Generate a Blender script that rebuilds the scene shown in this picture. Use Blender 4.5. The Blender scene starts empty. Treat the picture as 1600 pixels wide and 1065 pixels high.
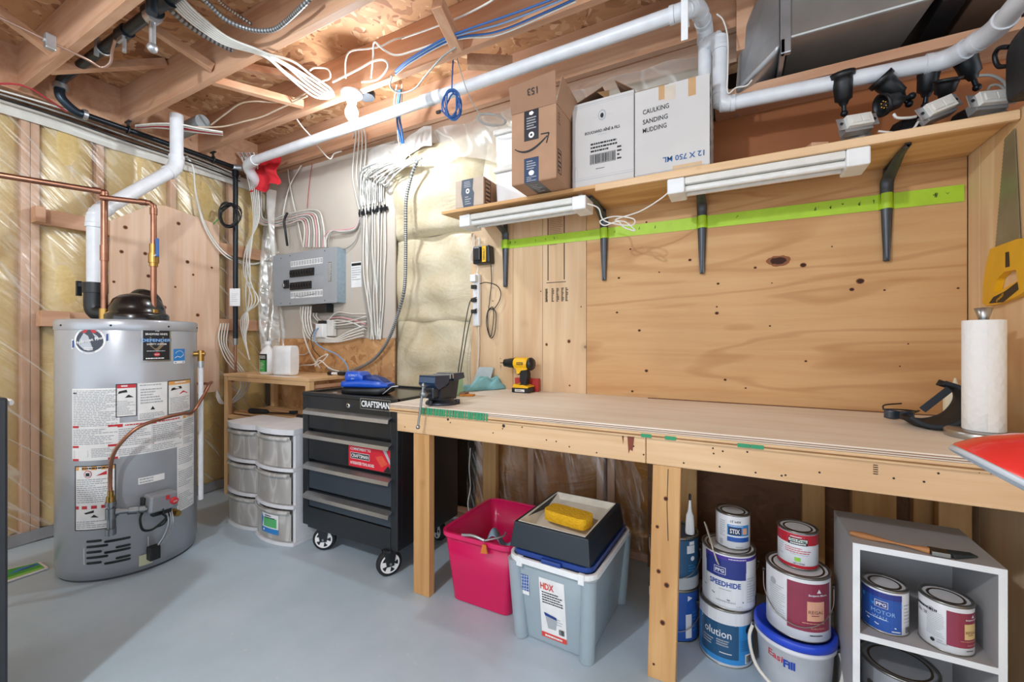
import bpy, math, random
from math import sin, cos, pi, radians as R, atan2, hypot, sqrt
from mathutils import Vector, Matrix
random.seed(7)
SC = bpy.context.scene; COL = SC.collection
# ---------------------------------------------------------------- camera
F = 662.0; YAW = R(27.9); CH = 1.15; CY = 532.5
cd = bpy.data.cameras.new('camera'); cam = bpy.data.objects.new('camera', cd); COL.objects.link(cam)
cd.sensor_width = 36; cd.lens = 36 * F / 1600; cd.clip_start = .05
cam.location = (0, 0, CH); cam.rotation_euler = (R(90), 0, YAW); SC.camera = cam
# ---------------------------------------------------------------- light and exposure
SC.view_settings.view_transform = 'Standard'; SC.view_settings.look = 'None'
SC.view_settings.gamma = 1; SC.view_settings.use_curve_mapping = False
SC.view_settings.exposure = 0.0
SC.cycles.use_denoising = True
SC.cycles.max_bounces = 6; SC.cycles.transparent_max_bounces = 12
SC.cycles.sample_clamp_indirect = 4.0
w = bpy.data.worlds.new('world'); SC.world = w; w.use_nodes = True
w.node_tree.nodes['Background'].inputs[0].default_value = (.80, .90, 1.0, 1)
w.node_tree.nodes['Background'].inputs[1].default_value = 2.35
BULB = Vector((-1.93, 1.70, 2.42)); BULB_W = 560.0     # the bare bulb's radiance
def lamp(name, loc, power, size, col=(.86, .94, 1)):
    l = bpy.data.lights.new(name, 'POINT'); l.energy = power; l.shadow_soft_size = size; l.color = col
    o = bpy.data.objects.new(name, l); COL.objects.link(o); o.location = loc; return o
lamp('second_bulb_light', (-1.1, -.7, 2.35), 115, .05)      # the next bare bulb of the basement, behind the viewer
# ---------------------------------------------------------------- picture <-> place
S_, C_ = sin(YAW), cos(YAW)
def ray(px, py):
    u = (px - 800) / F; return Vector((-S_ + C_ * u, C_ + S_ * u, (CY - py) / F))
def at(px, py, X=None, Y=None, Z=None, D=None):
    r = ray(px, py)
    t = X / r.x if X is not None else Y / r.y if Y is not None else (Z - CH) / r.z if Z is not None else D
    return Vector((r.x * t, r.y * t, CH + r.z * t))
def oncyl(px, py, cx, cy, r):
    """angle and height where the sight line meets an upright cylinder"""
    d = ray(px, py); a = d.x ** 2 + d.y ** 2; b = -2 * (d.x * cx + d.y * cy); c = cx * cx + cy * cy - r * r
    q = b * b - 4 * a * c; t = (-b - sqrt(max(q, 0))) / (2 * a)
    return atan2(d.y * t - cy, d.x * t - cx), CH + d.z * t
# ---------------------------------------------------------------- materials
def lin(c):
    f = lambda x: x / 12.92 if x <= .04045 else ((x + .055) / 1.055) ** 2.4
    if isinstance(c, str): c = tuple(int(c[i:i + 2], 16) / 255 for i in (0, 2, 4))
    return (f(c[0]), f(c[1]), f(c[2]), 1)
class NT:
    def __init__(s, name):
        s.m = bpy.data.materials.new(name); s.m.use_nodes = True; s.t = s.m.node_tree
        s.b = s.t.nodes['Principled BSDF']; s.out = s.t.nodes['Material Output']
    def n(s, typ, **kw):
        x = s.t.nodes.new('ShaderNode' + typ)
        for k, v in kw.items():
            if k.startswith('_'): setattr(x, k[1:], v)
            else: x.inputs[k.replace('__', ' ')].default_value = v
        return x
    def l(s, a, b): s.t.links.new(a, b)
    def co(s, scale=(1, 1, 1), rot=(0, 0, 0)):
        tc = s.n('TexCoord'); mp = s.n('Mapping'); mp.inputs['Scale'].default_value = scale; mp.inputs['Rotation'].default_value = rot
        s.l(tc.outputs['Object'], mp.inputs[0]); return mp.outputs[0]
    def ramp(s, fac, stops):
        r = s.n('ValToRGB'); e = r.color_ramp.elements
        while len(e) < len(stops): e.new(.5)
        for i, (p, c) in enumerate(stops): e[i].position = p; e[i].color = c
        s.l(fac, r.inputs[0]); return r.outputs[0]
    def mix(s, fac, a, b, mode='MIX'):
        m = s.n('Mix'); m.data_type = 'RGBA'; m.blend_type = mode
        for sock, v in ((m.inputs[0], fac), (m.inputs[6], a), (m.inputs[7], b)):
            if hasattr(v, 'links'): s.l(v, sock)
            else: sock.default_value = v
        return m.outputs[2]
    def bump(s, h, st=.2, dist=.01):
        b = s.n('Bump'); b.inputs['Strength'].default_value = st; b.inputs['Distance'].default_value = dist
        s.l(h, b.inputs['Height']); s.l(b.outputs[0], s.b.inputs['Normal'])
def G(v): return (v, v, v, 1)
MC = {}
def pm(name, col, rough=.5, metal=0., var=.06, vs=18, coat=0., trans=0., alpha=1., emit=0., bump=0., bs=60, spec=.5):
    """plain painted, plastic or metal surface with a little unevenness"""
    if name in MC: return MC[name]
    n = NT(name); c = lin(col); b = n.b
    ns = n.n('TexNoise', Scale=vs, Detail=3.); n.l(n.co(), ns.inputs['Vector'])
    lo = tuple(x * (1 - var) for x in c[:3]) + (1,); hi = tuple(min(1, x * (1 + var)) for x in c[:3]) + (1,)
    n.l(n.ramp(ns.outputs[0], [(.3, lo), (.7, hi)]), b.inputs['Base Color'])
    b.inputs['Roughness'].default_value = rough; b.inputs['Metallic'].default_value = metal
    b.inputs['Coat Weight'].default_value = coat; b.inputs['Transmission Weight'].default_value = trans
    b.inputs['Alpha'].default_value = alpha; b.inputs['Specular IOR Level'].default_value = spec
    if emit: b.inputs['Emission Color'].default_value = c; b.inputs['Emission Strength'].default_value = emit
    if bump:
        n2 = n.n('TexNoise', Scale=bs, Detail=4.); n.l(n.co(), n2.inputs['Vector']); n.bump(n2.outputs[0], bump)
    MC[name] = n.m; return n.m
def wood(name, light, dark, axis='X', fine=1., knots=0., kscale=3., rough=.62, bands=.5, seed=0, rings=17., kdark=(.09, .03, .012, 1)):
    """lumber or plywood: long grain along an axis, growth bands and scattered knots"""
    if name in MC: return MC[name]
    n = NT(name); L, D = lin(light), lin(dark)
    ax = 'XYZ'.index(axis); sc = [26 * fine] * 3; sc[ax] = 1.3
    v = n.co(tuple(sc)); ns = n.n('TexNoise', Scale=1., Detail=5., Roughness=.6, Distortion=.35); n.l(v, ns.inputs['Vector'])
    sb = [3.2] * 3; sb[ax] = .45
    vb = n.co(tuple(sb)); nb = n.n('TexNoise', Scale=1.2, Detail=2., Distortion=.8); n.l(vb, nb.inputs['Vector'])
    mt = n.n('Math', _operation='MULTIPLY'); n.l(nb.outputs[0], mt.inputs[0]); mt.inputs[1].default_value = rings
    sn = n.n('Math', _operation='SINE'); n.l(mt.outputs[0], sn.inputs[0])
    base = n.ramp(ns.outputs[0], [(.25, D), (.62, L)])
    band = n.ramp(sn.outputs[0], [(.35, G(1)), (1., (1 - .28 * bands, 1 - .42 * bands, 1 - .55 * bands, 1))])
    c = n.mix(1., base, band, 'MULTIPLY')
    big = n.n('TexNoise', Scale=1.7, Detail=2.); n.l(n.co(), big.inputs['Vector'])
    c = n.mix(1., c, n.ramp(big.outputs[0], [(.3, (.86, .82, .78, 1)), (.7, G(1))]), 'MULTIPLY')
    if knots:
        sk = [kscale] * 3; sk[ax] = kscale * .72
        wob = n.n('TexNoise', Scale=3., Detail=1.); n.l(n.co(), wob.inputs['Vector'])
        vk = n.n('VectorMath', _operation='ADD'); n.l(n.co(tuple(sk)), vk.inputs[0]); n.l(wob.outputs[1], vk.inputs[1])
        vo = n.n('TexVoronoi', Scale=1.); vo.feature = 'F1'; n.l(vk.outputs[0], vo.inputs['Vector'])
        sep = n.n('SeparateColor'); n.l(vo.outputs['Color'], sep.inputs[0])
        thr = n.n('Math', _operation='MULTIPLY_ADD'); n.l(sep.outputs[0], thr.inputs[0]); thr.inputs[1].default_value = .14 * knots; thr.inputs[2].default_value = .012
        dv = n.n('Math', _operation='DIVIDE'); n.l(vo.outputs['Distance'], dv.inputs[0]); n.l(thr.outputs[0], dv.inputs[1])
        k = n.ramp(dv.outputs[0], [(.0, G(.8)), (.55, G(1)), (.8, G(.25)), (1., G(0))])
        c = n.mix(k, c, kdark)
        halo = n.n('Math', _operation='MULTIPLY'); n.l(dv.outputs[0], halo.inputs[0]); halo.inputs[1].default_value = .33
        c = n.mix(n.ramp(halo.outputs[0], [(.3, G(.45)), (1., G(0))]), c, tuple(x * .6 for x in D[:3]) + (1,))
    n.l(c, n.b.inputs['Base Color']); n.b.inputs['Roughness'].default_value = rough
    n.bump(ns.outputs[0], .12, .004); MC[name] = n.m; return n.m
def osb(name, a, b_, c_):
    """pressed strand board: long flakes lying at three angles"""
    n = NT(name); col = None
    for i, (rt, sc) in enumerate(((.35, (7, 30, 24)), (1.25, (6, 26, 20)), (2.35, (8, 34, 26)))):
        wob = n.n('TexNoise', Scale=5., Detail=2.); n.l(n.co(), wob.inputs['Vector']); wv = n.n('VectorMath', _operation='MULTIPLY_ADD'); n.l(wob.outputs[1], wv.inputs[0]); wv.inputs[1].default_value = (.25, .25, .25)
        tc = n.co((1, 1, 1), (rt * .3, rt * .2, rt)); n.l(tc, wv.inputs[2]); m_ = n.n('Mapping'); m_.inputs['Scale'].default_value = sc; n.l(wv.outputs[0], m_.inputs[0])
        vo = n.n('TexVoronoi', Scale=1.); vo.feature = 'F1'; n.l(m_.outputs[0], vo.inputs['Vector'])
        s = n.n('SeparateColor'); n.l(vo.outputs['Color'], s.inputs[0])
        cc = n.ramp(s.outputs[i], [(0, lin(a)), (.3, lin(b_)), (.8, lin(b_)), (1, lin(c_))])
        if col is None: col = cc
        else: sel = n.ramp(s.outputs[(i + 1) % 3], [(.50, G(0)), (.54, G(1))]); col = n.mix(sel, col, cc)
    ns = n.n('TexNoise', Scale=3., Detail=4., Distortion=1.); n.l(n.co((1, 2, 1)), ns.inputs['Vector'])
    col = n.mix(1., col, n.ramp(ns.outputs[0], [(.35, (.8, .74, .7, 1)), (.6, G(1.))]), 'MULTIPLY')
    n.l(col, n.b.inputs['Base Color']); n.b.inputs['Roughness'].default_value = .7; n.bump(ns.outputs[0], .3, .004); return n.m
def batt(name, col, dark, gloss=.2, wr=.6):
    """glass wool behind its facing: mottled, creased"""
    n = NT(name); ns = n.n('TexNoise', Scale=5., Detail=6., Distortion=.6); n.l(n.co((1, 1, .8)), ns.inputs['Vector'])
    f = n.n('TexNoise', Scale=60., Detail=3.); n.l(n.co(), f.inputs['Vector'])
    c = n.mix(.35, n.ramp(ns.outputs[0], [(.3, lin(dark)), (.65, lin(col))]), n.ramp(f.outputs[0], [(.3, lin(dark)), (.7, lin(col))]))
    n.l(c, n.b.inputs['Base Color']); n.b.inputs['Roughness'].default_value = .45; n.b.inputs['Coat Weight'].default_value = gloss; n.b.inputs['Coat Roughness'].default_value = .18
    w1 = n.n('TexNoise', Scale=3., Detail=3., Distortion=1.6); n.l(n.co((1.2, 1.2, 2.2), (0, .5, .4)), w1.inputs['Vector'])
    n.bump(w1.outputs[0], wr, .05); return n.m
def film(name, mixf=.2, bs=4., white=.0, ang=(.7, 0, 0), stretch=(1, 7, .8), glint=.3, rough=.2):
    """clear polythene: mostly see-through with pulled creases along one slant, their glints painted as pale lines"""
    n = NT(name); tr = n.n('BsdfTransparent')
    gl = n.n('BsdfGlossy'); gl.inputs['Roughness'].default_value = rough; gl.inputs['Color'].default_value = (.95, .95, .93, 1)
    df = n.n('BsdfDiffuse'); df.inputs[0].default_value = (.88, .86, .80, 1)
    m1_ = n.n('Mapping'); m1_.inputs['Scale'].default_value = stretch; n.l(n.co((1, 1, 1), ang), m1_.inputs[0])
    w1 = n.n('TexNoise', Scale=bs, Detail=2., Distortion=.5); n.l(m1_.outputs[0], w1.inputs['Vector'])
    cr = n.n('TexNoise', Scale=bs * .45, Detail=1., Distortion=.25); n.l(m1_.outputs[0], cr.inputs['Vector'])
    b = n.n('Bump'); b.inputs['Strength'].default_value = .8; b.inputs['Distance'].default_value = .03; n.l(w1.outputs[0], b.inputs['Height']); n.l(b.outputs[0], gl.inputs['Normal'])
    m0 = n.n('MixShader'); m0.inputs[0].default_value = mixf; n.l(tr.outputs[0], m0.inputs[1]); n.l(gl.outputs[0], m0.inputs[2])
    line = n.ramp(cr.outputs[0], [(.475, G(white)), (.497, G(min(1, white + glint))), (.503, G(min(1, white + glint))), (.525, G(white))])  # highlights along the creases, painted in as thin pale streaks
    m1 = n.n('MixShader'); n.l(line, m1.inputs[0]); n.l(m0.outputs[0], m1.inputs[1]); n.l(df.outputs[0], m1.inputs[2])
    n.l(m1.outputs[0], n.out.inputs[0]); return n.m
# ---------------------------------------------------------------- mesh builder
WM = {}          # object name -> world matrix of its origin
class MB:
    def __init__(s, *mats): s.v = []; s.f = []; s.m = []; s.s = []; s.mats = list(mats); s.M = None
    def mi(s, mat):
        if mat is None: return 0
        if mat not in s.mats: s.mats.append(mat)
        return s.mats.index(mat)
    def add(s, vs, fs, mat=None, smooth=False):
        o = len(s.v); i = s.mi(mat)
        for p in vs:
            p = Vector(p); s.v.append(s.M @ p if s.M else p)
        for f in fs: s.f.append([o + k for k in f]); s.m.append(i); s.s.append(smooth)
        return s
    def box(s, a, b, mat=None, tx=0, ty=0):
        """box from corner a to corner b; tx, ty taper the top inwards"""
        x0, y0, z0 = a; x1, y1, z1 = b
        x0, x1 = min(x0, x1), max(x0, x1); y0, y1 = min(y0, y1), max(y0, y1); z0, z1 = min(z0, z1), max(z0, z1)
        return s.add([(x0, y0, z0), (x1, y0, z0), (x1, y1, z0), (x0, y1, z0), (x0 + tx, y0 + ty, z1), (x1 - tx, y0 + ty, z1), (x1 - tx, y1 - ty, z1), (x0 + tx, y1 - ty, z1)],
                     [(3, 2, 1, 0), (4, 5, 6, 7), (0, 1, 5, 4), (1, 2, 6, 5), (2, 3, 7, 6), (3, 0, 4, 7)], mat)
    def bar(s, p, q, w_, t_, mat=None, up=(0, 0, 1)):
        """straight bar of section w x t from p to q"""
        p, q = Vector(p), Vector(q); d = (q - p).normalized(); u = Vector(up)
        if abs(d.dot(u)) > .98: u = Vector((1, 0, 0))
        a = d.cross(u).normalized() * w_ / 2; b = a.cross(d).normalized() * t_ / 2
        vs = [p - a - b, p + a - b, p + a + b, p - a + b, q - a - b, q + a - b, q + a + b, q - a + b]
        return s.add(vs, [(0, 1, 2, 3), (7, 6, 5, 4), (0, 4, 5, 1), (1, 5, 6, 2), (2, 6, 7, 3), (3, 7, 4, 0)], mat)
    def prism(s, pts, n, mat=None, smooth=False):
        """closed outline (3D points) swept by vector n"""
        k = len(pts); n = Vector(n); vs = [Vector(p) for p in pts] + [Vector(p) + n for p in pts]
        s.add(vs, [tuple(range(k))[::-1], tuple(range(k, 2 * k))], mat)
        return s.add(vs, [(i, (i + 1) % k, k + (i + 1) % k, k + i) for i in range(k)], mat, smooth)
    def grid(s, fn, nu, nv, mat=None, smooth=True, closed=False):
        vs = [fn(i / nu, j / nv) for j in range(nv + 1) for i in range(nu + (0 if closed else 1))]; W = nu + (0 if closed else 1)
        fs = [(j * W + i, j * W + (i + 1) % W, (j + 1) * W + (i + 1) % W, (j + 1) * W + i) for j in range(nv) for i in range(nu)]
        return s.add(vs, fs, mat, smooth)
    def tube(s, pts, r, n=8, mat=None, caps=True, closed=False):
        P = [Vector(p) for p in pts]; K = len(P); rs = r if isinstance(r, (list, tuple)) else [r] * K
        vs = []; u = None
        for i, p in enumerate(P):
            d = (P[(i + 1) % K] - P[i - 1]) if closed else (P[min(i + 1, K - 1)] - P[max(i - 1, 0)])
            d = d.normalized() if d.length > 1e-9 else Vector((0, 0, 1))
            if u is None: u = d.cross(Vector((0, 0, 1)) if abs(d.z) < .9 else Vector((1, 0, 0)))
            u = (u - d * u.dot(d)); u = u.normalized() if u.length > 1e-6 else d.orthogonal().normalized()
            v = d.cross(u)
            for k in range(n): a = 2 * pi * k / n; vs.append(p + (u * cos(a) + v * sin(a)) * rs[i])
        L = K if closed else K - 1
        fs = [(i * n + k, i * n + (k + 1) % n, ((i + 1) % K) * n + (k + 1) % n, ((i + 1) % K) * n + k) for i in range(L) for k in range(n)]
        s.add(vs, fs, mat, True)
        if caps and not closed: s.add(vs[:n], [tuple(range(n))[::-1]], mat); s.add(vs[-n:], [tuple(range(n))], mat)
        return s
    def lathe(s, prof, c=(0, 0, 0), n=32, mat=None, axis=(0, 0, 1), smooth=True, sx=1, sy=1):
        """profile of (radius, height) turned about an axis through c"""
        q = Vector((0, 0, 1)).rotation_difference(Vector(axis)); c = Vector(c); vs = []
        for (r, h) in prof:
            for k in range(n): a = 2 * pi * k / n; vs.append(c + q @ Vector((r * cos(a) * sx, r * sin(a) * sy, h)))
        s.add(vs, [(j * n + k, j * n + (k + 1) % n, (j + 1) * n + (k + 1) % n, (j + 1) * n + k) for j in range(len(prof) - 1) for k in range(n)], mat, smooth)
        m = len(prof) - 1
        if prof[0][0] > 1e-6: s.add(vs[:n], [tuple(range(n))[::-1]], mat)
        if prof[m][0] > 1e-6: s.add(vs[m * n:], [tuple(range(n))], mat)
        return s
    def cyl(s, p, q, r, n=20, mat=None, r2=None):
        d = Vector(q) - Vector(p); return s.lathe([(r, 0), (r if r2 is None else r2, d.length)], p, n, mat, d)
    def ball(s, c, r, n=16, mat=None, sx=1, sy=1, sz=1):
        return s.lathe([(r * sin(pi * i / (n // 2)) + 1e-7, -r * cos(pi * i / (n // 2)) * sz) for i in range(n // 2 + 1)], c, n, mat, sx=sx, sy=sy)
    def build(s, name, parent=None, bevel=0, seg=2, world=True, sub=0, solid=0):
        me = bpy.data.meshes.new(name); vs = s.v
        if parent is not None and world: inv = WM[parent.name].inverted(); vs = [inv @ p for p in vs]
        elif parent is None and world and getattr(s, 'org', None): o_ = Vector(s.org); vs = [p - o_ for p in vs]
        me.from_pydata([tuple(p) for p in vs], [], s.f)
        for m in s.mats: me.materials.append(m)
        me.polygons.foreach_set('material_index', s.m); me.polygons.foreach_set('use_smooth', s.s); me.update()
        o = bpy.data.objects.new(name, me); COL.objects.link(o)
        if parent is not None: o.parent = parent; WM[o.name] = WM[parent.name].copy()
        else:
            og = getattr(s, 'org', None)
            if og: o.location = og
            WM[o.name] = Matrix.Translation(Vector(og)) if og else Matrix()
        if solid: md = o.modifiers.new('thickness', 'SOLIDIFY'); md.thickness = solid; md.offset = 0
        if bevel: md = o.modifiers.new('edges', 'BEVEL'); md.width = bevel; md.segments = seg; md.limit_method = 'ANGLE'; md.angle_limit = R(40)
        if sub: md = o.modifiers.new('smooth', 'SUBSURF'); md.levels = sub; md.render_levels = sub
        return o
def thing(name, label, cat, loc=(0, 0, 0), rz=0, group=None):
    o = bpy.data.objects.new(name, None); COL.objects.link(o); o.empty_display_size = .05
    o.location = loc; o.rotation_euler = (0, 0, rz); o['label'] = label; o['category'] = cat
    if group: o['group'] = group
    WM[o.name] = Matrix.Translation(Vector(loc)) @ Matrix.Rotation(rz, 4, 'Z'); return o
def tag(o, label, cat, group=None, kind=None):
    o['label'] = label; o['category'] = cat
    if group: o['group'] = group
    if kind: o['kind'] = kind
    return o
def struct(o, label=None):
    o['kind'] = 'structure'
    if label: o['label'] = label
    return o
def sroot(name):
    o = bpy.data.objects.new(name, None); COL.objects.link(o); o['kind'] = 'structure'; WM[o.name] = Matrix(); return o
def lab(o, l): o['label'] = l; return o
def copy_tree(o, parent=None):
    c = o.copy(); COL.objects.link(c); c.parent = parent
    for ch in list(o.children): copy_tree(ch, c)
    WM[c.name] = WM[o.name].copy(); return c
def spline(P, k=6):
    """smooth run through the given points"""
    P = [Vector(p) for p in P]
    if len(P) < 3: return P
    Q = [P[0] * 2 - P[1]] + P + [P[-1] * 2 - P[-2]]; out = []
    for i in range(1, len(Q) - 2):
        a, b, c, d = Q[i - 1:i + 3]
        for j in range(k):
            t = j / k; out.append(.5 * ((2 * b) + (c - a) * t + (2 * a - 5 * b + 4 * c - d) * t * t + (3 * b - a - 3 * c + d) * t ** 3))
    return out + [P[-1]]
# ---------------------------------------------------------------- marks and lettering
TG = {}
def text_geo(s, bold=0.):
    key = (s, bold)
    if key in TG: return TG[key]
    cu = bpy.data.curves.new('t', 'FONT'); cu.body = s; cu.size = 1; cu.offset = bold; cu.resolution_u = 2
    ob = bpy.data.objects.new('t', cu); COL.objects.link(ob); bpy.context.view_layer.update()
    me = bpy.data.meshes.new_from_object(ob.evaluated_get(bpy.context.evaluated_depsgraph_get()))
    vs = [(v.co.x, v.co.y) for v in me.vertices]; fs = [tuple(p.vertices) for p in me.polygons]
    bpy.data.objects.remove(ob); bpy.data.curves.remove(cu); bpy.data.meshes.remove(me)
    xs = [v[0] for v in vs] or [0]; ys = [v[1] for v in vs] or [0]
    x0, x1, y0, y1 = min(xs), max(xs), min(ys), max(ys)
    TG[key] = ([((x - x0), (y - y0)) for x, y in vs], fs, max(x1 - x0, 1e-4), max(y1 - y0, 1e-4)); return TG[key]
class Draw:
    """flat marks laid on a surface; fn(u, v, h) -> point, h = height above it"""
    def __init__(s, mb, fn, e=.0004): s.mb = mb; s.fn = fn; s.e = e
    def rect(s, u0, v0, u1, v1, mat, lay=1, nu=1, nv=1):
        h = lay * s.e; s.mb.grid(lambda a, b: s.fn(u0 + (u1 - u0) * a, v0 + (v1 - v0) * b, h), nu, nv, mat, False)
    def frame(s, u0, v0, u1, v1, t, mat, lay=2, nu=1):
        s.rect(u0, v0, u1, v0 + t, mat, lay, nu); s.rect(u0, v1 - t, u1, v1, mat, lay, nu); s.rect(u0, v0, u0 + t, v1, mat, lay); s.rect(u1 - t, v0, u1, v1, mat, lay)
    def poly(s, pts, mat, lay=1): s.mb.add([s.fn(u, v, lay * s.e) for u, v in pts], [tuple(range(len(pts)))], mat)
    def disc(s, u, v, ru, rv, mat, lay=1, n=24): s.poly([(u + ru * cos(2 * pi * k / n), v + rv * sin(2 * pi * k / n)) for k in range(n)], mat, lay)
    def stroke(s, pts, w_, mat, lay=2):
        for i in range(len(pts) - 1):
            (a, b), (c, d) = pts[i], pts[i + 1]; L = hypot(c - a, d - b) or 1; nx, ny = -(d - b) / L * w_ / 2, (c - a) / L * w_ / 2
            s.poly([(a + nx, b + ny), (a - nx, b - ny), (c - nx, d - ny), (c + nx, d + ny)], mat, lay)
    def text(s, t, u, v, hgt, mat, lay=3, wid=None, al='c', rot=0., bold=0.):
        """hgt = height of the letters; wid = width they are fitted to; u, v = centre (or left end)"""
        vs, fs, W, H = text_geo(t, bold); sy = hgt / H; sx = sy if wid is None else wid / W
        if wid is None: sx = sy
        ox = -W * sx / 2 if al == 'c' else 0; oy = -hgt / 2; c, q = cos(rot), sin(rot)
        s.mb.add([s.fn(u + (x * sx + ox) * c - (y * sy + oy) * q, v + (x * sx + ox) * q + (y * sy + oy) * c, lay * s.e) for x, y in vs], fs, mat)
    def lines(s, u0, v0, u1, v1, rows, mat, lay=2, fill=.45, rnd=None, nu=1):
        """rows of small print"""
        rnd = rnd or random; rh = (v1 - v0) / rows
        for i in range(rows):
            y = v1 - rh * (i + .5); x = u0; end = u1 - (u1 - u0) * (rnd.random() ** 3) * .5
            while x < end:
                L = (u1 - u0) * rnd.uniform(.04, .14); s.rect(x, y - rh * fill / 2, min(x + L, end), y + rh * fill / 2, mat, lay); x += L + (u1 - u0) * .018
    def bars(s, u0, v0, u1, v1, mat, lay=3, n=18):
        x = u0; rnd = random.Random(3)
        while x < u1: L = (u1 - u0) / n * rnd.uniform(.2, .8); s.rect(x, v0, min(x + L, u1), v1, mat, lay); x += L + (u1 - u0) / n * rnd.uniform(.2, .5)
def planeY(y, s=-1): return lambda u, v, h: Vector((u, y + s * h, v))          # u = X, v = Z
def planeX(x, s=1): return lambda u, v, h: Vector((x + s * h, u, v))           # u = Y, v = Z
def planeZ(z, s=1): return lambda u, v, h: Vector((u, v, z + s * h))

ORD = 'first second third fourth fifth sixth seventh eighth ninth tenth eleventh twelfth thirteenth'.split()
# ================================================================ materials in use
LUM_X = wood('lumber_along_x', 'd6ab8c', 'c4916f', 'X', 1., .5, 4., bands=.35)
LUM_Y = wood('lumber_along_y', 'd6ab8c', 'c4916f', 'Y', 1., .4, 4., bands=.35)
LUM_Z = wood('lumber_along_z', 'dfb48a', 'c29266', 'Z', 1., .5, 4., bands=.35)
LUM_E = wood('bench_lumber_x', 'edcaa0', 'dcb384', 'X', 1., .8, 4., bands=.3)
LEG_Z = wood('bench_lumber_z', 'd6a870', 'c08c50', 'Z', 1., .9, 5., bands=.35)
STUD_P = wood('pinkish_stud', 'd9b294', 'bd9474', 'Z', 1., .4, 4., bands=.3)  # pinkish wood of the wall studs, their own colour
PINE = wood('rack_pine', 'ecc99c', 'd7a973', 'X', 1., .3, 5., bands=.3)
PLY_W = wood('wall_plywood', 'd8ae7a', 'cb9862', 'X', .7, 0, 5.2, .6, bands=.5, rings=42.)
PLY_L = wood('wall_board', 'e6c9a4', 'd9b388', 'Z', .7, .45, 5., .6, bands=.35)
PLY_S = wood('side_plywood', 'f6dcb4', 'ecc898', 'Z', .7, .3, 4., .6, bands=.4)
PLY_H = wood('knotty_plywood', 'eed0b8', 'e0b898', 'Z', .8, 0, 5.5, .6, bands=.3)
PLY_T = wood('bench_plywood', 'f8f1e6', 'efe2d0', 'X', .7, .25, 5., .5, bands=.12)
PLYE1 = pm('ply_edge_light', 'd9b488', .7); PLYE2 = pm('ply_edge_dark', '8d6238', .7)
SHELFW = wood('shelf_pine', 'e8bf88', 'd5a166', 'X', .8, .6, 4., .55, bands=.7)
OSB = osb('strand_board', '8e5a3c', 'c8986e', 'e6c39c'); OSB_W = osb('wall_strand_board', 'b07c4e', 'd0a06c', 'e4ba88')
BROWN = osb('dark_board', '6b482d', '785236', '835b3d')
DARKB = pm('dark_panel', '55402e', .75, var=.1)
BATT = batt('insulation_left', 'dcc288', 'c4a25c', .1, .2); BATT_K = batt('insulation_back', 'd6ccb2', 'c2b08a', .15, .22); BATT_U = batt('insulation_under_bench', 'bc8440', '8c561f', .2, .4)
FILM = film('clear_polythene', .09, 2.6, .03, (-.75, 0, 0), (1, 6, .6), .26, .3); FILM_W = film('milky_polythene', .2, 4., .30, (0, .5, 0), (3, 1, 1), .3, .25); FILM_U = film('polythene_under_bench', .10, 4., .02, (0, .3, 0), (4, 1, .6), .2, .25)
GYP = pm('drywall_paper', 'c3b8ab', .85, var=.04, vs=3)
BLACK = pm('black_plastic', '15171a', .42); BLACKG = pm('black_gloss', '0e1013', .25, coat=.4); RUB = pm('rubber', '1c1d1f', .75); STEEL = pm('steel', 'a8abac', .32, 1.); GALV = pm('galvanised', 'b4b6b8', .36, .75, var=.15, vs=9)
CHROME = pm('chrome', 'd5d7d8', .12, 1.); BRASS = pm('brass', 'b08a4c', .3, 1.); COPPER = pm('copper', 'a0705a', .36, .9, var=.25, vs=12); CAST = pm('cast_fitting', '8d9092', .45, 1.)
WHITE = pm('white_plastic', 'e9eaea', .45); OFFW = pm('offwhite_plastic', 'dcd9d2', .5); PVC = pm('pvc', 'd9dadd', .38, coat=.15); WIRE = pm('cable_white', 'dcd8cf', .5); WIREG = pm('cable_grey', '9a9994', .5); WIRER = pm('cable_red', 'b0303a', .5); WIREP = pm('cable_pink', 'd9a0a4', .5)
WBLUE = pm('cable_blue', '2a5c9c', .5); WLBL = pm('cable_light_blue', '7d9cc4', .5); INK = pm('ink_black', '1b1a1c', .6); PAPER = pm('paper', 'e9e8e6', .7); GREYP = pm('print_grey', 'a9acb0', .7); RED = pm('print_red', 'c22a33', .55); GREEN = pm('print_green', '4ba552', .55); BLUEP = pm('print_blue', '2a7fc4', .5); ORANGE = pm('print_orange', 'e3a55b', .6); YELLOW = pm('tool_yellow', 'f0b90f', .45); NAVY = pm('navy_print', '1e2c50', .5)
MARK = pm('marker', '26262a', .6); GRN_T = None
# ================================================================ room shell
XL, YB, XR = -3.62, 2.27, .79
def floor_mat():
    n = NT('painted_concrete'); a = n.n('TexNoise', Scale=2.2, Detail=5., Roughness=.6); n.l(n.co(), a.inputs['Vector'])
    c = n.ramp(a.outputs[0], [(.3, lin('abbfcc')), (.65, lin('bccddb'))])
    sp = n.n('TexNoise', Scale=38., Detail=2.); n.l(n.co(), sp.inputs['Vector']); c = n.mix(n.ramp(sp.outputs[0], [(.7, G(0)), (.76, G(.35))]), c, lin('d2d8da'))
    n.l(c, n.b.inputs['Base Color']); n.b.inputs['Roughness'].default_value = .38; n.bump(a.outputs[0], .08, .01); return n.m
m = MB(floor_mat()); m.box((-4.2, -3.2, -.12), (3.2, 2.55, 0)); o = struct(m.build('floor')); o['label'] = 'smooth blue-grey painted concrete basement floor'
JZ, SZ = 2.56, 2.80
m = MB(OSB); m.box((-4.2, -3.2, SZ), (3.2, 3.1, SZ + .02)); CEIL = struct(m.build('ceiling')); CEIL['label'] = 'strand board subfloor seen between open floor joists'
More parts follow.
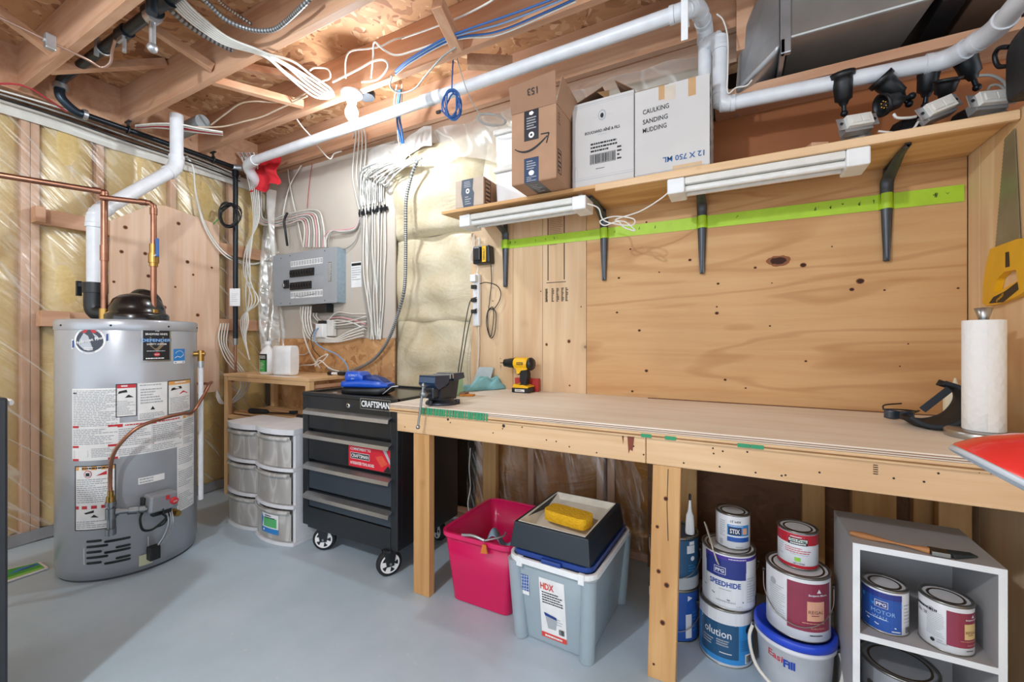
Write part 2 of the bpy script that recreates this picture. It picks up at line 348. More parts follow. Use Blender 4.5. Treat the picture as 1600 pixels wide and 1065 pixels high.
for y in (-.54, -.08, .37, .82, 1.268, 1.722, 2.168):
    x1 = 3.0
    m = MB(LUM_X); m.box((XL + .02, y - .019, JZ), (x1 if y < 2 else .0, y + .019, SZ - .001)); m.build('joist', CEIL, .002)
# cross bridging between the joists
def brace(p, q, w_=.04, t=.04, par=CEIL, nm='bridging'):
    m = MB(LUM_Y); m.bar(p, q, w_, t); m.build(nm, par, .002)
brace((-2.63, .84, 2.78), (-2.46, 1.249, 2.60)); brace((-2.55, 1.287, 2.585), (-2.35, 1.70, 2.60)); brace((-2.72, 1.287, 2.76), (-2.30, 1.70, 2.74))
brace((-3.07, .84, 2.60), (-3.0, .39, 2.78)); brace((-3.25, .84, 2.6), (-2.95, 1.249, 2.78))
brace(at(683, 4, Z=2.60), at(716, 76, Z=2.54), .05, .06); brace(at(730, 96, Z=2.60), at(800, 100, Z=2.60), .05, .06)
m = MB(LUM_X); m.box((XL - .2, -1.4, JZ - .01), (XL + .06, 2.5, SZ)); m.build('rim_board', CEIL)
# ---- left wall: studs, rails, glass wool and polythene
WL = sroot('wall_left'); WL['label'] = 'stud wall with yellow glass wool behind clear polythene'
m = MB(DARKB); m.box((XL - .14, -1.4, 0), (XL - .1, 2.45, 2.8)); m.build('sheathing', WL)
m = MB(LUM_Y); m.box((XL - .09, -1.4, 2.43), (XL + .002, 2.36, 2.505)); m.build('top_plate', WL, .002)
m = MB(LUM_Y); m.box((XL - .09, -1.4, 0), (XL + .002, 2.36, .04)); m.build('bottom_plate', WL, .002)
SY = [-.5, -.06, .40, .846, .884, 1.17, 1.57, 1.97]
for y in SY:
    m = MB(STUD_P); m.box((XL - .089, y - .018, .04), (XL, y + .018, 2.43)); m.build('stud', WL, .002)
edges = [-1.3, -.5, -.06, .40, .846, .884, 1.17, 1.57, 1.97, 2.3]
for a, b in zip(edges, edges[1:]):
    if b - a < .1: continue
    m = MB(BATT); rr = random.Random(int(a * 100)); ph = rr.random() * 6
    m.grid(lambda u, v: Vector((XL - .05 + .055 * (sin(pi * u) ** .6) + .012 * sin(v * 19 + ph) * sin(pi * u), a + .018 + (b - a - .036) * u, .05 + 2.38 * v)), 12, 40)
    m.build('insulation_batt', WL)
def lfilm(u, v):
    y = -1.3 + 3.6 * u; z = .02 + 2.47 * v
    return Vector((XL + .012 + .006 * sin(y * 31 + z * 4) * sin(z * 5) + .006 * sin(y * 9 + z * 14), y, z))
m = MB(FILM); m.grid(lfilm, 120, 80); m.build('polythene_sheet', WL)
for z0 in (1.83, 1.235):
    m = MB(LUM_Y); m.box((XL + .022, .90, z0), (XL + .06, 2.22, z0 + .09)); m.build('rail', WL, .002)
m = MB(LUM_Y); m.box((XL + .022, .86, 1.83), (XL + .11, .90, 1.92)); m.build('rail_block', WL, .002)
m = MB(LUM_Y); m.box((XL + .022, .88, 1.235), (XL + .11, 1.0, 1.325)); m.build('rail_block', WL, .002)
# white top strip of folded polythene along the plate
m = MB(pm('folded_polythene', 'cfcac0', .35, bump=.4, bs=14)); m.grid(lambda u, v: Vector((XL + .02 + .012 * sin(v * pi) + .004 * sin(u * 50), -1.3 + 3.5 * u, 2.41 + .085 * v + .006 * sin(u * 23))), 80, 4); m.build('folded_edge', WL)
m = MB(pm('grey_sill_foam', '7c8084', .8)); m.grid(lambda u, v: Vector((XL + .03 + .05 * v + .01 * sin(u * 60), -1.3 + 3.5 * u, .05 * (1 - v) + .008 * sin(u * 37) ** 2 + .002)), 80, 3); m.build('loose_sill_film', WL)
# ---- back wall
WB = sroot('wall_back'); WB['label'] = 'long back wall, insulated studs partly covered with boards'
m = MB(DARKB); m.box((XL - .1, 2.44, 0), (3.2, 2.48, 2.34)); m.build('sheathing', WB)
m = MB(LUM_X); m.box((XL, 2.20, 2.56), (.0, 2.42, 2.60)); m.build('top_plate', WB)
for x in (-3.3, -2.9, -2.5, -2.3, -1.08, -.66, -.60, -.2, .2, .6):
    m = MB(STUD_P); m.box((x - .019, YB + .005, .04), (x + .019, YB + .09, 2.3 if x < -.3 else .84)); m.build('stud', WB, .002)
m = MB(LUM_X); m.box((XL, YB + .005, 0), (.79, YB + .09, .04)); m.build('bottom_plate', WB)
# big soft batts between the drywall and the bench boards, and under the bench
def backbatt(x0, x1, z0, z1, mat, bulge, ph, n=(18, 30)):
    m = MB(mat)
    m.grid(lambda u, v: Vector((x0 + (x1 - x0) * u, YB + .03 - bulge * (sin(pi * u) ** .55) * (sin(pi * v) ** .35) - .010 * sin(v * 17 + ph) * sin(pi * u) - .008 * sin(u * 13 + v * 9 + ph), z0 + (z1 - z0) * v)), n[0], n[1])
    m.build('insulation_batt', WB)
backbatt(-2.2, -1.40, 1.86, 2.50, BATT_K, .12, 1.)
backbatt(-2.2, -1.47, 1.28, 1.87, BATT_K, .05, 2.); backbatt(-2.2, -1.47, .62, 1.29, BATT_K, .035, 3.)
backbatt(-3.61, -3.30, 1.2, 2.5, BATT_K, .03, 4.); backbatt(-3.61, -3.3, .05, 1.2, BATT, .03, 4.)
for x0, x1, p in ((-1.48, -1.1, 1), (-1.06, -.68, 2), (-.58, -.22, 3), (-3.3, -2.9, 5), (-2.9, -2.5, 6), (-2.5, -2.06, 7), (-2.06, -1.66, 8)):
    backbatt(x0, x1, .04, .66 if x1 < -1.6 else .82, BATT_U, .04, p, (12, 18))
m = MB(FILM_U); m.grid(lambda u, v: Vector((-1.50 + 1.1 * u, YB - .03 - .012 * sin(u * 31) - .015 * sin(u * 9 + v * 5), .03 + .8 * v)), 60, 20); m.build('polythene_sheet', WB)
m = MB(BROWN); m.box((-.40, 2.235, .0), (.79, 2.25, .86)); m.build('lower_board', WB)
for x0, x1 in ((-.215, -.175), (.25, .33), (.42, .56), (.61, .72)):
    m = MB(LEG_Z); m.box((x0, 2.19, .0), (x1, 2.234, .84)); m.build('lower_stud', WB, .002)
m = MB(GYP); m.box((-3.60, 2.245, 1.17), (-2.12, 2.26, 2.56)); m.build('drywall_panel', WB, .002)
m = MB(OSB_W); m.box((-3.42, 2.24, .50), (-2.12, 2.252, 1.169)); m.build('strand_board_panel', WB, .002)
# plastic draped over the top of the batts and behind the boxes
def drape(u, v):
    x = -2.15 + 2.05 * u; top = 2.54; bot = 2.30 - .34 * max(0, min(1, (u - .3) * 2.2))
    z = bot + (top - bot) * v + .02 * sin(u * 21) * (1 - v)
    return Vector((x, 2.235 - .03 * (1 - v) ** 2 * (1 + .5 * sin(u * 7)) - .012 * sin(u * 47 + v * 3) - .01 * sin(u * 19 - v * 8), z))
m = MB(FILM_W); m.grid(drape, 90, 14); m.build('draped_polythene', WB)
backbatt(-1.47, -.10, 1.86, 2.52, BATT_K, .02, 9., (40, 24))
m = MB(pm('torn_tape', 'dedad4', .5, bump=.3, bs=20)); m.grid(lambda u, v: Vector((-2.37 + .62 * u, 2.235 - .05 * u - .004 * sin(u * 30), 2.39 + .13 * v + .02 * sin(u * 9) + .02 * u)), 30, 4); m.build('sheathing_tape', WB)
# plywood behind the bench: narrow boards at the left, one wide sheet
seams = [-1.50, -1.195, -1.0, -.735, XR]
for i, (a, b) in enumerate(zip(seams, seams[1:])):
    m = MB(PLY_W if i == 3 else PLY_L); m.box((a + .001, 2.27, .80), (b - .001, 2.285, 1.90)); bd = m.build('plywood_board', WB, .0015)
    if i == 2:
        d = MB(pm('mill_stamp', '51423a', .8)); D = Draw(d, planeY(2.269))
        for x in (-.965, -.865): D.rect(x - .003, 1.50, x + .003, 1.86, d.mats[0])
        for k in range(5): D.rect(-.975, 1.38 - .0, -.97, 1.45, d.mats[0])
        for k, x in enumerate((-.975, -.935, -.905, -.875, -.85)): D.lines(x - .008, 1.375, x + .008, 1.455, 9, d.mats[0], fill=.7)
        D.rect(-.975, 1.485, -.855, 1.489, d.mats[0]); D.lines(-.955, 1.70, -.875, 1.86, 16, pm('faint_stamp', '9c7c60', .8), fill=.4)
        d.build('mill_stamp', bd)
    if i < 3:
        d = MB(pm('knot_hole', '3a1c10', .8)); D = Draw(d, planeY(2.269)); K2 = pm('knot_ring', '8a5430', .7)
        for qx, qy, r in ((847, 402, .008), (889, 533, .010), (854, 538, .008), (800, 424, .004), (908, 479, .004), (941, 543, .006), (890, 602, .005), (770, 470, .004), (845, 455, .004), (829, 590, .004), (782, 560, .003), (925, 470, .003)):
            p = at(qx, qy, Y=2.269)
            if a + .01 < p.x < b - .01: D.disc(p.x, p.z, r, r * 1.1, K2, 1, 14); D.disc(p.x, p.z, r * .5, r * .55, d.mats[0], 2, 10)
        d.build('dark_knot', bd)
    if i == 3:
        d = MB(pm('knot_hole', '3a1c10', .8)); D = Draw(d, planeY(2.269))
        p = at(1216, 407, Y=2.269); K2 = pm('knot_ring', '8a5430', .7); rk = random.Random(5)
        for sx, sz, mt, ly in ((.042, .020, K2, 1), (.03, .013, d.mats[0], 2)):
            D.poly([(p.x + sx * cos(t) * (1 + .2 * rk.random()), p.z + sz * sin(t) * (1 + .4 * rk.random())) for t in [2 * pi * k / 22 for k in range(22)]], mt, ly)
        for qx, qy, r in ((985, 389, .005), (1078, 406, .007), (967, 434, .006), (1030, 425, .004), (1122, 443, .006), (1180, 418, .006), (1255, 414, .011), (1344, 439, .013), (1331, 452, .008), (1120, 489, .008), (1120, 479, .004), (964, 488, .006), (999, 516, .007), (1203, 509, .004), (1259, 564, .005), (1010, 579, .008), (1133, 593, .006), (988, 611, .006), (1419, 537, .003), (1406, 572, .003), (1382, 453, .004), (1497, 450, .004), (1206, 442, .003), (1170, 341, .006), (1155, 340, .004), (1010, 347, .005), (1300, 385, .003), (1165, 606, .004)):
            p = at(qx, qy, Y=2.269); D.poly([(p.x + r * .75 * cos(a) * (1 + .3 * rk.random()), p.z + r * .62 * sin(a) * (1 + .3 * rk.random())) for a in [2 * pi * k / 12 for k in range(12)]], d.mats[0], 1); D.disc(p.x, p.z, r * 1.15, r * .95, K2, .5, 14)
        d.build('dark_knot', bd)
m = MB(pm('hardboard_brown', '9a5a2c', .6, var=.12, vs=4)); m.box((-.12, 2.33, 1.88), (1.6, 2.36, 2.24)); m.build('upper_board', WB)
m = MB(LUM_X); m.box((-.09, 2.13, 2.235), (1.6, 2.33, 2.275)); m.build('upper_plate', WB, .002)
m = MB(pm('void_shade', '2a211b', .9)); m.box((-.1, 2.95, 2.2), (3.2, 2.98, 2.8)); m.box((-.12, 2.40, 2.3), (-.1, 2.95, 2.8)); m.box((1.9, 2.0, 2.2), (1.92, 2.95, 2.8)); m.build('void_light_stop', WB)  # added dark boards close the void against stray light, its shade in their colour
# ---- right wall (only its far end shows)
WR = sroot('wall_right'); WR['label'] = 'short plywood end wall at the right end of the bench'
m = MB(PLY_S); m.box((XR, .9, .0), (XR + .02, 2.18, 1.884)); m.build('plywood_board', WR, .0015)
m = MB(PLY_S); m.box((XR, 2.182, .0), (XR + .02, 2.268, 1.884)); m.build('plywood_strip', WR, .0015)
m = MB(LUM_Z); m.box((XR + .02, .9, 0), (XR + .11, 2.4, 1.884)); m.build('stud', WR)

m = MB(FILM_W); m.grid(lambda u, v: Vector((-3.58 + .20 * u + .06 * (1 - v), 2.20 - .05 * sin(u * 5 + v * 4) - .02 * sin(u * 17), .95 + 1.45 * v)), 20, 30); m.build('hanging_polythene', WB)
# ================================================================ workbench
t = thing('workbench', 'long pale plywood workbench on 2x4 legs along the back wall', 'workbench', (-.4, 1.9, 0))
BT = .857
m = MB(PLY_T); m.box((-1.436, 1.487, BT - .017), (XR - .002, 2.268, BT)); top = m.build('tabletop', t, .0015)
m = MB(PLYE1); m.box((-1.436, 1.485, BT - .036), (XR - .002, 2.268, BT - .0175)); m.box((-1.437, 1.4838, BT - .0062), (XR - .002, 1.49, BT - .0045), PLYE2); m.box((-1.437, 1.4838, BT - .0125), (XR - .002, 1.49, BT - .0108), PLYE2); m.box((-1.437, 1.4825, BT - .030), (XR - .002, 1.49, BT - .026), PLYE2); m.build('lower_ply', t)
m = MB(LUM_E); m.box((-1.40, 1.497, BT - .126), (-.275, 1.535, BT - .0365)); ap = m.build('front_rail', t, .003)
m = MB(LUM_E); m.box((-.273, 1.497, BT - .126), (XR - .004, 1.535, BT - .0365)); ap2 = m.build('front_rail', t, .003)
m = MB(LUM_Y); m.box((-1.40, 1.537, BT - .126), (-1.362, 2.22, BT - .0365)); m.build('end_rail', t, .003)
m = MB(LUM_E); m.box((-1.36, 2.19, BT - .126), (-.42, 2.228, BT - .0365)); m.build('back_rail', t, .003)
for (x, y, tilt) in ((-1.306, 1.502, 0), (-.252, 1.502, -.018), (-1.36, 2.19, 0), (-.252, 2.14, 0), (.66, 2.12, 0)):
    m = MB(LEG_Z); h = BT - .127
    m.add([(x + tilt, y, 0), (x + .09 + tilt, y, 0), (x + .09 + tilt, y + .04, 0), (x + tilt, y + .04, 0), (x, y, h), (x + .09, y, h), (x + .09, y + .04, h), (x, y + .04, h)],
          [(3, 2, 1, 0), (4, 5, 6, 7), (0, 1, 5, 4), (1, 2, 6, 5), (2, 3, 7, 6), (3, 0, 4, 7)]); leg = m.build('leg', t, .003)
    if tilt:
        d = MB(pm('knot_hole', '3a1c10', .8)); D = Draw(d, planeY(1.5015)); K2 = pm('knot_ring', '8a5430', .7)
        for dx, z, r in ((.02, .52, .004), (.045, .62, .005), (.028, .37, .005), (.055, .33, .006), (.045, .2, .006), (.02, .05, .003)):
            f = tilt * (1 - z / h); D.disc(x + dx + f, z, r, r * 1.1, d.mats[0], 2, 12); D.disc(x + dx + f, z, r * 1.5, r * 1.6, K2, 1, 14)
        D.stroke([(x + .05, .72), (x + .046, .6), (x + .05, .48)], .002, d.mats[0], 2); d.build('knot', leg)
d = MB(pm('nail_dark', '2c2018', .7), pm('resin_stain', '7a3416', .5), pm('green_stamp', '2f8f63', .6)); D = Draw(d, planeY(1.4968)); rn = random.Random(3)
for k in range(26):
    x = -1.38 + 2.1 * rn.random(); D.disc(x, BT - .045 - .07 * rn.random(), .003, .003, d.mats[0], 1, 8)
for px, py, s_ in ((641, 642, 5), (700, 655, 4), (787, 665, 5)):
    p = at(px, py, Y=1.497); D.disc(p.x, p.z, s_ * .0014, s_ * .0014, d.mats[0], 1, 10)
p = at(983, 690, Y=1.497); D.poly([(p.x - .006, BT - .04), (p.x + .018, BT - .04), (p.x + .012, BT - .09), (p.x + .004, BT - .085), (p.x - .002, BT - .1)], d.mats[1], 1)
p = at(973, 690, Y=1.497); D.poly([(p.x - .003, BT - .04), (p.x + .004, BT - .04), (p.x + .002, BT - .07)], d.mats[1], 1)
p = at(1545, 733, Y=1.497); D.text('1×96', p.x, p.z - .005, .014, d.mats[0])
D.lines(at(1364, 705, Y=1.497).x, BT - .075, at(1372, 712, Y=1.497).x, BT - .045, 5, d.mats[0])
d.build('nail_marks_print', ap2)
d = MB(pm('green_stamp', '2f8f63', .6)); D = Draw(d, planeY(1.4824, -1)); rn = random.Random(9)
a, b = at(657, 640, Y=1.483).x, at(762, 650, Y=1.483).x; x = a
while x < b:
    L = rn.uniform(.006, .016); D.rect(x, BT - .034, x + L, BT - .003, d.mats[0]); x += L + rn.uniform(.002, .006)
d.build('edge_stamp_print', top)
for px in (1050, 1165, 1186, 1012):
    d = MB(MC['green_stamp']); D = Draw(d, planeY(1.4824, -1))
    q = at(px, 677, Y=1.483).x; D.rect(q - .022, BT - .034, q + .012, BT - .022, d.mats[0]); d.build('edge_stamp_print', top)
# ================================================================ wall shelf with brackets
SH = 1.862
t = thing('wall_shelf', 'long pine shelf board above the workbench loaded with boxes', 'shelf', (-.3, 2.1, SH))
m = MB(SHELFW); m.add([(-1.47, 1.925, SH), (XR - .003, 1.925, SH), (XR - .003, 2.268, SH), (-1.40, 2.268, SH), (-1.47, 1.925, SH + .018), (XR - .003, 1.925, SH + .018), (XR - .003, 2.268, SH + .018), (-1.40, 2.268, SH + .018)],
    [(3, 2, 1, 0), (4, 5, 6, 7), (0, 1, 5, 4), (1, 2, 6, 5), (2, 3, 7, 6), (3, 0, 4, 7)]); m.build('shelf_board', t, .002)
m = MB(LUM_E); m.box((-.58, 1.918, SH - .016), (XR - .003, 1.935, SH + .014)); m.build('front_lip', t, .002)
BRK = pm('bracket_grey', '50545a', .42, .5)
def bracket():
    """pressed steel bracket: tapering arm under the shelf, long tapering arm down the wall"""
    m = MB(BRK); w1, w2 = .044, .016
    pts = []
    def arm(u, v):
        # v 0..1 wall arm from foot to corner, then out along the shelf
        if v < .55: q = v / .55; y, z = -.012, -.385 + .33 * q; wd = w2 + (w1 - w2) * q ** .7
        else: q = (v - .55) / .45; y, z = -.012 - .25 * q, -.055 + .048 * min(1, q * 1.6); wd = w1 - (w1 - w2) * q ** 1.3
        return y, z, wd
    def fn(u, v):
        y, z, wd = arm(u, v); a = (u - .5) * 2; dome = .010 * (1 - a * a)
        if v < .55: return Vector((a * wd / 2, y - dome, z))
        q = (v - .55) / .45; return Vector((a * wd / 2, y - dome * (1 - q), z - dome * q))
    m.grid(fn, 8, 30); m.box((-.008, -.26, -.005), (.008, 0, -.001)); m.box((-.009, -.02, -.38), (.009, -.001, -.01))
    m.tube([(0, -.015, -.37), (0, -.019, -.37)], .004, 8, STEEL)
    return m
BX = [at(px, 440, Y=2.26).x for px in (790, 944, 1097, 1385)]
BLAB = ['grey steel shelf bracket beside the charger, leftmost under the shelf', 'grey steel shelf bracket crossed by the tied white lamp cord', 'grey steel shelf bracket behind the longer strip light', 'grey steel shelf bracket nearest the hanging saw']
first = None
for x, l in zip(BX, BLAB):
    if first is None:
        first = thing('shelf_bracket', l, 'bracket', (x, 2.268, SH - .001), 0, 'shelf brackets'); bracket().build('arm', first, world=False, solid=.0025); o = first
    else: o = copy_tree(first); o.location = (x, 2.268, SH - .001)
    o['label'] = l
# green painter's tape along the board
TAPE = pm('tape_green', 'a9cf2c', .5)
m = MB(TAPE); m.org = (0, 2.268, 1.73); a0, a1 = at(783, 383, Y=2.27).x, at(1506, 300, Y=2.27).x
m.grid(lambda u, v: Vector((a0 + (a1 - a0) * u, 2.268 - .0012 - .0004 * sin(u * 40), 1.712 - .022 * u + (.052 + .014 * u) * v)), 60, 1)
for x in BX:
    uu = (x - a0) / (a1 - a0); z0 = 1.712 - .022 * uu; z1 = z0 + .052 + .014 * uu
    m.grid(lambda u, v: Vector((x + (u - .5) * .05, 2.268 - .001 - .025 * sin(pi * u) ** .6, z0 + (z1 - z0) * v)), 8, 1)
o = m.build('masking_tape'); tag(o, 'lime green masking tape stuck in one long line across the plywood', 'tape')
d = MB(pm('tape_mark', '5a7a1c', .6)); D = Draw(d, planeY(2.2658)); rn = random.Random(5)
for k in range(22):
    u = rn.random(); D.poly([(a0 + (a1 - a0) * u + .008 * cos(q) * rn.random(), 1.74 - .02 * u + .004 * sin(q) + .012 * (rn.random() > .5)) for q in (0, 1.2, 2.4, 3.6, 4.8)], d.mats[0], 1)
d.build('tape_speck', o)
# ================================================================ strip lights under the shelf
def strip_light(label, x0, x1, y, z=SH - .015, capw=.07):
    t = thing('strip_light', label, 'light', ((x0 + x1) / 2, y, z), 0, 'strip lights under the shelf')
    m = MB(OFFW); m.box((x0 + capw, y - .012, z - .03), (x1 - capw, y + .10, z - .001)); m.build('reflector', t, .004)
    for a in (x0 + capw * .3, x1 - capw * .7): m = MB(OFFW); m.box((a, y + .02, z - .001), (a + .02, y + .06, SH - .0005)); m.build('mounting_clip', t)
    TB = pm('tube_glass', 'e6e5e0', .18, coat=.5)
    for yy in (y + .012, y + .068): m = MB(TB); m.cyl((x0 + capw, yy, z - .046), (x1 - capw, yy, z - .046), .0135, 14); m.build('tube', t)
    for a, b in ((x0, x0 + capw), (x1 - capw, x1)):
        m = MB(WHITE); m.box((a, y - .02, z - .066), (b, y + .105, z - .001)); m.build('end_cap', t, .006)
    return t
strip_light('shorter white twin-tube strip light under the shelf by the small box', at(722, 335, Y=1.97).x, at(918, 318, Y=1.97).x, 1.96)
strip_light('longer white twin-tube strip light under the middle of the shelf', at(1044, 295, Y=1.96).x, at(1357, 250, Y=1.96).x, 1.945)
# its cord, tied in a bow
def cable(name, label, cat, pts, r, mat, group=None, k=6, n=7, parent=None):
    m = MB(mat); P = spline(pts, k); 
    if parent is None: m.org = tuple(P[0])
    m.tube(P, r, n); o = m.build(name, parent)
    if parent is None: tag(o, label, cat, group)
    return o
pts = [at(*q, Y=1.93) for q in ((918, 318), (935, 325), (945, 345), (985, 352), (990, 342), (960, 338), (938, 345), (945, 352), (965, 346), (975, 355), (992, 360), (978, 347), (962, 343), (1000, 330), (1030, 312), (1045, 300))]
cable('lamp_cord', 'white lamp cord tied in a bow between the two strip lights', 'cord', pts, .0032, WIRE, k=8)
pts = [at(*q, Y=1.90) for q in ((962, 343), (950, 336), (940, 340), (952, 350), (966, 344), (980, 338), (990, 345), (976, 352), (964, 346))]
# ================================================================ boxes on the shelf
ST = SH + .0185
CARD = pm('cardboard', 'ad8669', .8, var=.08, vs=7, bump=.25, bs=9); CARDD = pm('cardboard_shade', '9a745a', .8, var=.06); CARDW = pm('white_cardboard', 'cdc8c4', .8, var=.04, vs=5); CARDI = pm('cardboard_inner', '7d5a40', .85)
NTAPE = pm('dark_tape', '23262f', .4, coat=.3); BTAPE = pm('blue_dark_tape', '1f3a5c', .4, coat=.3); TAN = pm('tan_tape', 'c29a6c', .5)
def hollow(m, a, b, th=.004, mat=None, inner=None, x_open=True):
    x0, y0, z0 = a; x1, y1, z1 = b
    m.box((x0, y0, z0), (x1, y1, z0 + th), mat); m.box((x0, y0, z0 + th), (x1, y0 + th, z1), mat); m.box((x0, y1 - th, z0 + th), (x1, y1, z1), mat)
    m.box((x0, y0 + th, z0 + th), (x0 + th, y1 - th, z1), mat); m.box((x1 - th, y0 + th, z0 + th), (x1, y1 - th, z1), mat)
# tall parcel box overhanging the shelf
bx = (-.938, 1.768); ex = (-.712, 2.0); zt = 2.215
t = thing('cardboard_box', 'tall brown open box with a black smile arrow, overhanging the shelf', 'box', (-.82, 1.9, ST))
m = MB(CARD); hollow(m, (bx[0], bx[1], ST + .0005), (ex[0], ex[1], zt)); body = m.build('body', t, .002)
m = MB(CARDD); m.add([(bx[0], bx[1], zt), (ex[0], bx[1], zt), (ex[0] + .004, bx[1] - .02, zt + .135), (bx[0] - .004, bx[1] - .02, zt + .12)], [(0, 1, 2, 3)]); fl = m.build('front_flap', t, solid=.003)
d = MB(INK); D = Draw(d, lambda u, v, h: Vector((u, 1.7665 - (v - zt) * .155 - h, v))); D.text('153', -.823, zt + .075, .03, INK, rot=pi, bold=.01, lay=6); d.build('number_print', fl)
m = MB(CARD); m.add([(ex[0], bx[1], zt), (ex[0], ex[1], zt), (ex[0] + .03, ex[1] - .02, zt + .09), (ex[0] + .02, bx[1] + .02, zt + .13)], [(0, 1, 2, 3)]); m.build('side_flap', t, solid=.003)
m = MB(CARD); m.add([(bx[0], bx[1], zt), (bx[0], ex[1], zt), (bx[0] + .03, ex[1] - .02, zt + .10), (bx[0] + .02, bx[1] + .02, zt + .11)], [(0, 1, 2, 3)]); m.build('side_flap', t, solid=.003)
d = MB(INK); D = Draw(d, planeY(bx[1])); cx = -.835; tw = .037
D.rect(cx - tw, 2.075, cx + tw, 2.225, NTAPE, 1); D.rect(cx - tw, ST + .001, cx + tw, 1.995, BTAPE, 1)
D.disc(cx, 2.20, .013, .01, WHITE, 2, 5); D.disc(cx, 2.10, .014, .014, WHITE, 2); D.disc(cx, 2.10, .006, .006, NTAPE, 3)
D.lines(cx - .024, 2.125, cx + .024, 2.185, 5, GREYP, 2); D.lines(cx - .024, 1.94, cx + .024, 1.985, 4, GREYP, 2); D.disc(cx, 1.925, .014, .012, PAPER, 2); D.lines(cx - .024, 1.885, cx + .024, 1.91, 3, GREYP, 2)
arc = [(cx - .085 + .165 * k / 14, 2.05 - .028 * sin(pi * (k / 14) ** .85) + .028 * (k / 14) ** 2) for k in range(15)]
for k in range(14): D.stroke(arc[k:k + 2], .004 + .007 * sin(pi * (k + .5) / 15), INK, 3)
ax_, az = arc[-1]; D.stroke([(ax_ - .032, az + .014), (ax_ + .008, az + .012), (ax_ - .004, az - .032)], .006, INK, 3)
d.build('printed_tape', body)
d = MB(INK); D = Draw(d, planeX(ex[0])); D.frame(1.785, 1.91, 1.83, 2.02, .004, INK); D.lines(1.792, 1.915, 1.824, 2.012, 5, INK); D.lines(1.79, 2.13, 1.82, 2.19, 4, CARDI); d.build('side_print', body)
d = MB(NTAPE); D = Draw(d, planeZ(ST + .0005, -1)); D.rect(cx - tw, bx[1], cx + tw, 1.925, NTAPE); D.lines(cx - .02, 1.79, cx + .02, 1.90, 5, GREYP, 2); d.build('bottom_tape', body)
# white wine case
t = thing('cardboard_box', 'white printed wine case with raised flaps between two other shelf boxes', 'box', (-.55, 2.05, ST))
a, b = (-.700, 1.945), (-.408, 2.17); zt = 2.285
m = MB(CARDW); hollow(m, (a[0], a[1], ST + .0005), (b[0], b[1], zt)); body = m.build('body', t, .002)
for nm, pts in (('side_flap', [(a[0], a[1] + .005, zt), (a[0], b[1], zt), (a[0] + .125, b[1] - .02, zt + .10), (a[0] + .125, a[1] + .08, zt + .10)]), ('side_flap', [(b[0], a[1] + .005, zt), (b[0], b[1], zt), (b[0] - .10, b[1] - .02, zt + .10), (b[0] - .10, a[1] + .06, zt + .10)]), ('back_flap', [(a[0], b[1], zt), (b[0], b[1], zt), (b[0], b[1] - .005, zt + .06), (a[0], b[1] - .005, zt + .06)])):
    m = MB(CARDI if nm == 'side_flap' else CARDW); m.add(pts, [(0, 1, 2, 3)]); m.build(nm, t, solid=.003)
m = MB(TAN); m.add([(a[0] + .115, a[1] + .03, zt + .05), (a[0] + .175, a[1] + .03, zt - .01), (a[0] + .145, b[1] - .1, zt + .1), (a[0] + .115, b[1] - .1, zt + .1)], [(0, 1, 2, 3)]); m.build('tape_strip', t, solid=.001)
d = MB(INK); D = Draw(d, planeY(a[1])); cx = (a[0] + b[0]) / 2 - .0
D.text('BOUCHARD AÎNÉ & FILS', cx - .0, 2.135, .017, INK, wid=.165, bold=.02)
D.disc(cx, 2.205, .02, .027, GREYP, 2, 8); D.disc(cx, 2.205, .015, .02, CARDW, 3, 8); D.disc(cx, 2.203, .008, .012, INK, 4)
D.rect(cx - .05, 2.2, cx - .028, 2.201, GREYP, 2); D.rect(cx + .028, 2.2, cx + .05, 2.201, GREYP, 2); D.rect(cx - .02, 2.115, cx + .02, 2.117, GREYP, 2)
D.lines(cx - .055, 2.035, cx + .07, 2.085, 3, INK, 2, .5); D.bars(cx - .055, 1.985, cx + .06, 2.025, INK); D.frame(cx - .058, 1.982, cx + .063, 2.028, .0015, INK); D.lines(cx + .07, 1.98, cx + .09, 2.05, 4, INK)
D.rect(a[0] + .004, 2.27, b[0] - .004, 2.272, GREYP); D.rect(a[0] + .004, 2.262, b[0] - .004, 2.263, GREYP); D.rect(a[0] + .004, 1.915, b[0] - .004, 1.917, GREYP); D.rect(a[0] + .004, 1.925, b[0] - .004, 1.926, GREYP)
D.lines(cx - .03, 1.955, cx + .03, 1.962, 1, INK)
D.stroke([(a[0] + .012, 1.93), (a[0] + .012, 1.965), (a[0] + .016, 1.972), (a[0] + .016, 1.985), (a[0] + .022, 1.985), (a[0] + .022, 1.972), (a[0] + .026, 1.965), (a[0] + .026, 1.93)], .0012, GREYP)
d.build('case_print', body)
# white case with handwriting
t = thing('cardboard_box', 'white box hand-lettered CAULKING SANDING MUDDING, nearest the white drain pipe', 'box', (-.24, 2.05, ST))
a, b = (-.402, 1.935), (-.097, 2.17); zt = 2.262
CORR = pm('worn_corrugated', 'bdb6ae', .85, var=.15, vs=30, bump=.6, bs=40)
m = MB(CARDW); hollow(m, (a[0], a[1], ST + .0005), (b[0], b[1], zt)); body = m.build('body', t, .002)
m = MB(CORR); m.grid(lambda u, v: Vector((b[0] + .001 + .003 * sin(v * 23 + u * 5) ** 2, a[1] + .002 + (b[1] - a[1]) * u, ST + .02 + (zt - ST - .02) * v)), 10, 24); m.build('worn_side', t)
m = MB(CARDI); m.add([(a[0], a[1], zt), (b[0] - .16, a[1], zt), (b[0] - .17, a[1] + .09, zt + .035), (a[0], a[1] + .09, zt + .008)], [(0, 1, 2, 3)]); m.build('top_flap', t, solid=.003)
d = MB(INK); D = Draw(d, planeY(a[1])); 
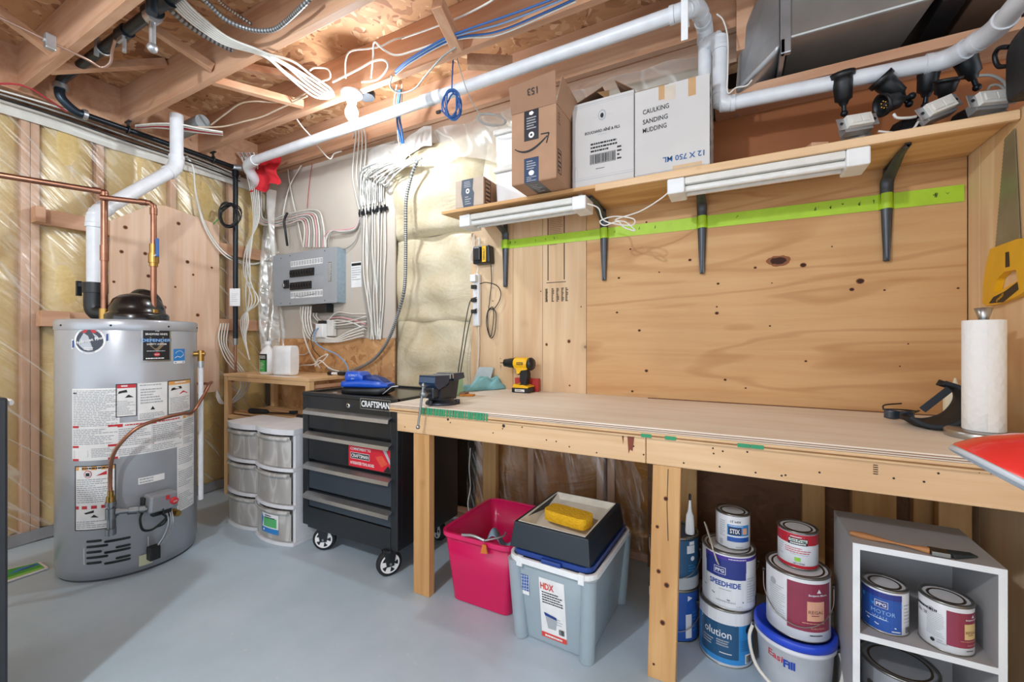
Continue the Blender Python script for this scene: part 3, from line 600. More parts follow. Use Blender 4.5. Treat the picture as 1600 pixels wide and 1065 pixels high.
for k, s_ in enumerate(('CAULKING', 'SANDING', 'MUDDING')): D.text(s_, a[0] + .035, 2.157 - .038 * k - (.0 if k else -.006), .021, MARK, wid=(.11, .105, .10)[k], al='l', rot=.04, bold=.012)
BLU = pm('stencil_blue', '2b5e96', .6)
for q0, r0, q1, r1, mt in ((-.30, 2.2, -.275, zt - .001, TAN), (-.18, 2.185, -.15, zt - .001, TAN), (-.275, 2.19, -.23, zt - .01, pm('tape_ghost', 'cdbfae', .6))): e_ = MB(mt); Draw(e_, planeY(a[1])).rect(q0, r0, q1, r1, mt); e_.build('tape_strip', body)
e_ = MB(BLU); Draw(e_, planeY(a[1])).text('12 X 750 ML', -.20, 1.935, .024, BLU, wid=.165, rot=pi, bold=.02); e_.build('stencil_print', body)
D.rect(a[0] + .01, ST + .006, b[0] - .02, ST + .008, GREYP)
D.rect(a[0] + .16, ST + .002, b[0] - .03, ST + .022, pm('box_crease', 'd4b48c', .7), .6)
d.build('hand_lettering', body)
# small parcel
t = thing('cardboard_box', 'small closed parcel box with dark printed tape at the shelf end', 'box', (-1.28, 2.0, ST))
a, b = (-1.372, 1.925), (-1.192, 2.15); zt = 2.03; CL = pm('pale_cardboard', 'c2b09e', .8)
m = MB(CL); m.box((a[0], a[1], ST + .0005), (b[0], b[1], zt)); m.box((b[0] - .0005, a[1] + .003, ST + .003), (b[0] + .001, b[1] - .003, zt - .003), CARD); body = m.build('body', t, .003)
d = MB(INK); D = Draw(d, planeY(a[1])); cx = -1.29; D.poly([(cx - .04, zt), (cx + .035, zt), (cx + .03, 1.97), (cx + .04, 1.95), (cx + .035, ST), (cx - .03, ST), (cx - .045, 1.96)], pm('slate_tape', '46505f', .5)); D.disc(cx - .002, 1.965, .012, .014, WHITE, 2); D.disc(cx - .002, 1.965, .005, .006, NTAPE, 3); D.lines(cx - .025, 1.985, cx + .02, 2.02, 4, GREYP, 2); D.lines(cx - .02, 1.89, cx + .02, 1.94, 4, GREYP, 2)
d.build('printed_tape', body)
d = MB(INK); D = Draw(d, planeX(b[0] + .001)); D.frame(1.94, 1.89, 2.0, 2.02, .005, INK); D.lines(1.948, 1.9, 1.992, 2.01, 5, INK); d.build('side_print', body)
# two stacked white tubs behind the tall box
for i, (z0, z1, nm, l) in enumerate(((ST + .0005, 2.095, 'plastic_tub', 'white plastic tub on the shelf, lower of two behind the brown box'), (2.0955, 2.30, 'plastic_tub', 'white plastic tub, upper of two behind the brown box'))):
    t = thing(nm, l, 'tub', (-1.06, 2.1, z0))
    m = MB(WHITE); m.box((-1.16, 2.01, z0), (-.965, 2.17, z1 - .03), tx=-.006, ty=-.006); m.build('body', t, .012)
    m = MB(OFFW); m.box((-1.175, 1.995, z1 - .03), (-.945, 2.185, z1)); m.build('lid', t, .008)
# ================================================================ water heater
HC = (-2.89, 1.061); HR = .285; HT = 1.255
TANK = pm('tank_grey', 'a9abb0', .3, .25, var=.02, coat=.3); TANKD = pm('tank_dark', '3c3e42', .5)
t = thing('water_heater', 'tall grey gas water heater covered in warning labels, on the floor in the corner', 'water heater', (HC[0], HC[1], 0))
m = MB(TANK); m.lathe([(HR - .02, .012), (HR - .006, .012), (HR - .006, .05), (HR, .055), (HR, HT - .012), (HR - .004, HT - .004), (HR - .03, HT)], (HC[0], HC[1], 0), 96); tank = m.build('tank', t)
m = MB(TANKD); m.lathe([(HR - .012, 0), (HR - .012, .03)], (HC[0], HC[1], 0), 64); m.build('base_ring', t)
m = MB(TANK); m.lathe([(HR + .002, HT - .052), (HR + .003, HT - .05), (HR + .003, HT - .006), (HR - .004, HT + .001), (.0001, HT + .004)], (HC[0], HC[1], 0), 96)
for a in range(0, 360, 45): m.ball((HC[0] + (HR + .003) * cos(R(a + 10)), HC[1] + (HR + .003) * sin(R(a + 10)), HT - .03), .005, 8, BLACK)
m.build('top_cap', t)
def hp(px, py):
    a, z = oncyl(px, py, HC[0], HC[1], HR); return a * HR, z
HF = lambda u, v, h: Vector((HC[0] + (HR + h) * cos(u / HR), HC[1] + (HR + h) * sin(u / HR), v))
def hrect(D, px0, py0, px1, py1, mat, lay=1, nu=4):
    (u0, z1), (u1, z0) = hp(px0, py0), hp(px1, py1); D.rect(u0, z0, u1, z1, mat, lay, nu); return u0, z0, u1, z1
def sheet(px0, px1, py0, py1, mat, name, fn, extra=None):
    """a sticker given by its left and right edge and the heights along its left edge"""
    u0, z1 = hp(px0, py0); z0 = hp(px0, py1)[1]; u1 = hp(px1, py0)[0]
    d = MB(mat); D = Draw(d, HF, .0005); D.rect(u0, z0, u1, z1, mat, 1, 12); fn(D, u0, z0, u1, z1); return d.build(name, tank)
rh = random.Random(4)
def main_label(D, u0, z0, u1, z1):
    W, H = u1 - u0, z1 - z0
    for k, (a, b) in enumerate(((.03, .96),)):
        D.lines(u0 + W * a, z0 + H * .47, u0 + W * b, z1 - H * .02, 22, GREYP, 2, .5, rh); D.rect(u0 + W * a, z1 - H * .07, u0 + W * .12, z1 - H * .055, INK, 3)
        for q in (.455, .18, -.02 + .02): D.rect(u0 + W * .02, z0 + H * q, u0 + W * .17, z0 + H * (q + .03), RED, 3); D.rect(u0 + W * .78, z0 + H * q, u0 + W * .97, z0 + H * (q + .03), RED, 3)
        D.lines(u0 + W * a, z0 + H * .22, u0 + W * b, z0 + H * .44, 9, GREYP, 2, .5, rh); D.lines(u0 + W * .45, z0 + H * .04, u0 + W * b, z0 + H * .17, 6, GREYP, 2, .5, rh); D.frame(u0 + W * .05, z0 + H * .05, u0 + W * .38, z0 + H * .14, .0015, GREYP)
sheet(113, 187, 607, 720, PAPER, 'instruction_label', main_label)
def warn(col, fig=True):
    def f(D, u0, z0, u1, z1):
        W, H = u1 - u0, z1 - z0; D.frame(u0, z0, u1, z1, .0035, INK, 3, 6); D.rect(u0 + .004, z1 - H * .13, u1 - .004, z1 - .0035, col, 2, 4); D.lines(u0 + W * .25, z1 - H * .10, u1 - W * .15, z1 - H * .03, 1, PAPER, 4, .6, rh)
        D.poly([(u0 + W * .1, z1 - H * .3), (u0 + W * .15, z1 - H * .22), (u0 + W * .5, z1 - H * .18), (u0 + W * .55, z1 - H * .26), (u0 + W * .3, z1 - H * .27)], INK, 3); D.poly([(u0 + W * .42, z1 - H * .42), (u0 + W * .6, z1 - H * .33), (u0 + W * .85, z1 - H * .42)], RED if col is not RED else INK, 3)
        D.lines(u0 + W * .08, z0 + H * .06, u1 - W * .08, z0 + H * .5, 10, GREYP, 2, .45, rh)
    return f
sheet(181, 214, 600, 652, PAPER, 'warning_label', warn(RED))
def plate(D, u0, z0, u1, z1):
    W, H = u1 - u0, z1 - z0; D.lines(u0 + W * .08, z0 + H * .42, u1 - W * .15, z1 - H * .14, 6, GREYP, 2, .5, rh); D.poly([(u0 + W * .4, z0 + H * .25), (u0 + W * .48, z0 + H * .35), (u0 + W * .56, z0 + H * .25)], INK, 2); D.lines(u0 + W * .05, z0 + H * .02, u1 - W * .1, z0 + H * .18, 4, GREYP, 2, .5, rh); D.lines(u0 + W * .05, z1 - H * .09, u1 - W * .05, z1 - H * .02, 1, GREYP, 2, .5, rh)
sheet(215.5, 261, 599, 656, PAPER, 'rating_label', plate)
sheet(262, 297, 595, 648, PAPER, 'warning_label', warn(ORANGE))
def lower(D, u0, z0, u1, z1):
    W, H = u1 - u0, z1 - z0
    for k, (a, b) in enumerate(((.01, .33), (.34, .72), (.74, .98))):
        D.rect(u0 + W * a, z1 - H * .12, u0 + W * (a + .05), z1 - H * .03, RED if k < 2 else ORANGE, 3); D.lines(u0 + W * (a + .07), z1 - H * .11, u0 + W * b, z1 - H * .04, 1, RED if k < 2 else ORANGE, 3, .5, rh)
        D.lines(u0 + W * (a + .01), z0 + H * .3, u0 + W * b, z1 - H * .16, 9, GREYP, 2, .45, rh); D.lines(u0 + W * (a + .01), z0 + H * .03, u0 + W * b, z0 + H * .24, 4, GREYP, 2, .45, rh)
        if k: D.rect(u0 + W * a, z0, u0 + W * a + .001, z1, GREYP, 2)
    D.rect(u0 + W * .35, z0 + H * .26, u0 + W * .7, z0 + H * .29, RED, 3); D.frame(u0 + W * .36, z0 + H * .5, u0 + W * .5, z0 + H * .75, .0015, GREYP)
sheet(182, 303, 661, 714, PAPER, 'instruction_label', lower)
def side(D, u0, z0, u1, z1):
    W, H = u1 - u0, z1 - z0
    for k in range(3): D.rect(u0 + W * .05, z1 - H * (.03 + .34 * k), u1 - W * .05, z1 - H * (.02 + .34 * k), ORANGE, 3); D.lines(u0 + W * .06, z1 - H * (.3 + .34 * k), u1 - W * .1, z1 - H * (.05 + .34 * k), 9, GREYP, 2, .45, rh)
sheet(276.5, 302.5, 696, 800, PAPER, 'side_label', side)
def lighting(D, u0, z0, u1, z1):
    W, H = u1 - u0, z1 - z0; D.frame(u0, z0, u1, z1, .004, INK, 3, 6); D.rect(u0 + .005, z1 - H * .07, u1 - .005, z1 - .004, ORANGE, 2, 4); D.lines(u0 + W * .2, z1 - H * .06, u1 - W * .1, z1 - H * .02, 1, INK, 3, .6, rh)
    D.disc(u0 + W * .35, z1 - H * .13, .016, .018, RED, 3); D.disc(u0 + W * .35, z1 - H * .13, .013, .015, PAPER, 4); D.rect(u0 + W * .3, z1 - H * .16, u0 + W * .4, z1 - H * .11, INK, 5); D.poly([(u0 + W * .55, z1 - H * .16), (u0 + W * .65, z1 - H * .13), (u0 + W * .8, z1 - H * .09), (u0 + W * .8, z1 - H * .15)], RED, 3)
    D.lines(u0 + W * .06, z0 + H * .42, u1 - W * .06, z1 - H * .2, 12, GREYP, 2, .5, rh); D.rect(u0 + .005, z0 + H * .33, u1 - .005, z0 + H * .38, RED, 2, 4)
    D.poly([(u0 + W * .25, z0 + H * .27), (u0 + W * .5, z0 + H * .31), (u0 + W * .5, z0 + H * .27), (u0 + W * .3, z0 + H * .25)], INK, 3); D.poly([(u0 + W * .42, z0 + H * .2), (u0 + W * .5, z0 + H * .24), (u0 + W * .62, z0 + H * .19)], INK, 3); D.lines(u0 + W * .06, z0 + H * .03, u1 - W * .06, z0 + H * .15, 4, GREYP, 2, .5, rh)
sheet(117.5, 181, 728, 829, PAPER, 'warning_label', lighting)
def strip(D, u0, z0, u1, z1): D.lines(u0 + .005, z0 + .002, u1 - .005, z1 - .002, 2, GREYP, 2, .5, rh)
sheet(216, 257, 747, 757, PAPER, 'strip_label', strip)
def shield(D, u0, z0, u1, z1):
    W, H = u1 - u0, z1 - z0; D.frame(u0 - .004, z0 - .004, u1 + .004, z1 + .004, .007, STEEL, 3, 6); cx = (u0 + u1) / 2; BR = pm('shield_bronze', '8d7b66', .4, .4)
    D.poly([(cx - W * .25, z0 + H * .72), (cx + W * .25, z0 + H * .72), (cx + W * .24, z0 + H * .45), (cx, z0 + H * .27), (cx - W * .24, z0 + H * .45)], BR, 2)
    D.text('BRADFORD WHITE', cx, z0 + H * .80, H * .06, PAPER, 4, W * .78, bold=.02); D.text('The', cx, z0 + H * .9, H * .05, PAPER, 4); D.rect(u0 - .005, z0 + H * .56, u1 + .005, z0 + H * .67, pm('defender_band', '1d3c66', .5), 3, 6)
    D.text('DEFENDER', cx, z0 + H * .615, H * .085, pm('defender_blue', '8fbbe6', .5), 5, W * 1.02, bold=.02); D.text('SAFETY SYSTEM', cx, z0 + H * .50, H * .05, PAPER, 4, W * .7, bold=.02)
    D.disc(cx, z0 + H * .19, .013, .010, RED, 3); D.lines(cx - .01, z0 + H * .17, cx + .01, z0 + H * .21, 2, PAPER, 4); D.lines(u0 + W * .12, z0 + H * .05, u1 - W * .1, z0 + H * .1, 1, PAPER, 3, .6, rh); D.lines(u0 + W * .15, z0 + H * .27, u1 - W * .15, z0 + H * .32, 1, GREYP, 3, .5, rh)
sheet(222, 265.5, 511, 564, INK, 'brand_plate', shield)
def star(D, u0, z0, u1, z1):
    W, H = u1 - u0, z1 - z0; cx, cz = u0 + W * .5, z0 + H * .55; D.stroke([(cx + W * .38 * cos(q), cz + H * .32 * sin(q)) for q in [.2 + 2.5 * k / 10 for k in range(11)]], .002, PAPER, 2); D.stroke([(u0 + W * .1, z0 + H * .38), (u0 + W * .3, z0 + H * .5), (u0 + W * .6, z0 + H * .42), (u1 - W * .1, z0 + H * .6)], .003, PAPER, 2); D.rect(u0, z0, u1, z0 + H * .18, PAPER, 2, 3); D.rect(u0 + W * .1, z0 + H * .05, u1 - W * .1, z0 + H * .12, BLUEP, 3)
sheet(271, 288.5, 545, 568, BLUEP, 'energy_label', star)
d = MB(INK); D = Draw(d, HF, .0005); u, z = hp(139, 532); r = .062
pl = [(u + r * 1.05 * cos(q), z + r * sin(q)) for q in [2 * pi * k / 28 for k in range(28)]]; D.poly(pl, PAPER, 1); D.disc(u, z, r * .9, r * .86, pm('sticker_dark', '3a3f4a', .5), 2, 28); D.poly([(u - r * .5, z + r * .6), (u + r * .5, z + r * .6), (u + r * .4, z + r * .82), (u - r * .3, z + r * .84)], RED, 3)
def slant(k, hh): return [(u + k * r * 1.25 * sx, z + .012 * sx * 1.4 + hh * sy) for sx, sy in ((-1, -1), (1, -1), (1, 1), (-1, 1))]
D.poly(slant(1.0, .022), PAPER, 3); D.poly(slant(.96, .017), pm('sticker_blue', '2c4a86', .5), 4); D.text('Hydrojet Plus', u, z, .018, PAPER, 5, .12, rot=.24, bold=.02); D.lines(u - .02, z - .045, u + .025, z - .03, 2, PAPER, 3, .5, rh)
d.build('round_sticker', tank)
d = MB(BLACK); D = Draw(d, HF, .0006)
for k in range(5):
    for (p0, p1) in (((137, 157), (165, 202)) if k % 2 == 0 else ((137, 167), (183, 202))):
        u0, z = hp(p0, 846 + k * 8.5); u1 = hp(p1, 846 + k * 8.5)[0]; D.rect(u0, z - .006, u1, z + .006, BLACK, 1, 4); D.disc(u0, z, .006, .006, BLACK, 1, 10); D.disc(u1, z, .006, .006, BLACK, 1, 10)
d.build('air_slot', tank)
m = MB(TANK); D = Draw(m, HF, .002); u0, z0 = hp(131, 882); u1, z1 = hp(231, 838); D.rect(u0, z0 - .0, u0 + .003, z1, PVC, .5, 1); D.rect(u1, z0, u1 + .003, z1, PVC, .5, 1); m.build('access_panel', tank)
def hpt(px, py, off): a, z = oncyl(px, py, HC[0], HC[1], HR + off); return Vector((HC[0] + (HR + off) * cos(a), HC[1] + (HR + off) * sin(a), z))
# gas valve with its knob, wires and pilot
a0, zc = oncyl(252, 782, HC[0], HC[1], HR + .05); nrm = Vector((cos(a0), sin(a0), 0)); tg = Vector((-sin(a0), cos(a0), 0))
MV = Matrix.Translation(Vector((HC[0], HC[1], zc)) + nrm * (HR + .05)) @ Matrix(((tg.x, nrm.x, 0, 0), (tg.y, nrm.y, 0, 0), (0, 0, 1, 0), (0, 0, 0, 1)))
VG = pm('valve_grey', '8f9297', .4, .3)
m = MB(VG); m.M = MV; m.box((-.062, -.05, -.042), (.062, .035, .042), tx=.006); gv = m.build('gas_valve', t, .01)
m = MB(BLACK); m.M = MV; m.box((-.068, -.05, -.04), (-.05, -.015, .03)); m.box((-.03, -.01, -.075), (.05, -.045, -.043)); m.build('valve_back', gv, .004)
m = MB(RED); m.M = MV; m.lathe([(.017, 0), (.017, .012), (.013, .015)], (.038, .035, -.004), 20, None, (0, 1, 0)); m.build('red_knob', gv)
m = MB(RED); m.M = MV; m.box((.005, .034, .01), (.02, .039, .03)); m.build('red_button', gv)
m = MB(INK); m.M = MV; D = Draw(m, lambda u, v, h: Vector((u, .035 + h, v))); D.text('OFF', .038, -.004, .008, PAPER, 50, .018); m.build('knob_print', gv)
BR2 = BRASS
def pipe(m, P, r, mat=None, n=12): m.tube(P, r, n, mat)
p_t = hpt(174, 800, .07)
m = MB(CAST); q = hpt(173, 800, .07); e = MV @ Vector((-.06, .005, -.018))
m.cyl(q + Vector((0, 0, -.09)), q + Vector((0, 0, .055)), .013, 16); m.cyl(q + Vector((0, 0, .03)), q + Vector((0, 0, .05)), .021, 12); m.cyl(q + Vector((0, 0, -.03)), q + Vector((0, 0, .02)), .02, 16); m.cyl(q + Vector((0, 0, -.105)), q + Vector((0, 0, -.075)), .021, 8); m.cyl(q, e, .012, 14)
mid = (q + e) / 2; dv = (e - q).normalized(); m.cyl(mid - dv * .005, mid + dv * .03, .019, 8); m.cyl(q + dv * .015, q + dv * .03, .018, 12); m.cyl(e - dv * .03, e - dv * .008, .018, 8); m.build('drip_leg', t)
m = MB(BRASS); m.cyl(q + Vector((0, 0, .05)), q + Vector((0, 0, .075)), .018, 6); m.cyl(q + Vector((0, 0, .075)), q + Vector((0, 0, .10)), .012, 14); m.build('flare_nut', t)
P = [q + Vector((0, 0, .09)), hpt(172, 755, .07), hpt(174, 720, .08), hpt(186, 695, .09), hpt(215, 668, .09), hpt(255, 653, .08), hpt(285, 646, .055), hpt(303, 641, .03), Vector((-2.70, 1.35, .90)), Vector((-2.85, 1.42, .89)), Vector((-3.1, 1.42, .88)), Vector((-3.5, 1.42, .87))]
m = MB(COPPER); m.tube(spline(P, 8), .0085, 10); m.build('gas_line', t)
m = MB(RUB); P = [MV @ Vector(v) for v in ((-.065, -.02, -.03), (-.085, .0, -.06), (-.075, .0, -.115), (-.04, 0, -.13), (0, 0, -.11), (.02, 0, -.09), (.0, .0, -.06))]; m.tube(spline(P, 6), .0055, 8)
P = [MV @ Vector(v) for v in ((.035, -.02, -.06), (.035, -.01, -.09), (.01, 0, -.12), (-.03, 0, -.125))]; m.tube(spline(P, 6), .004, 8); P = [MV @ Vector(v) for v in ((-.005, .03, -.02), (-.005, .036, -.05), (.01, .03, -.09))]; m.tube(spline(P, 6), .003, 8); m.build('valve_wire', t)
m = MB(GALV)
for k, dx in enumerate((.03, .042, .05)): P = [MV @ Vector(v) for v in ((dx, -.02, -.06), (dx, -.0, -.12), (dx - .012, -.01, -.18), (dx - .035, -.02, -.225))]; m.tube(spline(P, 6), .004, 8)
m.build('burner_tube', t)
m = MB(BLACK); c = hpt(240, 862, .02); m.box(c - Vector((.022, .022, .035)), c + Vector((.022, .022, .03))); m.build('igniter_box', t, .004)
d = MB(OFFW); D = Draw(d, HF, .003); u0, z1 = hp(217, 868); u1, z0 = hp(238, 878); D.rect(u0, z0, u1, z1, pm('sight_plate', 'cfcfae', .5), 1, 4); d.build('sight_plate', t)
m = MB(BRASS); c = hpt(268, 800, .0); d_ = Vector((c.x - HC[0], c.y - HC[1], 0)).normalized(); m.cyl(c, c + d_ * .035, .012, 14); m.cyl(c + d_ * .012, c + d_ * .02, .02, 16); m.cyl(c + d_ * .035, c + d_ * .05, .016, 6); m.build('drain_valve', t)
# relief valve and discharge tube
a, z = oncyl(303, 553, HC[0], HC[1], HR); c0 = Vector((HC[0] + HR * cos(a + .25), HC[1] + HR * sin(a + .25), at(303, 553, D=2.35).z)); dv = Vector((cos(a + .25), sin(a + .25), 0))
tp = Vector((-2.672, 1.292, c0.z)); dv = Vector((tp.x - HC[0], tp.y - HC[1], 0)).normalized(); c0 = Vector((HC[0], HC[1], c0.z)) + dv * (HR - .002)
m = MB(BRASS); m.cyl(c0, tp + dv * .01, .014, 14); m.cyl(tp + Vector((0, 0, -.05)), tp + Vector((0, 0, .02)), .016, 14); m.cyl(tp, tp + dv * .02, .012, 10); m.build('relief_valve', t)
m = MB(PVC); m.cyl(tp + Vector((0, 0, -.82)), tp + Vector((0, 0, -.05)), .0125, 14); m.cyl(tp + Vector((0, 0, -.075)), tp + Vector((0, 0, -.04)), .017, 14, GALV); m.build('discharge_tube', t)
# draft blower on the top
bc = Vector((HC[0] + .02, HC[1] + .02, HT + .003))
m = MB(BLACKG); m.lathe([(.135, 0), (.135, .03), (.128, .04), (.12, .045), (.118, .07), (.10, .115), (.075, .135), (.04, .147), (.0001, .15)], bc, 40); m.build('blower_housing', t)
ax = Vector((.468, -.884, 0)); ux = Vector((.884, .468, 0))
m = MB(BLACKG); m.lathe([(.088, 0), (.092, .01), (.092, .04), (.08, .05), (.0001, .052)], bc + Vector((0, 0, .085)) + ax * -.06 , 36, None, ax); m.build('blower_scroll', t)
m = MB(BLACKG); m.lathe([(.055, 0), (.055, .03), (.04, .055), (.02, .062), (.0001, .063)], bc + Vector((0, 0, .075)) + ax * .0, 30, None, ax); m.build('blower_motor', t)
v0 = at(149, 440, D=2.30)
VB = Vector((v0.x, v0.y, HT + .20))
m = MB(BLACK); P = spline([bc + Vector((0, 0, .05)) - ux * .10, Vector((v0.x, v0.y, HT + .045)) + ux * .05, Vector((v0.x, v0.y, HT + .07)), VB], 6); m.tube(P, .045, 16); m.cyl(VB - Vector((0, 0, .045)), VB + Vector((0, 0, .01)), .052, 20)
m.bar(VB + ux * -.09 - Vector((0, 0, .06)), VB + ux * -.09 + Vector((0, 0, .02)), .02, .02); m.bar(VB + ux * -.09, VB + ux * -.03, .02, .02); m.build('vent_boot', t)
# ---- white vent pipe
t2 = thing('vent_pipe', 'white plastic flue pipe rising in a dog-leg from the water heater', 'pipe', tuple(VB))
e1 = Vector((v0.x, v0.y, 1.84)); e2 = at(276, 262, D=2.72); top = Vector((e2.x, e2.y, 2.60)); e1z = e1.z
def pvcrun(t, P, r, mat=PVC, rb=.05, hub=1.14, nm='pipe_run'):
    for a, b in zip(P, P[1:]):
        m = MB(mat); m.cyl(a, b, r, 24); m.build(nm, t)
    for i in range(1, len(P) - 1):
        a = (P[i - 1] - P[i]).normalized(); b = (P[i + 1] - P[i]).normalized(); L = r * 1.5; m = MB(mat)
        Q = []
        for k in range(9): q = k / 8; Q.append((P[i] + a * L) * (1 - q) ** 2 + P[i] * 2 * q * (1 - q) + (P[i] + b * L) * q * q)
        m.tube(Q, r * hub, 24); m.cyl(P[i] + a * L, P[i] + a * (L + r * .6), r * (hub + .04), 24); m.cyl(P[i] + b * L, P[i] + b * (L + r * .6), r * (hub + .04), 24); m.build('elbow', t)
pvcrun(t2, [VB, e1, e2, top], .036)
# ---- copper water pipes
cA = at(163, 480, D=2.22); cB = at(240, 480, D=2.28); zA, zB = 1.93, 1.89
A0 = Vector((cA.x, cA.y, HT + .004)); A1 = Vector((cA.x, cA.y, zA)); B0 = Vector((cB.x, cB.y, HT + .004)); B1 = Vector((cB.x, cB.y, zB))
t3 = thing('copper_pipe', 'copper water pipe crossing high above the heater and dropping in front of the flue', 'pipe', tuple(A0))
m = MB(COPPER); far = at(-40, 267, Z=zA); m.tube([A0 + Vector((0, 0, .03))] + [A1 + Vector((0, 0, -.03)), A1 + Vector((0, 0, -.01)), A1 + (far - A1).normalized() * .012, A1 + (far - A1).normalized() * .035] + [far], .0145, 14); m.build('tube', t3)
m = MB(COPPER); m.cyl(A1 + Vector((0, 0, -.045)), A1 + Vector((0, 0, -.01)), .018, 16); dd = (far - A1).normalized(); m.cyl(A1 + dd * .012, A1 + dd * .045, .018, 16); m.ball(A1 + Vector((0, 0, -.004)), .018, 16); m.build('elbow', t3); m = MB(COPPER); z_ = 1.62; m.cyl(Vector((cA.x, cA.y, z_ - .05)), Vector((cA.x, cA.y, z_ + .03)), .018, 16); m.build('fitting', t3)
m = MB(BRASS); m.cyl(A0, A0 + Vector((0, 0, .06)), .021, 14); m.build('nipple', t3)
t3 = thing('copper_pipe', 'shorter copper pipe with the blue-handled valve, over the heater', 'pipe', tuple(B0))
farB = A1 + dd * .02 + Vector((0, 0, -.035)) - Vector((-.02, 0, 0)); db = (farB - B1).normalized()
m = MB(COPPER); m.tube([B0 + Vector((0, 0, .03)), B1 + Vector((0, 0, -.04)), B1 + Vector((0, 0, -.012)), B1 + db * .015, B1 + db * .045, farB], .0135, 14); m.build('tube', t3)
m = MB(BRASS); zv = 1.60; m.cyl(Vector((cB.x, cB.y, zv - .05)), Vector((cB.x, cB.y, zv + .07)), .019, 14); m.cyl(Vector((cB.x, cB.y, zv - .03)), Vector((cB.x, cB.y, zv + .02)), .025, 8); m.build('ball_valve', t3); m = MB(BRASS); m.cyl(B0, B0 + Vector((0, 0, .06)), .021, 14); m.build('nipple', t3); m = MB(COPPER); m.cyl(B1 + Vector((0, 0, -.06)), B1 + Vector((0, 0, -.025)), .017, 14); m.cyl(B1 + db * .03, B1 + db * .06, .017, 14); m.build('elbow', t3)
m = MB(pm('handle_blue', '2f5f9e', .4)); p = Vector((cB.x, cB.y, zv)) + ux * .03 + ax * .012; m.bar(p + Vector((0, 0, .0)), p + Vector((0, 0, .10)), .022, .012, None, (0, 1, 0)); m.build('valve_handle', t3, .005)
m = MB(GALV); m.bar(p - ux * .03, p + Vector((0, 0, .01)), .012, .006); m.build('valve_stem', t3)
# ---- knotty plywood sheet on the left wall
KX = XL + .061
P = [at(170, 605, X=KX), at(171, 345, X=KX), at(236, 320, X=KX), at(258, 322, X=KX), at(341, 352, X=KX), at(341, 612, X=KX)]
for q in P: q.x = KX
P[0].z = .76; P[5].z = .76
m = MB(PLY_H); m.org = tuple(P[0]); m.prism([P[k] for k in range(6)], (.014, 0, 0)); o = m.build('plywood_sheet', None, .001); tag(o, 'knotty plywood sheet with clipped corners fixed behind the water heater', 'plywood')
d = MB(pm('knot_hole', '3a1c10', .8)); D = Draw(d, planeX(KX + .014)); K2 = pm('knot_ring', '8a5430', .7)
for px, py, r in ((196, 355, .012), (190, 393, .011), (227, 396, .011), (279, 349, .012), (293, 409, .012), (232, 431, .011), (302, 429, .008), (257, 480, .012), (309, 492, .012), (178, 440, .008), (274, 448, .007), (331, 418, .008)):
    q = at(px, py, X=KX + .015); D.disc(q.y, q.z, r * 1.1, r * 1.1, K2, 1, 16); D.disc(q.y, q.z, r * .6, r * .6, d.mats[0], 2, 12)
d.build('dark_knot', o)
# ================================================================ black gas pipe
IRON = pm('iron_pipe', '1b2026', .35, .5); IRON2 = pm('iron_pipe_worn', '2b3640', .3, .6)
g = [Vector((-3.45, .943, 2.655)), Vector((-3.45, .943, 2.56)), Vector((-3.45, .985, 2.505)), Vector((-3.45, 1.905, 2.50))]
t = thing('gas_pipe', 'black iron gas pipe running under the joists and down the corner', 'pipe', tuple(g[3]))
m = MB(IRON2); m.cyl(Vector((-2.36, .943, 2.655)), g[0] + Vector((.02, 0, 0)), .024, 20); m.build('overhead_run', t)
m = MB(IRON2); m.tube(spline([g[0] + Vector((.03, 0, 0)), g[0] + Vector((0, 0, -.015)), g[1], g[2] + Vector((0, .02, -.0)), g[2] + Vector((0, .06, 0))], 5), .024, 16); m.build('elbow', t)
m = MB(GALV); m.cyl(g[0] + Vector((0, 0, -.05)), g[0] + Vector((0, 0, -.02)), .033, 16); m.cyl(g[2] + Vector((0, .05, 0)), g[2] + Vector((0, .07, 0)), .031, 16); m.build('collar', t)
m = MB(IRON); m.cyl(g[2] + Vector((0, .05, 0)), g[3], .017, 16); m.build('wall_run', t)
d0 = Vector((-3.45, 1.91, 2.50)); zb = 1.17
m = MB(IRON); m.cyl(d0 + Vector((0, 0, -.03)), Vector((d0.x, d0.y, zb)), .018, 16); m.build('drop_run', t)
m = MB(IRON); m.ball(d0, .028, 14, GALV); m.cyl(d0, d0 + Vector((.05, .03, .0)), .024, 14, GALV); m.cyl(d0 + Vector((0, 0, -.07)), d0 + Vector((0, 0, -.02)), .024, 14); m.build('tee', t)
m = MB(COPPER); m.tube(spline([Vector((d0.x, d0.y, zb)), Vector((d0.x, d0.y, .98)), Vector((d0.x - .01, d0.y, .88)), Vector((-3.45, 1.85, .855)), Vector((-3.35, 1.84, .85))], 6), .008, 10); m.cyl(Vector((d0.x, d0.y, zb - .05)), Vector((d0.x, d0.y, zb + .02)), .016, 8, CAST); m.build('copper_tail', t)
for y in (1.25, 1.75):
    m = MB(BLACK); m.tube([Vector((-3.45 + .024 * cos(q), y, 2.503 + .024 * sin(q))) for q in [2 * pi * k / 14 for k in range(14)]], .006, 6, closed=True); m.box((-3.456, y - .006, 2.52), (-3.444, y + .006, 2.56)); m.box((-3.48, y - .008, 2.552), (-3.42, y + .008, 2.56)); m.build('pipe_hanger', t)
m = MB(PAPER); q = at(367, 450, D=3.25); m.box((q.x - .001, q.y - .04, q.z), (q.x + .002, q.y + .04, q.z + .12)); 
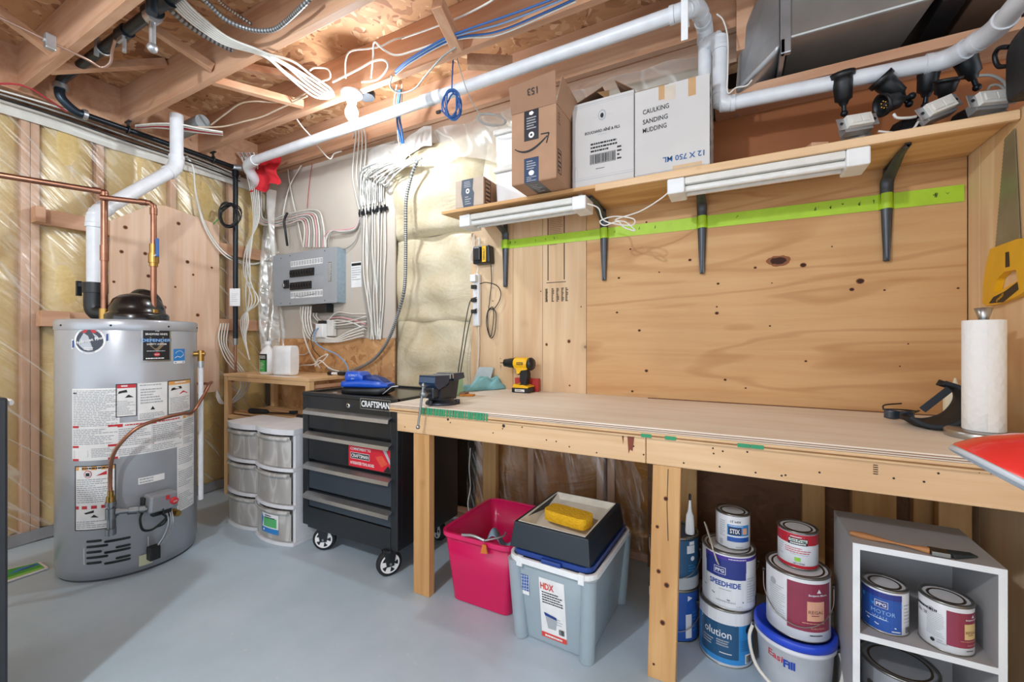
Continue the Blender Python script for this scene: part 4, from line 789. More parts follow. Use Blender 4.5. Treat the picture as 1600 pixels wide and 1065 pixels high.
# upper branch of the pipe with its valves
J = Vector((-2.36, .943, 2.655))
m = MB(IRON2); m.cyl(J, J + Vector((.30, .0, .0)), .024, 20); m.cyl(J + Vector((.12, 0, 0)), J + Vector((.16, 0, 0)), .034, 16); m.cyl(J + Vector((-.03, 0, 0)), J + Vector((.03, 0, 0)), .036, 16); m.cyl(J + Vector((.14, 0, 0)), J + Vector((.14, -.35, .03)), .02, 16); m.cyl(J + Vector((.14, -.06, -.01)), J + Vector((.14, -.06, -.10)), .02, 14); m.build('branch_run', t)
m = MB(GALV); m.cyl(J + Vector((0, 0, -.03)), J + Vector((0, 0, -.16)), .013, 14); m.ball(J + Vector((0, 0, -.165)), .022, 12); m.cyl(J + Vector((-.02, 0, -.02)), J + Vector((.02, 0, -.02)), .034, 12); m.build('drain_stub', t)
q = at(186, 52, Z=2.64); m = MB(GALV); m.cyl(Vector((q.x, .943, 2.63)), Vector((q.x, .943, 2.56)), .009, 10); m.cyl(Vector((q.x - .035, .943, 2.655)), Vector((q.x + .035, .943, 2.655)), .031, 16, IRON2); m.bar(Vector((q.x - .03, .93, 2.615)), Vector((q.x + .03, .93, 2.615)), .012, .02); m.build('gas_cock', t)
q = at(148, 80, Z=2.62); m = MB(GALV); m.bar(Vector((q.x, .92, 2.70)), Vector((q.x, .915, 2.60)), .02, .006); m.tube([Vector((q.x, .943 + .03 * cos(a), 2.655 + .03 * sin(a))) for a in [2 * pi * k / 14 for k in range(14)]], .006, 6, closed=True); m.build('pipe_strap', t)
t = thing('hang_tag', 'blank white tag hung on the black gas pipe drop', 'tag', tuple(q_ := at(367, 478, D=3.24)))
q = Vector(t.location); m = MB(WHITE); m.M = Matrix.Translation(q) @ Matrix.Rotation(R(28), 4, 'Z'); m.box((-.04, -.0015, 0), (.04, .0015, .135)); m.build('card', t, .008)
m = MB(INK); m.M = Matrix.Translation(q) @ Matrix.Rotation(R(28), 4, 'Z'); m.tube([(0, -.001, .128), (.0, -.012, .135), (0, .02, .15)], .0012, 6); D = Draw(m, lambda u, v, h: Vector((u, -.0016 - h, v))); D.lines(-.025, .03, .025, .1, 5, GREYP, 1, .2); m.build('tie', t)
# thin copper line with the shut-off at the ceiling
t = thing('small_gas_line', 'thin pale tube with a small valve crossing under the nearest joist', 'pipe', tuple(at(0, 28, Z=2.55)))
P = [at(-60, 5, Z=2.54), at(0, 28, Z=2.54), at(75, 64, Z=2.54), at(135, 92, Z=2.54), at(158, 105, Z=2.54), at(172, 98, Z=2.56), at(175, 80, Z=2.60), at(180, 62, Z=2.63)]
m = MB(pm('tube_pale', 'c4a493', .3, .8)); m.tube(spline(P, 6), .0065, 10); m.build('tube', t)
m = MB(GALV); c = at(78, 66, Z=2.54); m.box(c - Vector((.016, .018, .035)), c + Vector((.016, .018, .035))); c2 = at(66, 60, Z=2.54); m.cyl(c2, c, .012, 8); m.build('shut_off', t, .006)
# ================================================================ appliance at the left edge, brochure on the floor
t = thing('freezer', 'dark grey upright appliance side cut off at the left edge', 'appliance', (-2.1, .1, 0))
m = MB(pm('appliance_grey', '51565d', .35, .3, var=.03)); m.box((-2.4, -.3, .012), (-1.825, .36, .985)); m.build('cabinet', t, .006)
m = MB(pm('appliance_dark', '2b2f34', .4)); m.box((-2.4, .364, .03), (-1.822, .393, .99)); m.build('door', t, .006)
m = MB(WHITE); p = at(11, 625, Y=.40); m.box((p.x - .0, .393, .965), (p.x - .07, .410, .98)); m.cyl((p.x, .39, .972), (p.x + .018, .405, .972), .008, 10); m.build('hinge', t)
for i, (x, y) in enumerate(((-2.35, -.25), (-1.88, -.25), (-2.35, .3), (-1.88, .3))): m = MB(BLACK); m.cyl((x, y, 0), (x, y, .012), .02, 12); m.build('foot', t)
P = [at(5, 892, Z=.003), at(62, 879, Z=.003), at(76, 888, Z=.003), at(5, 912, Z=.003)]
m = MB(GREEN); m.org = tuple(P[0]); m.prism([P[3], P[2], P[1], P[0]], (0, 0, .006), PAPER); o = m.build('leaflet'); tag(o, 'green and blue printed leaflet lying on the floor by the heater', 'leaflet')
def bil(a, b): q = (P[3] * (1 - a) + P[2] * a) * (1 - b) + (P[0] * (1 - a) + P[1] * a) * b; return q
d = MB(GREEN); D = Draw(d, lambda u, v, h: bil(u, v) + Vector((0, 0, .006 + h))); D.rect(.02, .1, .93, .95, pm('leaf_green', '3fa33f', .5)); D.poly([(.1, .5), (.9, .62), (.9, .82), (.4, .8)], BLUEP, 2); D.poly([(.3, .55), (.85, .7), (.8, .78)], NAVY, 3); D.rect(.02, .12, .9, .28, pm('leaf_light', '86d04e', .5), 2); d.build('cover_print', o)
# ================================================================ tool chest on castors
CH_B = pm('chest_black', '1d2125', .33, .2, coat=.3, var=.03); CH_G = pm('chest_drawer', '37404a', .35, .2, coat=.25, var=.03); ALU = pm('alu_trim', 'b4b5b6', .32, .9)
x0, x1, y0, y1, z0, z1 = -2.150, -1.446, 1.55, 2.05, .128, .868
t = thing('tool_chest', 'black rolling tool chest with silver drawer pulls at the end of the bench', 'tool chest', ((x0 + x1) / 2, (y0 + y1) / 2, 0))
m = MB(CH_B); fr = .045
m.box((x0, y0 + .03, z0), (x1, y1, z1 - .02)); m.box((x0, y0, z0), (x0 + fr, y0 + .03, z1 - .02)); m.box((x1 - fr, y0, z0), (x1, y0 + .03, z1 - .02)); m.box((x0 + fr, y0 - .002, z0 - .01), (x1 - fr, y0 + .03, z0 + .105)); m.box((x0 + fr, y0 - .001, z1 - .105), (x1 - fr, y0 + .03, z1 - .02)); body = m.build('cabinet', t, .004)
m = MB(CH_B); m.box((x0, y0 - .003, z1 - .02), (x1, y0 + .02, z1)); m.box((x0, y1 - .02, z1 - .02), (x1, y1, z1)); m.box((x0, y0, z1 - .02), (x0 + .02, y1, z1)); m.box((x1 - .02, y0, z1 - .02), (x1, y1, z1)); m.build('top_rim', t, .003)
m = MB(pm('chest_mat', '3b3a39', .3, .2, coat=.5, var=.3, vs=14)); m.box((x0 + .02, y0 + .02, z1 - .0199), (x1 - .02, y1 - .02, z1 - .012)); m.build('top_mat', t)
tops = [.780, .650, .480, .318]; bots = [.670, .500, .335, .240 - .008]
for k, (a, b) in enumerate(zip(tops, [.668, .498, .336, .236])):
    m = MB(CH_B if k < 2 else CH_G); m.box((x0 + fr + .003, y0 + .004, b), (x1 - fr - .003, y0 + .029, a)); dr = m.build('drawer', t, .003)
    m = MB(ALU); zz = a + .002
    prof = [(y0 + .004, zz), (y0 - .024, zz - .014), (y0 - .028, zz - .032), (y0 - .024, zz - .032), (y0 - .020, zz - .018), (y0 + .004, zz - .006)]
    m.prism([(x0 + fr - .008, y, z) for y, z in prof], (x1 - x0 - 2 * fr + .016, 0, 0)); m.build('drawer_pull', dr)
    if k == 1:
        d = MB(RED); D = Draw(d, planeY(y0 + .004), .0006); pr = at(545, 700, Y=y0); u0, u1 = at(544, 700, Y=y0).x, x1 - fr - .006; v0, v1 = b + .004, a - .036; W, H = u1 - u0, v1 - v0
        CR = pm('sticker_red', 'cf1f33', .45); D.rect(u0, v0, u1, v1, CR, 1); D.frame(u0 + W * .05, v0 + H * .37, u0 + W * .52, v0 + H * .66, .002, PAPER, 3); D.rect(u0 + W * .055, v0 + H * .38, u0 + W * .515, v0 + H * .65, INK, 2); D.text('CRAFTSMAN', u0 + W * .285, v0 + H * .515, H * .16, PAPER, 4, W * .42, bold=.02)
        D.text('COMMITMENT TO', u0 + W * .05, v0 + H * .83, H * .13, PAPER, 3, W * .5, 'l', bold=.01); D.text('INTEGRATED TOOL BOXES', u0 + W * .05, v0 + H * .18, H * .13, PAPER, 3, W * .58, 'l', bold=.02)
        D.poly([(u0 + W * .66, v0 + H * .6), (u0 + W * .82, v0 + H * .72), (u0 + W * .95, v0 + H * .38), (u0 + W * .8, v0 + H * .18)], pm('sticker_orange', 'd8503a', .5), 3); D.poly([(u0 + W * .82, v1), (u0 + W * .9, v1), (u0 + W * 1., v0 + H * .55), (u1, v0 + H * .35)], GREYP, 3); D.poly([(u0 + W * .85, v0 + H * .02), (u0 + W * .95, v0 + H * .3), (u1, v0 + H * .2), (u1, v0)], INK, 3); d.build('drawer_sticker', dr)
d = MB(ALU); D = Draw(d, planeY(y0 - .003), .0008); u1 = x1 - .04; u0 = at(564, 630, Y=y0).x; D.rect(u0, z1 - .062, u1, z1 - .008, INK, 1); D.frame(u0, z1 - .062, u1, z1 - .008, .003, ALU, 2); D.text('CRAFTSMAN', (u0 + u1) / 2, z1 - .035, .032, PAPER, 3, (u1 - u0) * .92, bold=.03); d.build('brand_badge', t)
m = MB(CHROME); p = at(545, 627, Y=y0); m.lathe([(.013, 0), (.013, .006), (.009, .008)], (p.x, y0 - .001, z1 - .052), 18, None, (0, -1, 0)); m.lathe([(.004, 0), (.004, .002)], (p.x, y0 - .010, z1 - .052), 10, BLACK, (0, -1, 0)); m.build('lock', t)
for cx, cy, an in ((x0 + .14, y0 + .035, R(30)), (x1 - .065, y0 + .01, R(62)), (x0 + .1, y1 - .08, R(10)), (x1 - .08, y1 - .08, R(-20))):
    dirv = Vector((cos(an), sin(an), 0)); axv = Vector((-sin(an), cos(an), 0)); c = Vector((cx, cy, .062))
    m = MB(RUB); m.lathe([(.045, -.016), (.060, -.014), (.062, -.008), (.062, .008), (.060, .014), (.045, .016)], c, 32, None, axv); wheel = m.build('caster_wheel', t)
    for sg in (-1, 1):
        m = MB(PAPER); m.lathe([(.047, 0), (.047, .003)], c + axv * sg * .014, 28, None, axv * sg)
        for k in range(5):
            a = 2 * pi * k / 5; q = Vector((0, 0, 1)) * sin(a) + dirv * cos(a); w2 = Vector((0, 0, 1)) * cos(a) - dirv * sin(a); e = axv * sg * .0175
            m.add([c + e + q * .016, c + e + q * .038 - w2 * .012, c + e + q * .040, c + e + q * .038 + w2 * .012], [(0, 1, 2, 3)], BLACK)
        m.lathe([(.012, 0), (.012, .006)], c + axv * sg * .014, 16, BLACK, axv * sg); m.build('wheel_cover', wheel)
    m = MB(CH_B)
    for sg in (-1, 1): q = c + axv * sg * .024; m.prism([q + dirv * -.018 - Vector((0, 0, .012)), q + dirv * .018 - Vector((0, 0, .012)), q + dirv * .03 + Vector((0, 0, .058)), q - dirv * .03 + Vector((0, 0, .058))], axv * .003)
    m.cyl(c + Vector((0, 0, .055)), c + Vector((0, 0, .066)), .028, 18); m.cyl(c - axv * .028, c + axv * .028, .006, 10, STEEL); m.build('caster_fork', t)
# blue case on the chest
c = at(592, 600, Z=z1); bx_ = Vector((-1.80, 1.70, z1 - .0118))
BL = pm('case_blue', '1450c0', .35, coat=.3); BLD = pm('case_blue_dark', '0f2f78', .4)
t = thing('jig_saw', 'bright blue and black rounded power tool case lying on the tool chest', 'power tool', tuple(bx_), R(14))
def lp(sec, x0_, x1_, n=24, mat=None, m=None):
    """body lofted along x through rounded sections (x, y centre, z centre, half width, half height)"""
    def fn(u, v):
        q = v * (len(sec) - 1); i = min(int(q), len(sec) - 2); f = q - i; s = [a * (1 - f) + b * f for a, b in zip(sec[i], sec[i + 1])]; a = 2 * pi * u
        c_, s_ = cos(a), sin(a); pw = .45; return Vector((s[0], s[1] + s[3] * math.copysign(abs(c_) ** pw, c_), s[2] + s[4] * math.copysign(abs(s_) ** pw, s_)))
    m.grid(fn, n, (len(sec) - 1) * 3, mat, True, True); k = 0
    for s in (sec[0], sec[-1]):
        vs = [Vector((s[0], s[1] + s[3] * math.copysign(abs(cos(a)) ** .45, cos(a)), s[2] + s[4] * math.copysign(abs(sin(a)) ** .45, sin(a)))) for a in [2 * pi * i / n for i in range(n)]]
        m.add(vs, [tuple(range(n)) if s is sec[-1] else tuple(range(n))[::-1]], mat)
m = MB(BLACK); lp([(-.135, 0, .018, .05, .012), (-.12, 0, .022, .07, .021), (.10, 0, .022, .07, .021), (.135, 0, .03, .05, .015)], 0, 0, m=m); m.build('base', t, world=False)
m = MB(BL); lp([(-.135, 0, .052, .055, .010), (-.125, 0, .058, .068, .018), (-.02, 0, .062, .068, .022), (.10, 0, .058, .06, .018), (.14, 0, .052, .04, .010)], 0, 0, m=m); m.build('shell', t, world=False)
m = MB(BL); lp([(-.11, -.01, .095, .045, .018), (-.10, -.01, .10, .052, .028), (-.02, -.01, .10, .05, .026), (.0, -.01, .09, .045, .018)], 0, 0, m=m); D = Draw(m, lambda u, v, h: Vector((u, -.063 - h, v))); D.text('KOBALT', -.055, .108, .011, pm('label_light', 'bcd0ee', .5), 1, .05); D.text('24V', -.055, .09, .009, m.mats[1], 1, .02); m.build('battery', t, world=False)
m = MB(BLD); lp([(-.01, .0, .088, .035, .014), (.03, .0, .09, .04, .018), (.09, 0, .08, .035, .012), (.12, 0, .065, .03, .006)], 0, 0, m=m); m.build('grip', t, world=False)
m = MB(STEEL); m.tube([(.12, -.05, .01), (.17, -.045, .05), (.20, -.03, .052)], .004, 8); m.tube([(-.13, .0, .03), (-.165, .0, .035), (-.17, .0, .055), (-.14, .0, .06)], .004, 8); m.build('wire_clip', t, world=False)
# ================================================================ plastic drawer towers
DG = None
def drawer_plastic():
    n = NT('smoky_plastic'); n.b.inputs['Base Color'].default_value = lin('b3aea8'); n.b.inputs['Roughness'].default_value = .28; n.b.inputs['Coat Weight'].default_value = .3
    a = n.n('TexNoise', Scale=3., Detail=1.5, Distortion=.8); n.l(n.co((4, 4, 1.1)), a.inputs['Vector']); n.l(n.ramp(a.outputs[0], [(.35, lin('9f9a95')), (.52, lin('aeaaa5')), (.58, lin('c4c1bd')), (.66, lin('a8a49f'))]), n.b.inputs['Base Color']); return n.m
DG = drawer_plastic(); WH = pm('tower_white', 'dcdcdf', .4)
def tower(label, x0, x1, yf, yb, zt, lean=0, sticker=False):
    W = x1 - x0; t = thing('drawer_tower', label, 'drawer unit', ((x0 + x1) / 2, (yf + yb) / 2, 0), 0)
    bow = lambda u: .035 * (1 - (2 * u - 1) ** 2)
    def slab(m, z0, z1, off=0., mat=None, a=0., b=1.):
        k = 12; pts = [(x0 + W * (a + (b - a) * i / k), yf - off - bow(a + (b - a) * i / k), z0) for i in range(k + 1)] + [(x0 + W * b, yb, z0), (x0 + W * a, yb, z0)]; m.prism(pts, (0, 0, z1 - z0), mat)
    m = MB(WH); slab(m, zt - .03, zt, .012); m.build('top', t, .006)
    hs = (zt - .03) / 3
    for i in range(3):
        za = hs * i; m = MB(WH); slab(m, za + .001, za + .02, .012)
        m.box((x0, yf, za + .02), (x0 + .022, yb, za + hs)); m.box((x1 - .022, yf, za + .02), (x1, yb, za + hs)); m.box((x0 + .022, yb - .006, za + .02), (x1 - .022, yb, za + hs)); m.build('frame', t, .003)
        m = MB(DG); k = 14; za += .024; zb = za + hs - .034
        m.grid(lambda u, v: Vector((x0 + .02 + (W - .04) * u, yf - .002 - bow(.06 + .88 * u) - (.010 if v > .86 else 0), za + (zb - za) * v)), 28, 14, None, True)
        m.box((x0 + .026, yf + .02, za), (x1 - .026, yb - .02, zb - .01)); dr = m.build('drawer', t)
        m = MB(DG); m.grid(lambda u, v: Vector((x0 + .03 + (W - .06) * u, yf - .018 - bow(.06 + .88 * u) - .004 * sin(pi * v), zb - .022 + .018 * v)), 20, 4); m.build('drawer_lip', dr)
        if sticker and i == 0:
            d = MB(PAPER); F_ = lambda u, v, h: Vector((x0 + W * u, yf - .004 - bow(u) - h, v)); D = Draw(d, F_, .0012); D.rect(.30, za + .03, .72, zb - .035, PAPER, 1, 6); D.rect(.30, za + .03, .72, za + .058, BLUEP, 2, 6); D.rect(.36, za + .065, .68, za + .115, pm('sticker_green', '55b06a', .5), 2, 6); D.poly([(.30, za + .03), (.30, zb - .035), (.35, zb - .06), (.33, za + .08)], BLUEP, 3); D.lines(.40, zb - .062, .68, zb - .04, 2, NAVY, 3, .5); D.disc(.37, za + .045, .02, .006, PAPER, 3); d.build('sticker', dr)
tower('smoky plastic drawer tower next to the plywood wall side, left of a matching pair', -2.895, -2.545, 1.56, 1.79, .640)
tower('smoky plastic drawer tower with a green and blue sticker, beside the tool chest', -2.538, -2.185, 1.53, 1.79, .652, sticker=True)
# ================================================================ pine rack
x0, x1, y0, y1, zt = -3.42, -2.44, 1.81, 2.205, .905
t = thing('pine_rack', 'low pine slatted rack against the corner behind the plastic drawers', 'rack', ((x0 + x1) / 2, 2.0, 0))
PZ = wood('rack_pine_z', 'e6c090', 'd3a26a', 'Z', 1., .4, 5., bands=.3)
for x in (x0, x1 - .045):
    for y in (y0, y1 - .035): m = MB(PZ); m.box((x, y, 0), (x + .045, y + .035, zt - .021)); m.build('post', t, .002)
m = MB(PINE); m.box((x0, y0 - .004, zt - .02), (x1, y1, zt)); m.build('top_board', t, .002)
m = MB(PINE); m.box((x0 + .046, y0 + .002, zt - .05), (x1 - .046, y0 + .02, zt - .021)); m.build('front_rail', t, .002)
m = MB(LUM_Y); m.box((x1 - .03, y0 + .036, zt - .07), (x1 - .01, y1 - .036, zt - .045)); m.build('side_rail', t, .002)
for z in (.60, .18):
    m = MB(PINE); m.box((x0 + .046, y0 + .004, z - .03), (x1 - .046, y0 + .024, z)); m.build('front_rail', t, .002)
    for k in range(5): y = y0 + .045 + k * .068; m = MB(PINE); m.box((x0 + .002, y, z + .001), (x1 - .002, y + .05, z + .014)); m.build('slat', t, .002)
    for x in (x0 + .046, x1 - .066): m = MB(LUM_Y); m.box((x, y0 + .025, z - .03), (x + .02, y1 - .036, z)); m.build('side_rail', t)
# things on the rack
p = Vector((-3.07, 1.93, zt + .0005))
t = thing('jug', 'white plastic jug with a green label on the pine rack', 'jug', tuple(p))
m = MB(WHITE); m.lathe([(.055, 0), (.064, .006), (.066, .03), (.066, .135), (.060, .16), (.035, .19), (.02, .205), (.019, .222)], p, 36, sx=1., sy=.75); m.build('body', t)
m = MB(WHITE); m.lathe([(.023, .218), (.023, .24), (.020, .243)], p, 20); m.build('cap', t)
fn = lambda u, v, h: p + Vector(((.0665 + h) * sin(u), -(.0665 + h) * .75 * cos(u), v)); d = MB(GREEN); D = Draw(d, fn, .0008); D.rect(-.35, .02, .75, .15, GREEN, 1, 8); D.rect(-.35, .105, .75, .15, INK, 2, 8); D.rect(.5, .02, .75, .105, pm('dk_green', '1d6b35', .5), 2, 3); D.lines(-.25, .115, .6, .14, 2, PAPER, 3, .5); D.lines(-.2, .04, .4, .09, 5, PAPER, 3, .35); d.build('label', t)
p = Vector((-2.84, 1.915, zt + .0005))
t = thing('router_box', 'plain white rounded plastic box standing beside the jug', 'device', tuple(p), R(12))
m = MB(WHITE); lp([(-.078, 0, .106, .04, .10), (-.074, 0, .106, .045, .106), (.074, 0, .106, .045, .106), (.078, 0, .106, .04, .10)], 0, 0, 40, None, m); m.build('housing', t, world=False)
for nm, px, py, lbl in (('clamp', 415, 632, 'black bar clamp lying on the lower slats of the rack'), ('clamp', 488, 641, 'black tool handle on the lower slats next to the chest')):
    p = Vector((-3.02 if px < 450 else -2.53, 1.9, .615)); t = thing(nm, lbl, 'clamp', tuple(p), R(16 if px < 450 else 40))
    m = MB(RUB); L = .16 if px < 450 else .1; m.tube([(-L, 0, .022), (-L * .9, 0, .022), (-.02, 0, .02), (0, 0, .016)], [.016, .02, .016, .01], 12); m.build('grip', t, world=False)
    m = MB(IRON); m.bar((-.02, 0, .014), (L * 1.4, 0, .012), .022, .006); m.bar((L * 1.1, 0, .02), (L * 1.4, .03, .02), .02, .02); m.build('bar', t, world=False)
p = at(430, 583, Z=zt); m = MB(PAPER); m.org = (-2.76, 1.86, zt + .001); m.add([(-2.92, 1.83, zt + .001), (-2.62, 1.83, zt + .001), (-2.62, 1.87, zt + .001), (-2.90, 1.875, zt + .001)], [(0, 1, 2, 3)]); o = m.build('paper_sheet', solid=.0006); tag(o, 'white sheet of paper lying at the front of the pine rack top', 'paper')
# ================================================================ paint tins
TIN = pm('tin_metal', '8f8c86', .3, .9, var=.15, vs=30); TINB = pm('tin_bronze', '54432e', .35, .55, var=.25, vs=20)
def facing(p, turn=0.):
    """angle on an upright tin at p that faces the camera"""
    return atan2(-p[1], -p[0]) + turn
def tin(name, label, p, r, h, body, paint, bail=1, turn=0., lidmat=None, bail_side=None, group=None):
    t = thing(name, label, 'paint can', tuple(p), facing(p, turn) + pi / 2, group)      # local -Y faces the viewer
    m = MB(body); m.lathe([(r - .004, 0), (r, .003), (r, h - .006), (r - .003, h - .004)], (0, 0, 0), 56); b = m.build('body', t, world=False)
    m = MB(TIN); m.lathe([(r - .002, h - .008), (r + .0015, h - .006), (r + .002, h - .002), (r, h), (r - .006, h), (r - .008, h - .008), (r - .012, h - .008)], (0, 0, 0), 56); m.build('rim', t, world=False); m = MB(TIN); m.lathe([(r - .001, -.0), (r + .001, .002), (r + .001, .004), (r - .001, .005)], (0, 0, 0), 56); m.build('bottom_bead', t, world=False)
    m = MB(lidmat or TINB); m.lathe([(r - .009, h - .008), (r - .016, h - .003), (r - .02, h - .003), (r - .024, h - .009), (.0001, h - .008)], (0, 0, 0), 56); m.build('lid', t, world=False)
    d = MB(PAPER); fn = lambda u, v, g: Vector(((r + g) * sin(u / r), -(r + g) * cos(u / r), v)); D = Draw(d, fn, .0005); paint(D, r, h); d.build('label', b, world=False)
    if bail:
        m = MB(TIN); s0 = pi * .5
        e = [Vector((sx * (r + .004), .0, h * .78)) for sx in (-1, 1)]
        for q in e: m.cyl(q, q + Vector(((.006 if q.x > 0 else -.006), 0, 0)), .007, 10, BLACK)
        P = [e[0] + Vector((-.004, 0, 0)), Vector((-r * 1.02, -r * .45, h * .52)), Vector((-r * .62, -r * .92, h * .32)), Vector((0, -r * 1.09, h * .24)), Vector((r * .62, -r * .92, h * .32)), Vector((r * 1.02, -r * .45, h * .52)), e[1] + Vector((.004, 0, 0))]
        P = [Vector((q.x, q.y * bail, q.z)) for q in P]; m.tube(spline(P, 6), .0016, 6); m.build('wire_bail', t, world=False)
    return t
CWHITE = pm('can_white', 'd9dade', .35, coat=.2); CNAVY = pm('can_navy', '26337f', .35, coat=.2); CBLUE = pm('can_blue', '2f86c8', .35, coat=.2); CTEAL = pm('can_teal', '1e4e74', .35, coat=.2); CDEEP = pm('can_deep_blue', '1f4fa0', .35, coat=.2); CRED = pm('can_red', 'b31f2f', .35, coat=.2); CWINE = pm('can_wine', '8c3148', .35, coat=.15); CPEACH = pm('can_peach', 'd9a184', .5); CDARK = pm('can_dark', '213a50', .35); DKBL = pm('letter_blue', '2b4a94', .5); BUFF = pm('can_buff', 'd9bb80', .5)
rc = random.Random(8)
def ppg(D, u, v, s_=1.): D.rect(u - .017 * s_, v - .011 * s_, u + .017 * s_, v + .011 * s_, CWHITE, 3, 3); D.rect(u - .0155 * s_, v - .0095 * s_, u + .0155 * s_, v + .0095 * s_, CNAVY, 4, 3); D.text('PPG', u, v, .011 * s_, CWHITE, 5, .025 * s_, bold=.03)
def l_speed(D, r, h):
    D.rect(-.085, .105, .060, h - .012, CNAVY, 1, 14); D.rect(-.085, h - .024, .125, h - .012, pm('can_violet', '4b3594', .4), 2, 12); D.lines(.0, h - .021, .06, h - .016, 1, CWHITE, 3, .5, rc)
    D.poly([(-.085, .155), (-.03, .118), (.060, .135), (.060, .10), (-.085, .10)], CWHITE, 2); D.rect(-.11, .012, .125, .11, CWHITE, 2, 14)
    ppg(D, -.028, .135, 1.15); D.text('SPEEDHIDE', -.012, .090, .019, DKBL, 4, .103, bold=.03); D.lines(-.03, .068, .01, .074, 1, GREYP, 4, .5, rc)
    D.stroke([(-.09, .062), (-.05, .048), (0, .036), (.05, .034)], .004, pm('swoosh', '6f747c', .5), 4); D.lines(-.04, .024, .03, .034, 1, GREYP, 4, .4, rc); D.lines(.062, .03, .10, .12, 10, GREYP, 4, .3, rc); D.text('3.48 L', .035, .018, .006, GREYP, 4)
    D.bars(.105, .012, .122, .045, INK, 4, 7)
def l_solution(D, r, h):
    D.rect(-.12, .012, .125, h - .05, CBLUE, 1, 18); D.rect(-.095, .03, .042, h - .05, CTEAL, 2, 10); D.rect(-.12, h - .05, .06, h - .008, CWHITE, 2, 12); D.poly([(-.09, h - .06), (.03, h - .052), (.04, h - .048), (-.09, h - .046)], CWHITE, 3)
    D.text('olution', -.028, .115, .027, CWHITE, 4, .092, bold=.01); D.lines(-.03, .07, .01, .095, 3, GREYP, 4, .5, rc); D.lines(-.08, .06, -.04, .09, 3, GREYP, 4, .4, rc); D.disc(.085, h - .068, .016, .016, INK, 3, 16)
    D.rect(.066, .016, .10, .048, PAPER, 3, 3); D.bars(.07, .018, .097, .044, INK, 4, 10); D.lines(.05, .06, .10, .1, 6, CTEAL, 3, .25, rc); D.lines(-.02, .045, .02, .052, 1, CWHITE, 4, .5, rc)
def l_quart_stix(D, r, h):
    D.rect(-.018, .028, .06, .088, CBLUE, 1, 8); D.rect(-.018, .045, .06, .05, CWHITE, 2, 8); D.rect(-.018, .028, .06, .044, CDEEP, 2, 8); D.rect(-.014, .052, .028, .08, NAVY, 2, 4); D.text('STIX', .007, .066, .017, CWHITE, 4, .032, bold=.03); D.lines(-.012, .082, .04, .087, 1, CWHITE, 3, .5, rc); D.rect(.032, .056, .05, .078, CPEACH, 3, 2)
    D.text('XIM 21', .01, .1, .008, INK, 3, .035, rot=pi); D.lines(-.045, .04, -.024, .1, 8, GREYP, 2, .35, rc); D.bars(-.045, .01, -.033, .03, GREYP, 3, 6); D.lines(.01, .006, .04, .014, 1, GREYP, 2, .4, rc)
def l_zipp(D, r, h):
    D.rect(-.09, .079, .09, h - .008, CRED, 1, 18); D.rect(-.09, .004, .09, .014, CRED, 1, 18); D.rect(-.026, .078, .028, .099, INK, 2, 6); D.rect(-.024, .088, .026, .097, PAPER, 3, 6); D.text('Gri-Prep', .001, .092, .010, pm('zip_green', '2a5a40', .5), 4, .046, bold=.04); D.lines(-.02, .08, .024, .086, 1, PAPER, 3, .6, rc)
    D.lines(-.036, .05, .04, .07, 3, RED, 2, .35, rc); D.lines(-.02, .045, .03, .05, 1, GREYP, 2, .35, rc); D.rect(-.008, .026, .008, .038, pm('lime', '8cc63a', .5), 2, 3); D.text('#7119790', .004, .019, .006, INK, 3, .03); D.lines(-.06, .035, -.04, .075, 5, GREYP, 2, .35, rc); D.lines(-.02, h - .02, .02, h - .014, 1, CWHITE, 2, .5, rc)
def l_regal(D, r, h, k=1., sh=0.):
    a, b = -.028 * k + sh, .105 * k + sh
    D.rect(a, .034 * k, b, h - .018, CWINE, 1, 12); D.poly([(a + .08 * k, h - .045 * k), (a + .087 * k, h - .032 * k), (a + .094 * k, h - .045 * k)], CWHITE, 3); D.text('Benjamin Moore', a + .086 * k, h - .053 * k, .008 * k, CWHITE, 3, .058 * k, bold=.02)
    q0, q1 = a + .053 * k, a + .105 * k; D.rect(q0, .068 * k, q1, .128 * k, CPEACH if k == 1 else BUFF, 2, 5); D.text('REGAL', (q0 + q1) / 2, .096 * k, .010 * k, pm('regal_brown', '6a4034', .5), 4, .045 * k); D.lines(q0 + .012 * k, .083 * k, q1 - .014 * k, .088 * k, 1, CWINE, 4, .5, rc)
    D.lines(a + .04 * k, .058 * k, a + .11 * k, .064 * k, 1, CPEACH, 3, .35, rc); D.text('AURA PEARL', a + .085 * k, .046 * k, .006 * k, CPEACH, 3, .045 * k); D.lines(a + .06 * k, .020 * k, a + .10 * k, .027 * k, 1, INK, 3, .45, rc)
    D.lines(a - .06 * k, .05 * k, a - .004, h - .05 * k, 14, GREYP, 2, .3, rc); D.disc(a - .045 * k, h - .045 * k, .011 * k, .011 * k, GREYP, 3, 12)
def l_regal_q(D, r, h):
    l_regal(D, r, h, .66, .025); D.lines(-.07, h - .035, -.01, h - .025, 1, INK, 3, .6, rc); D.text('No. 50', -.045, h - .045, .009, INK, 3, .025); D.disc(-.02, .022, .005, .005, INK, 3, 8); D.lines(-.012, .018, .01, .03, 2, GREYP, 3, .4, rc)
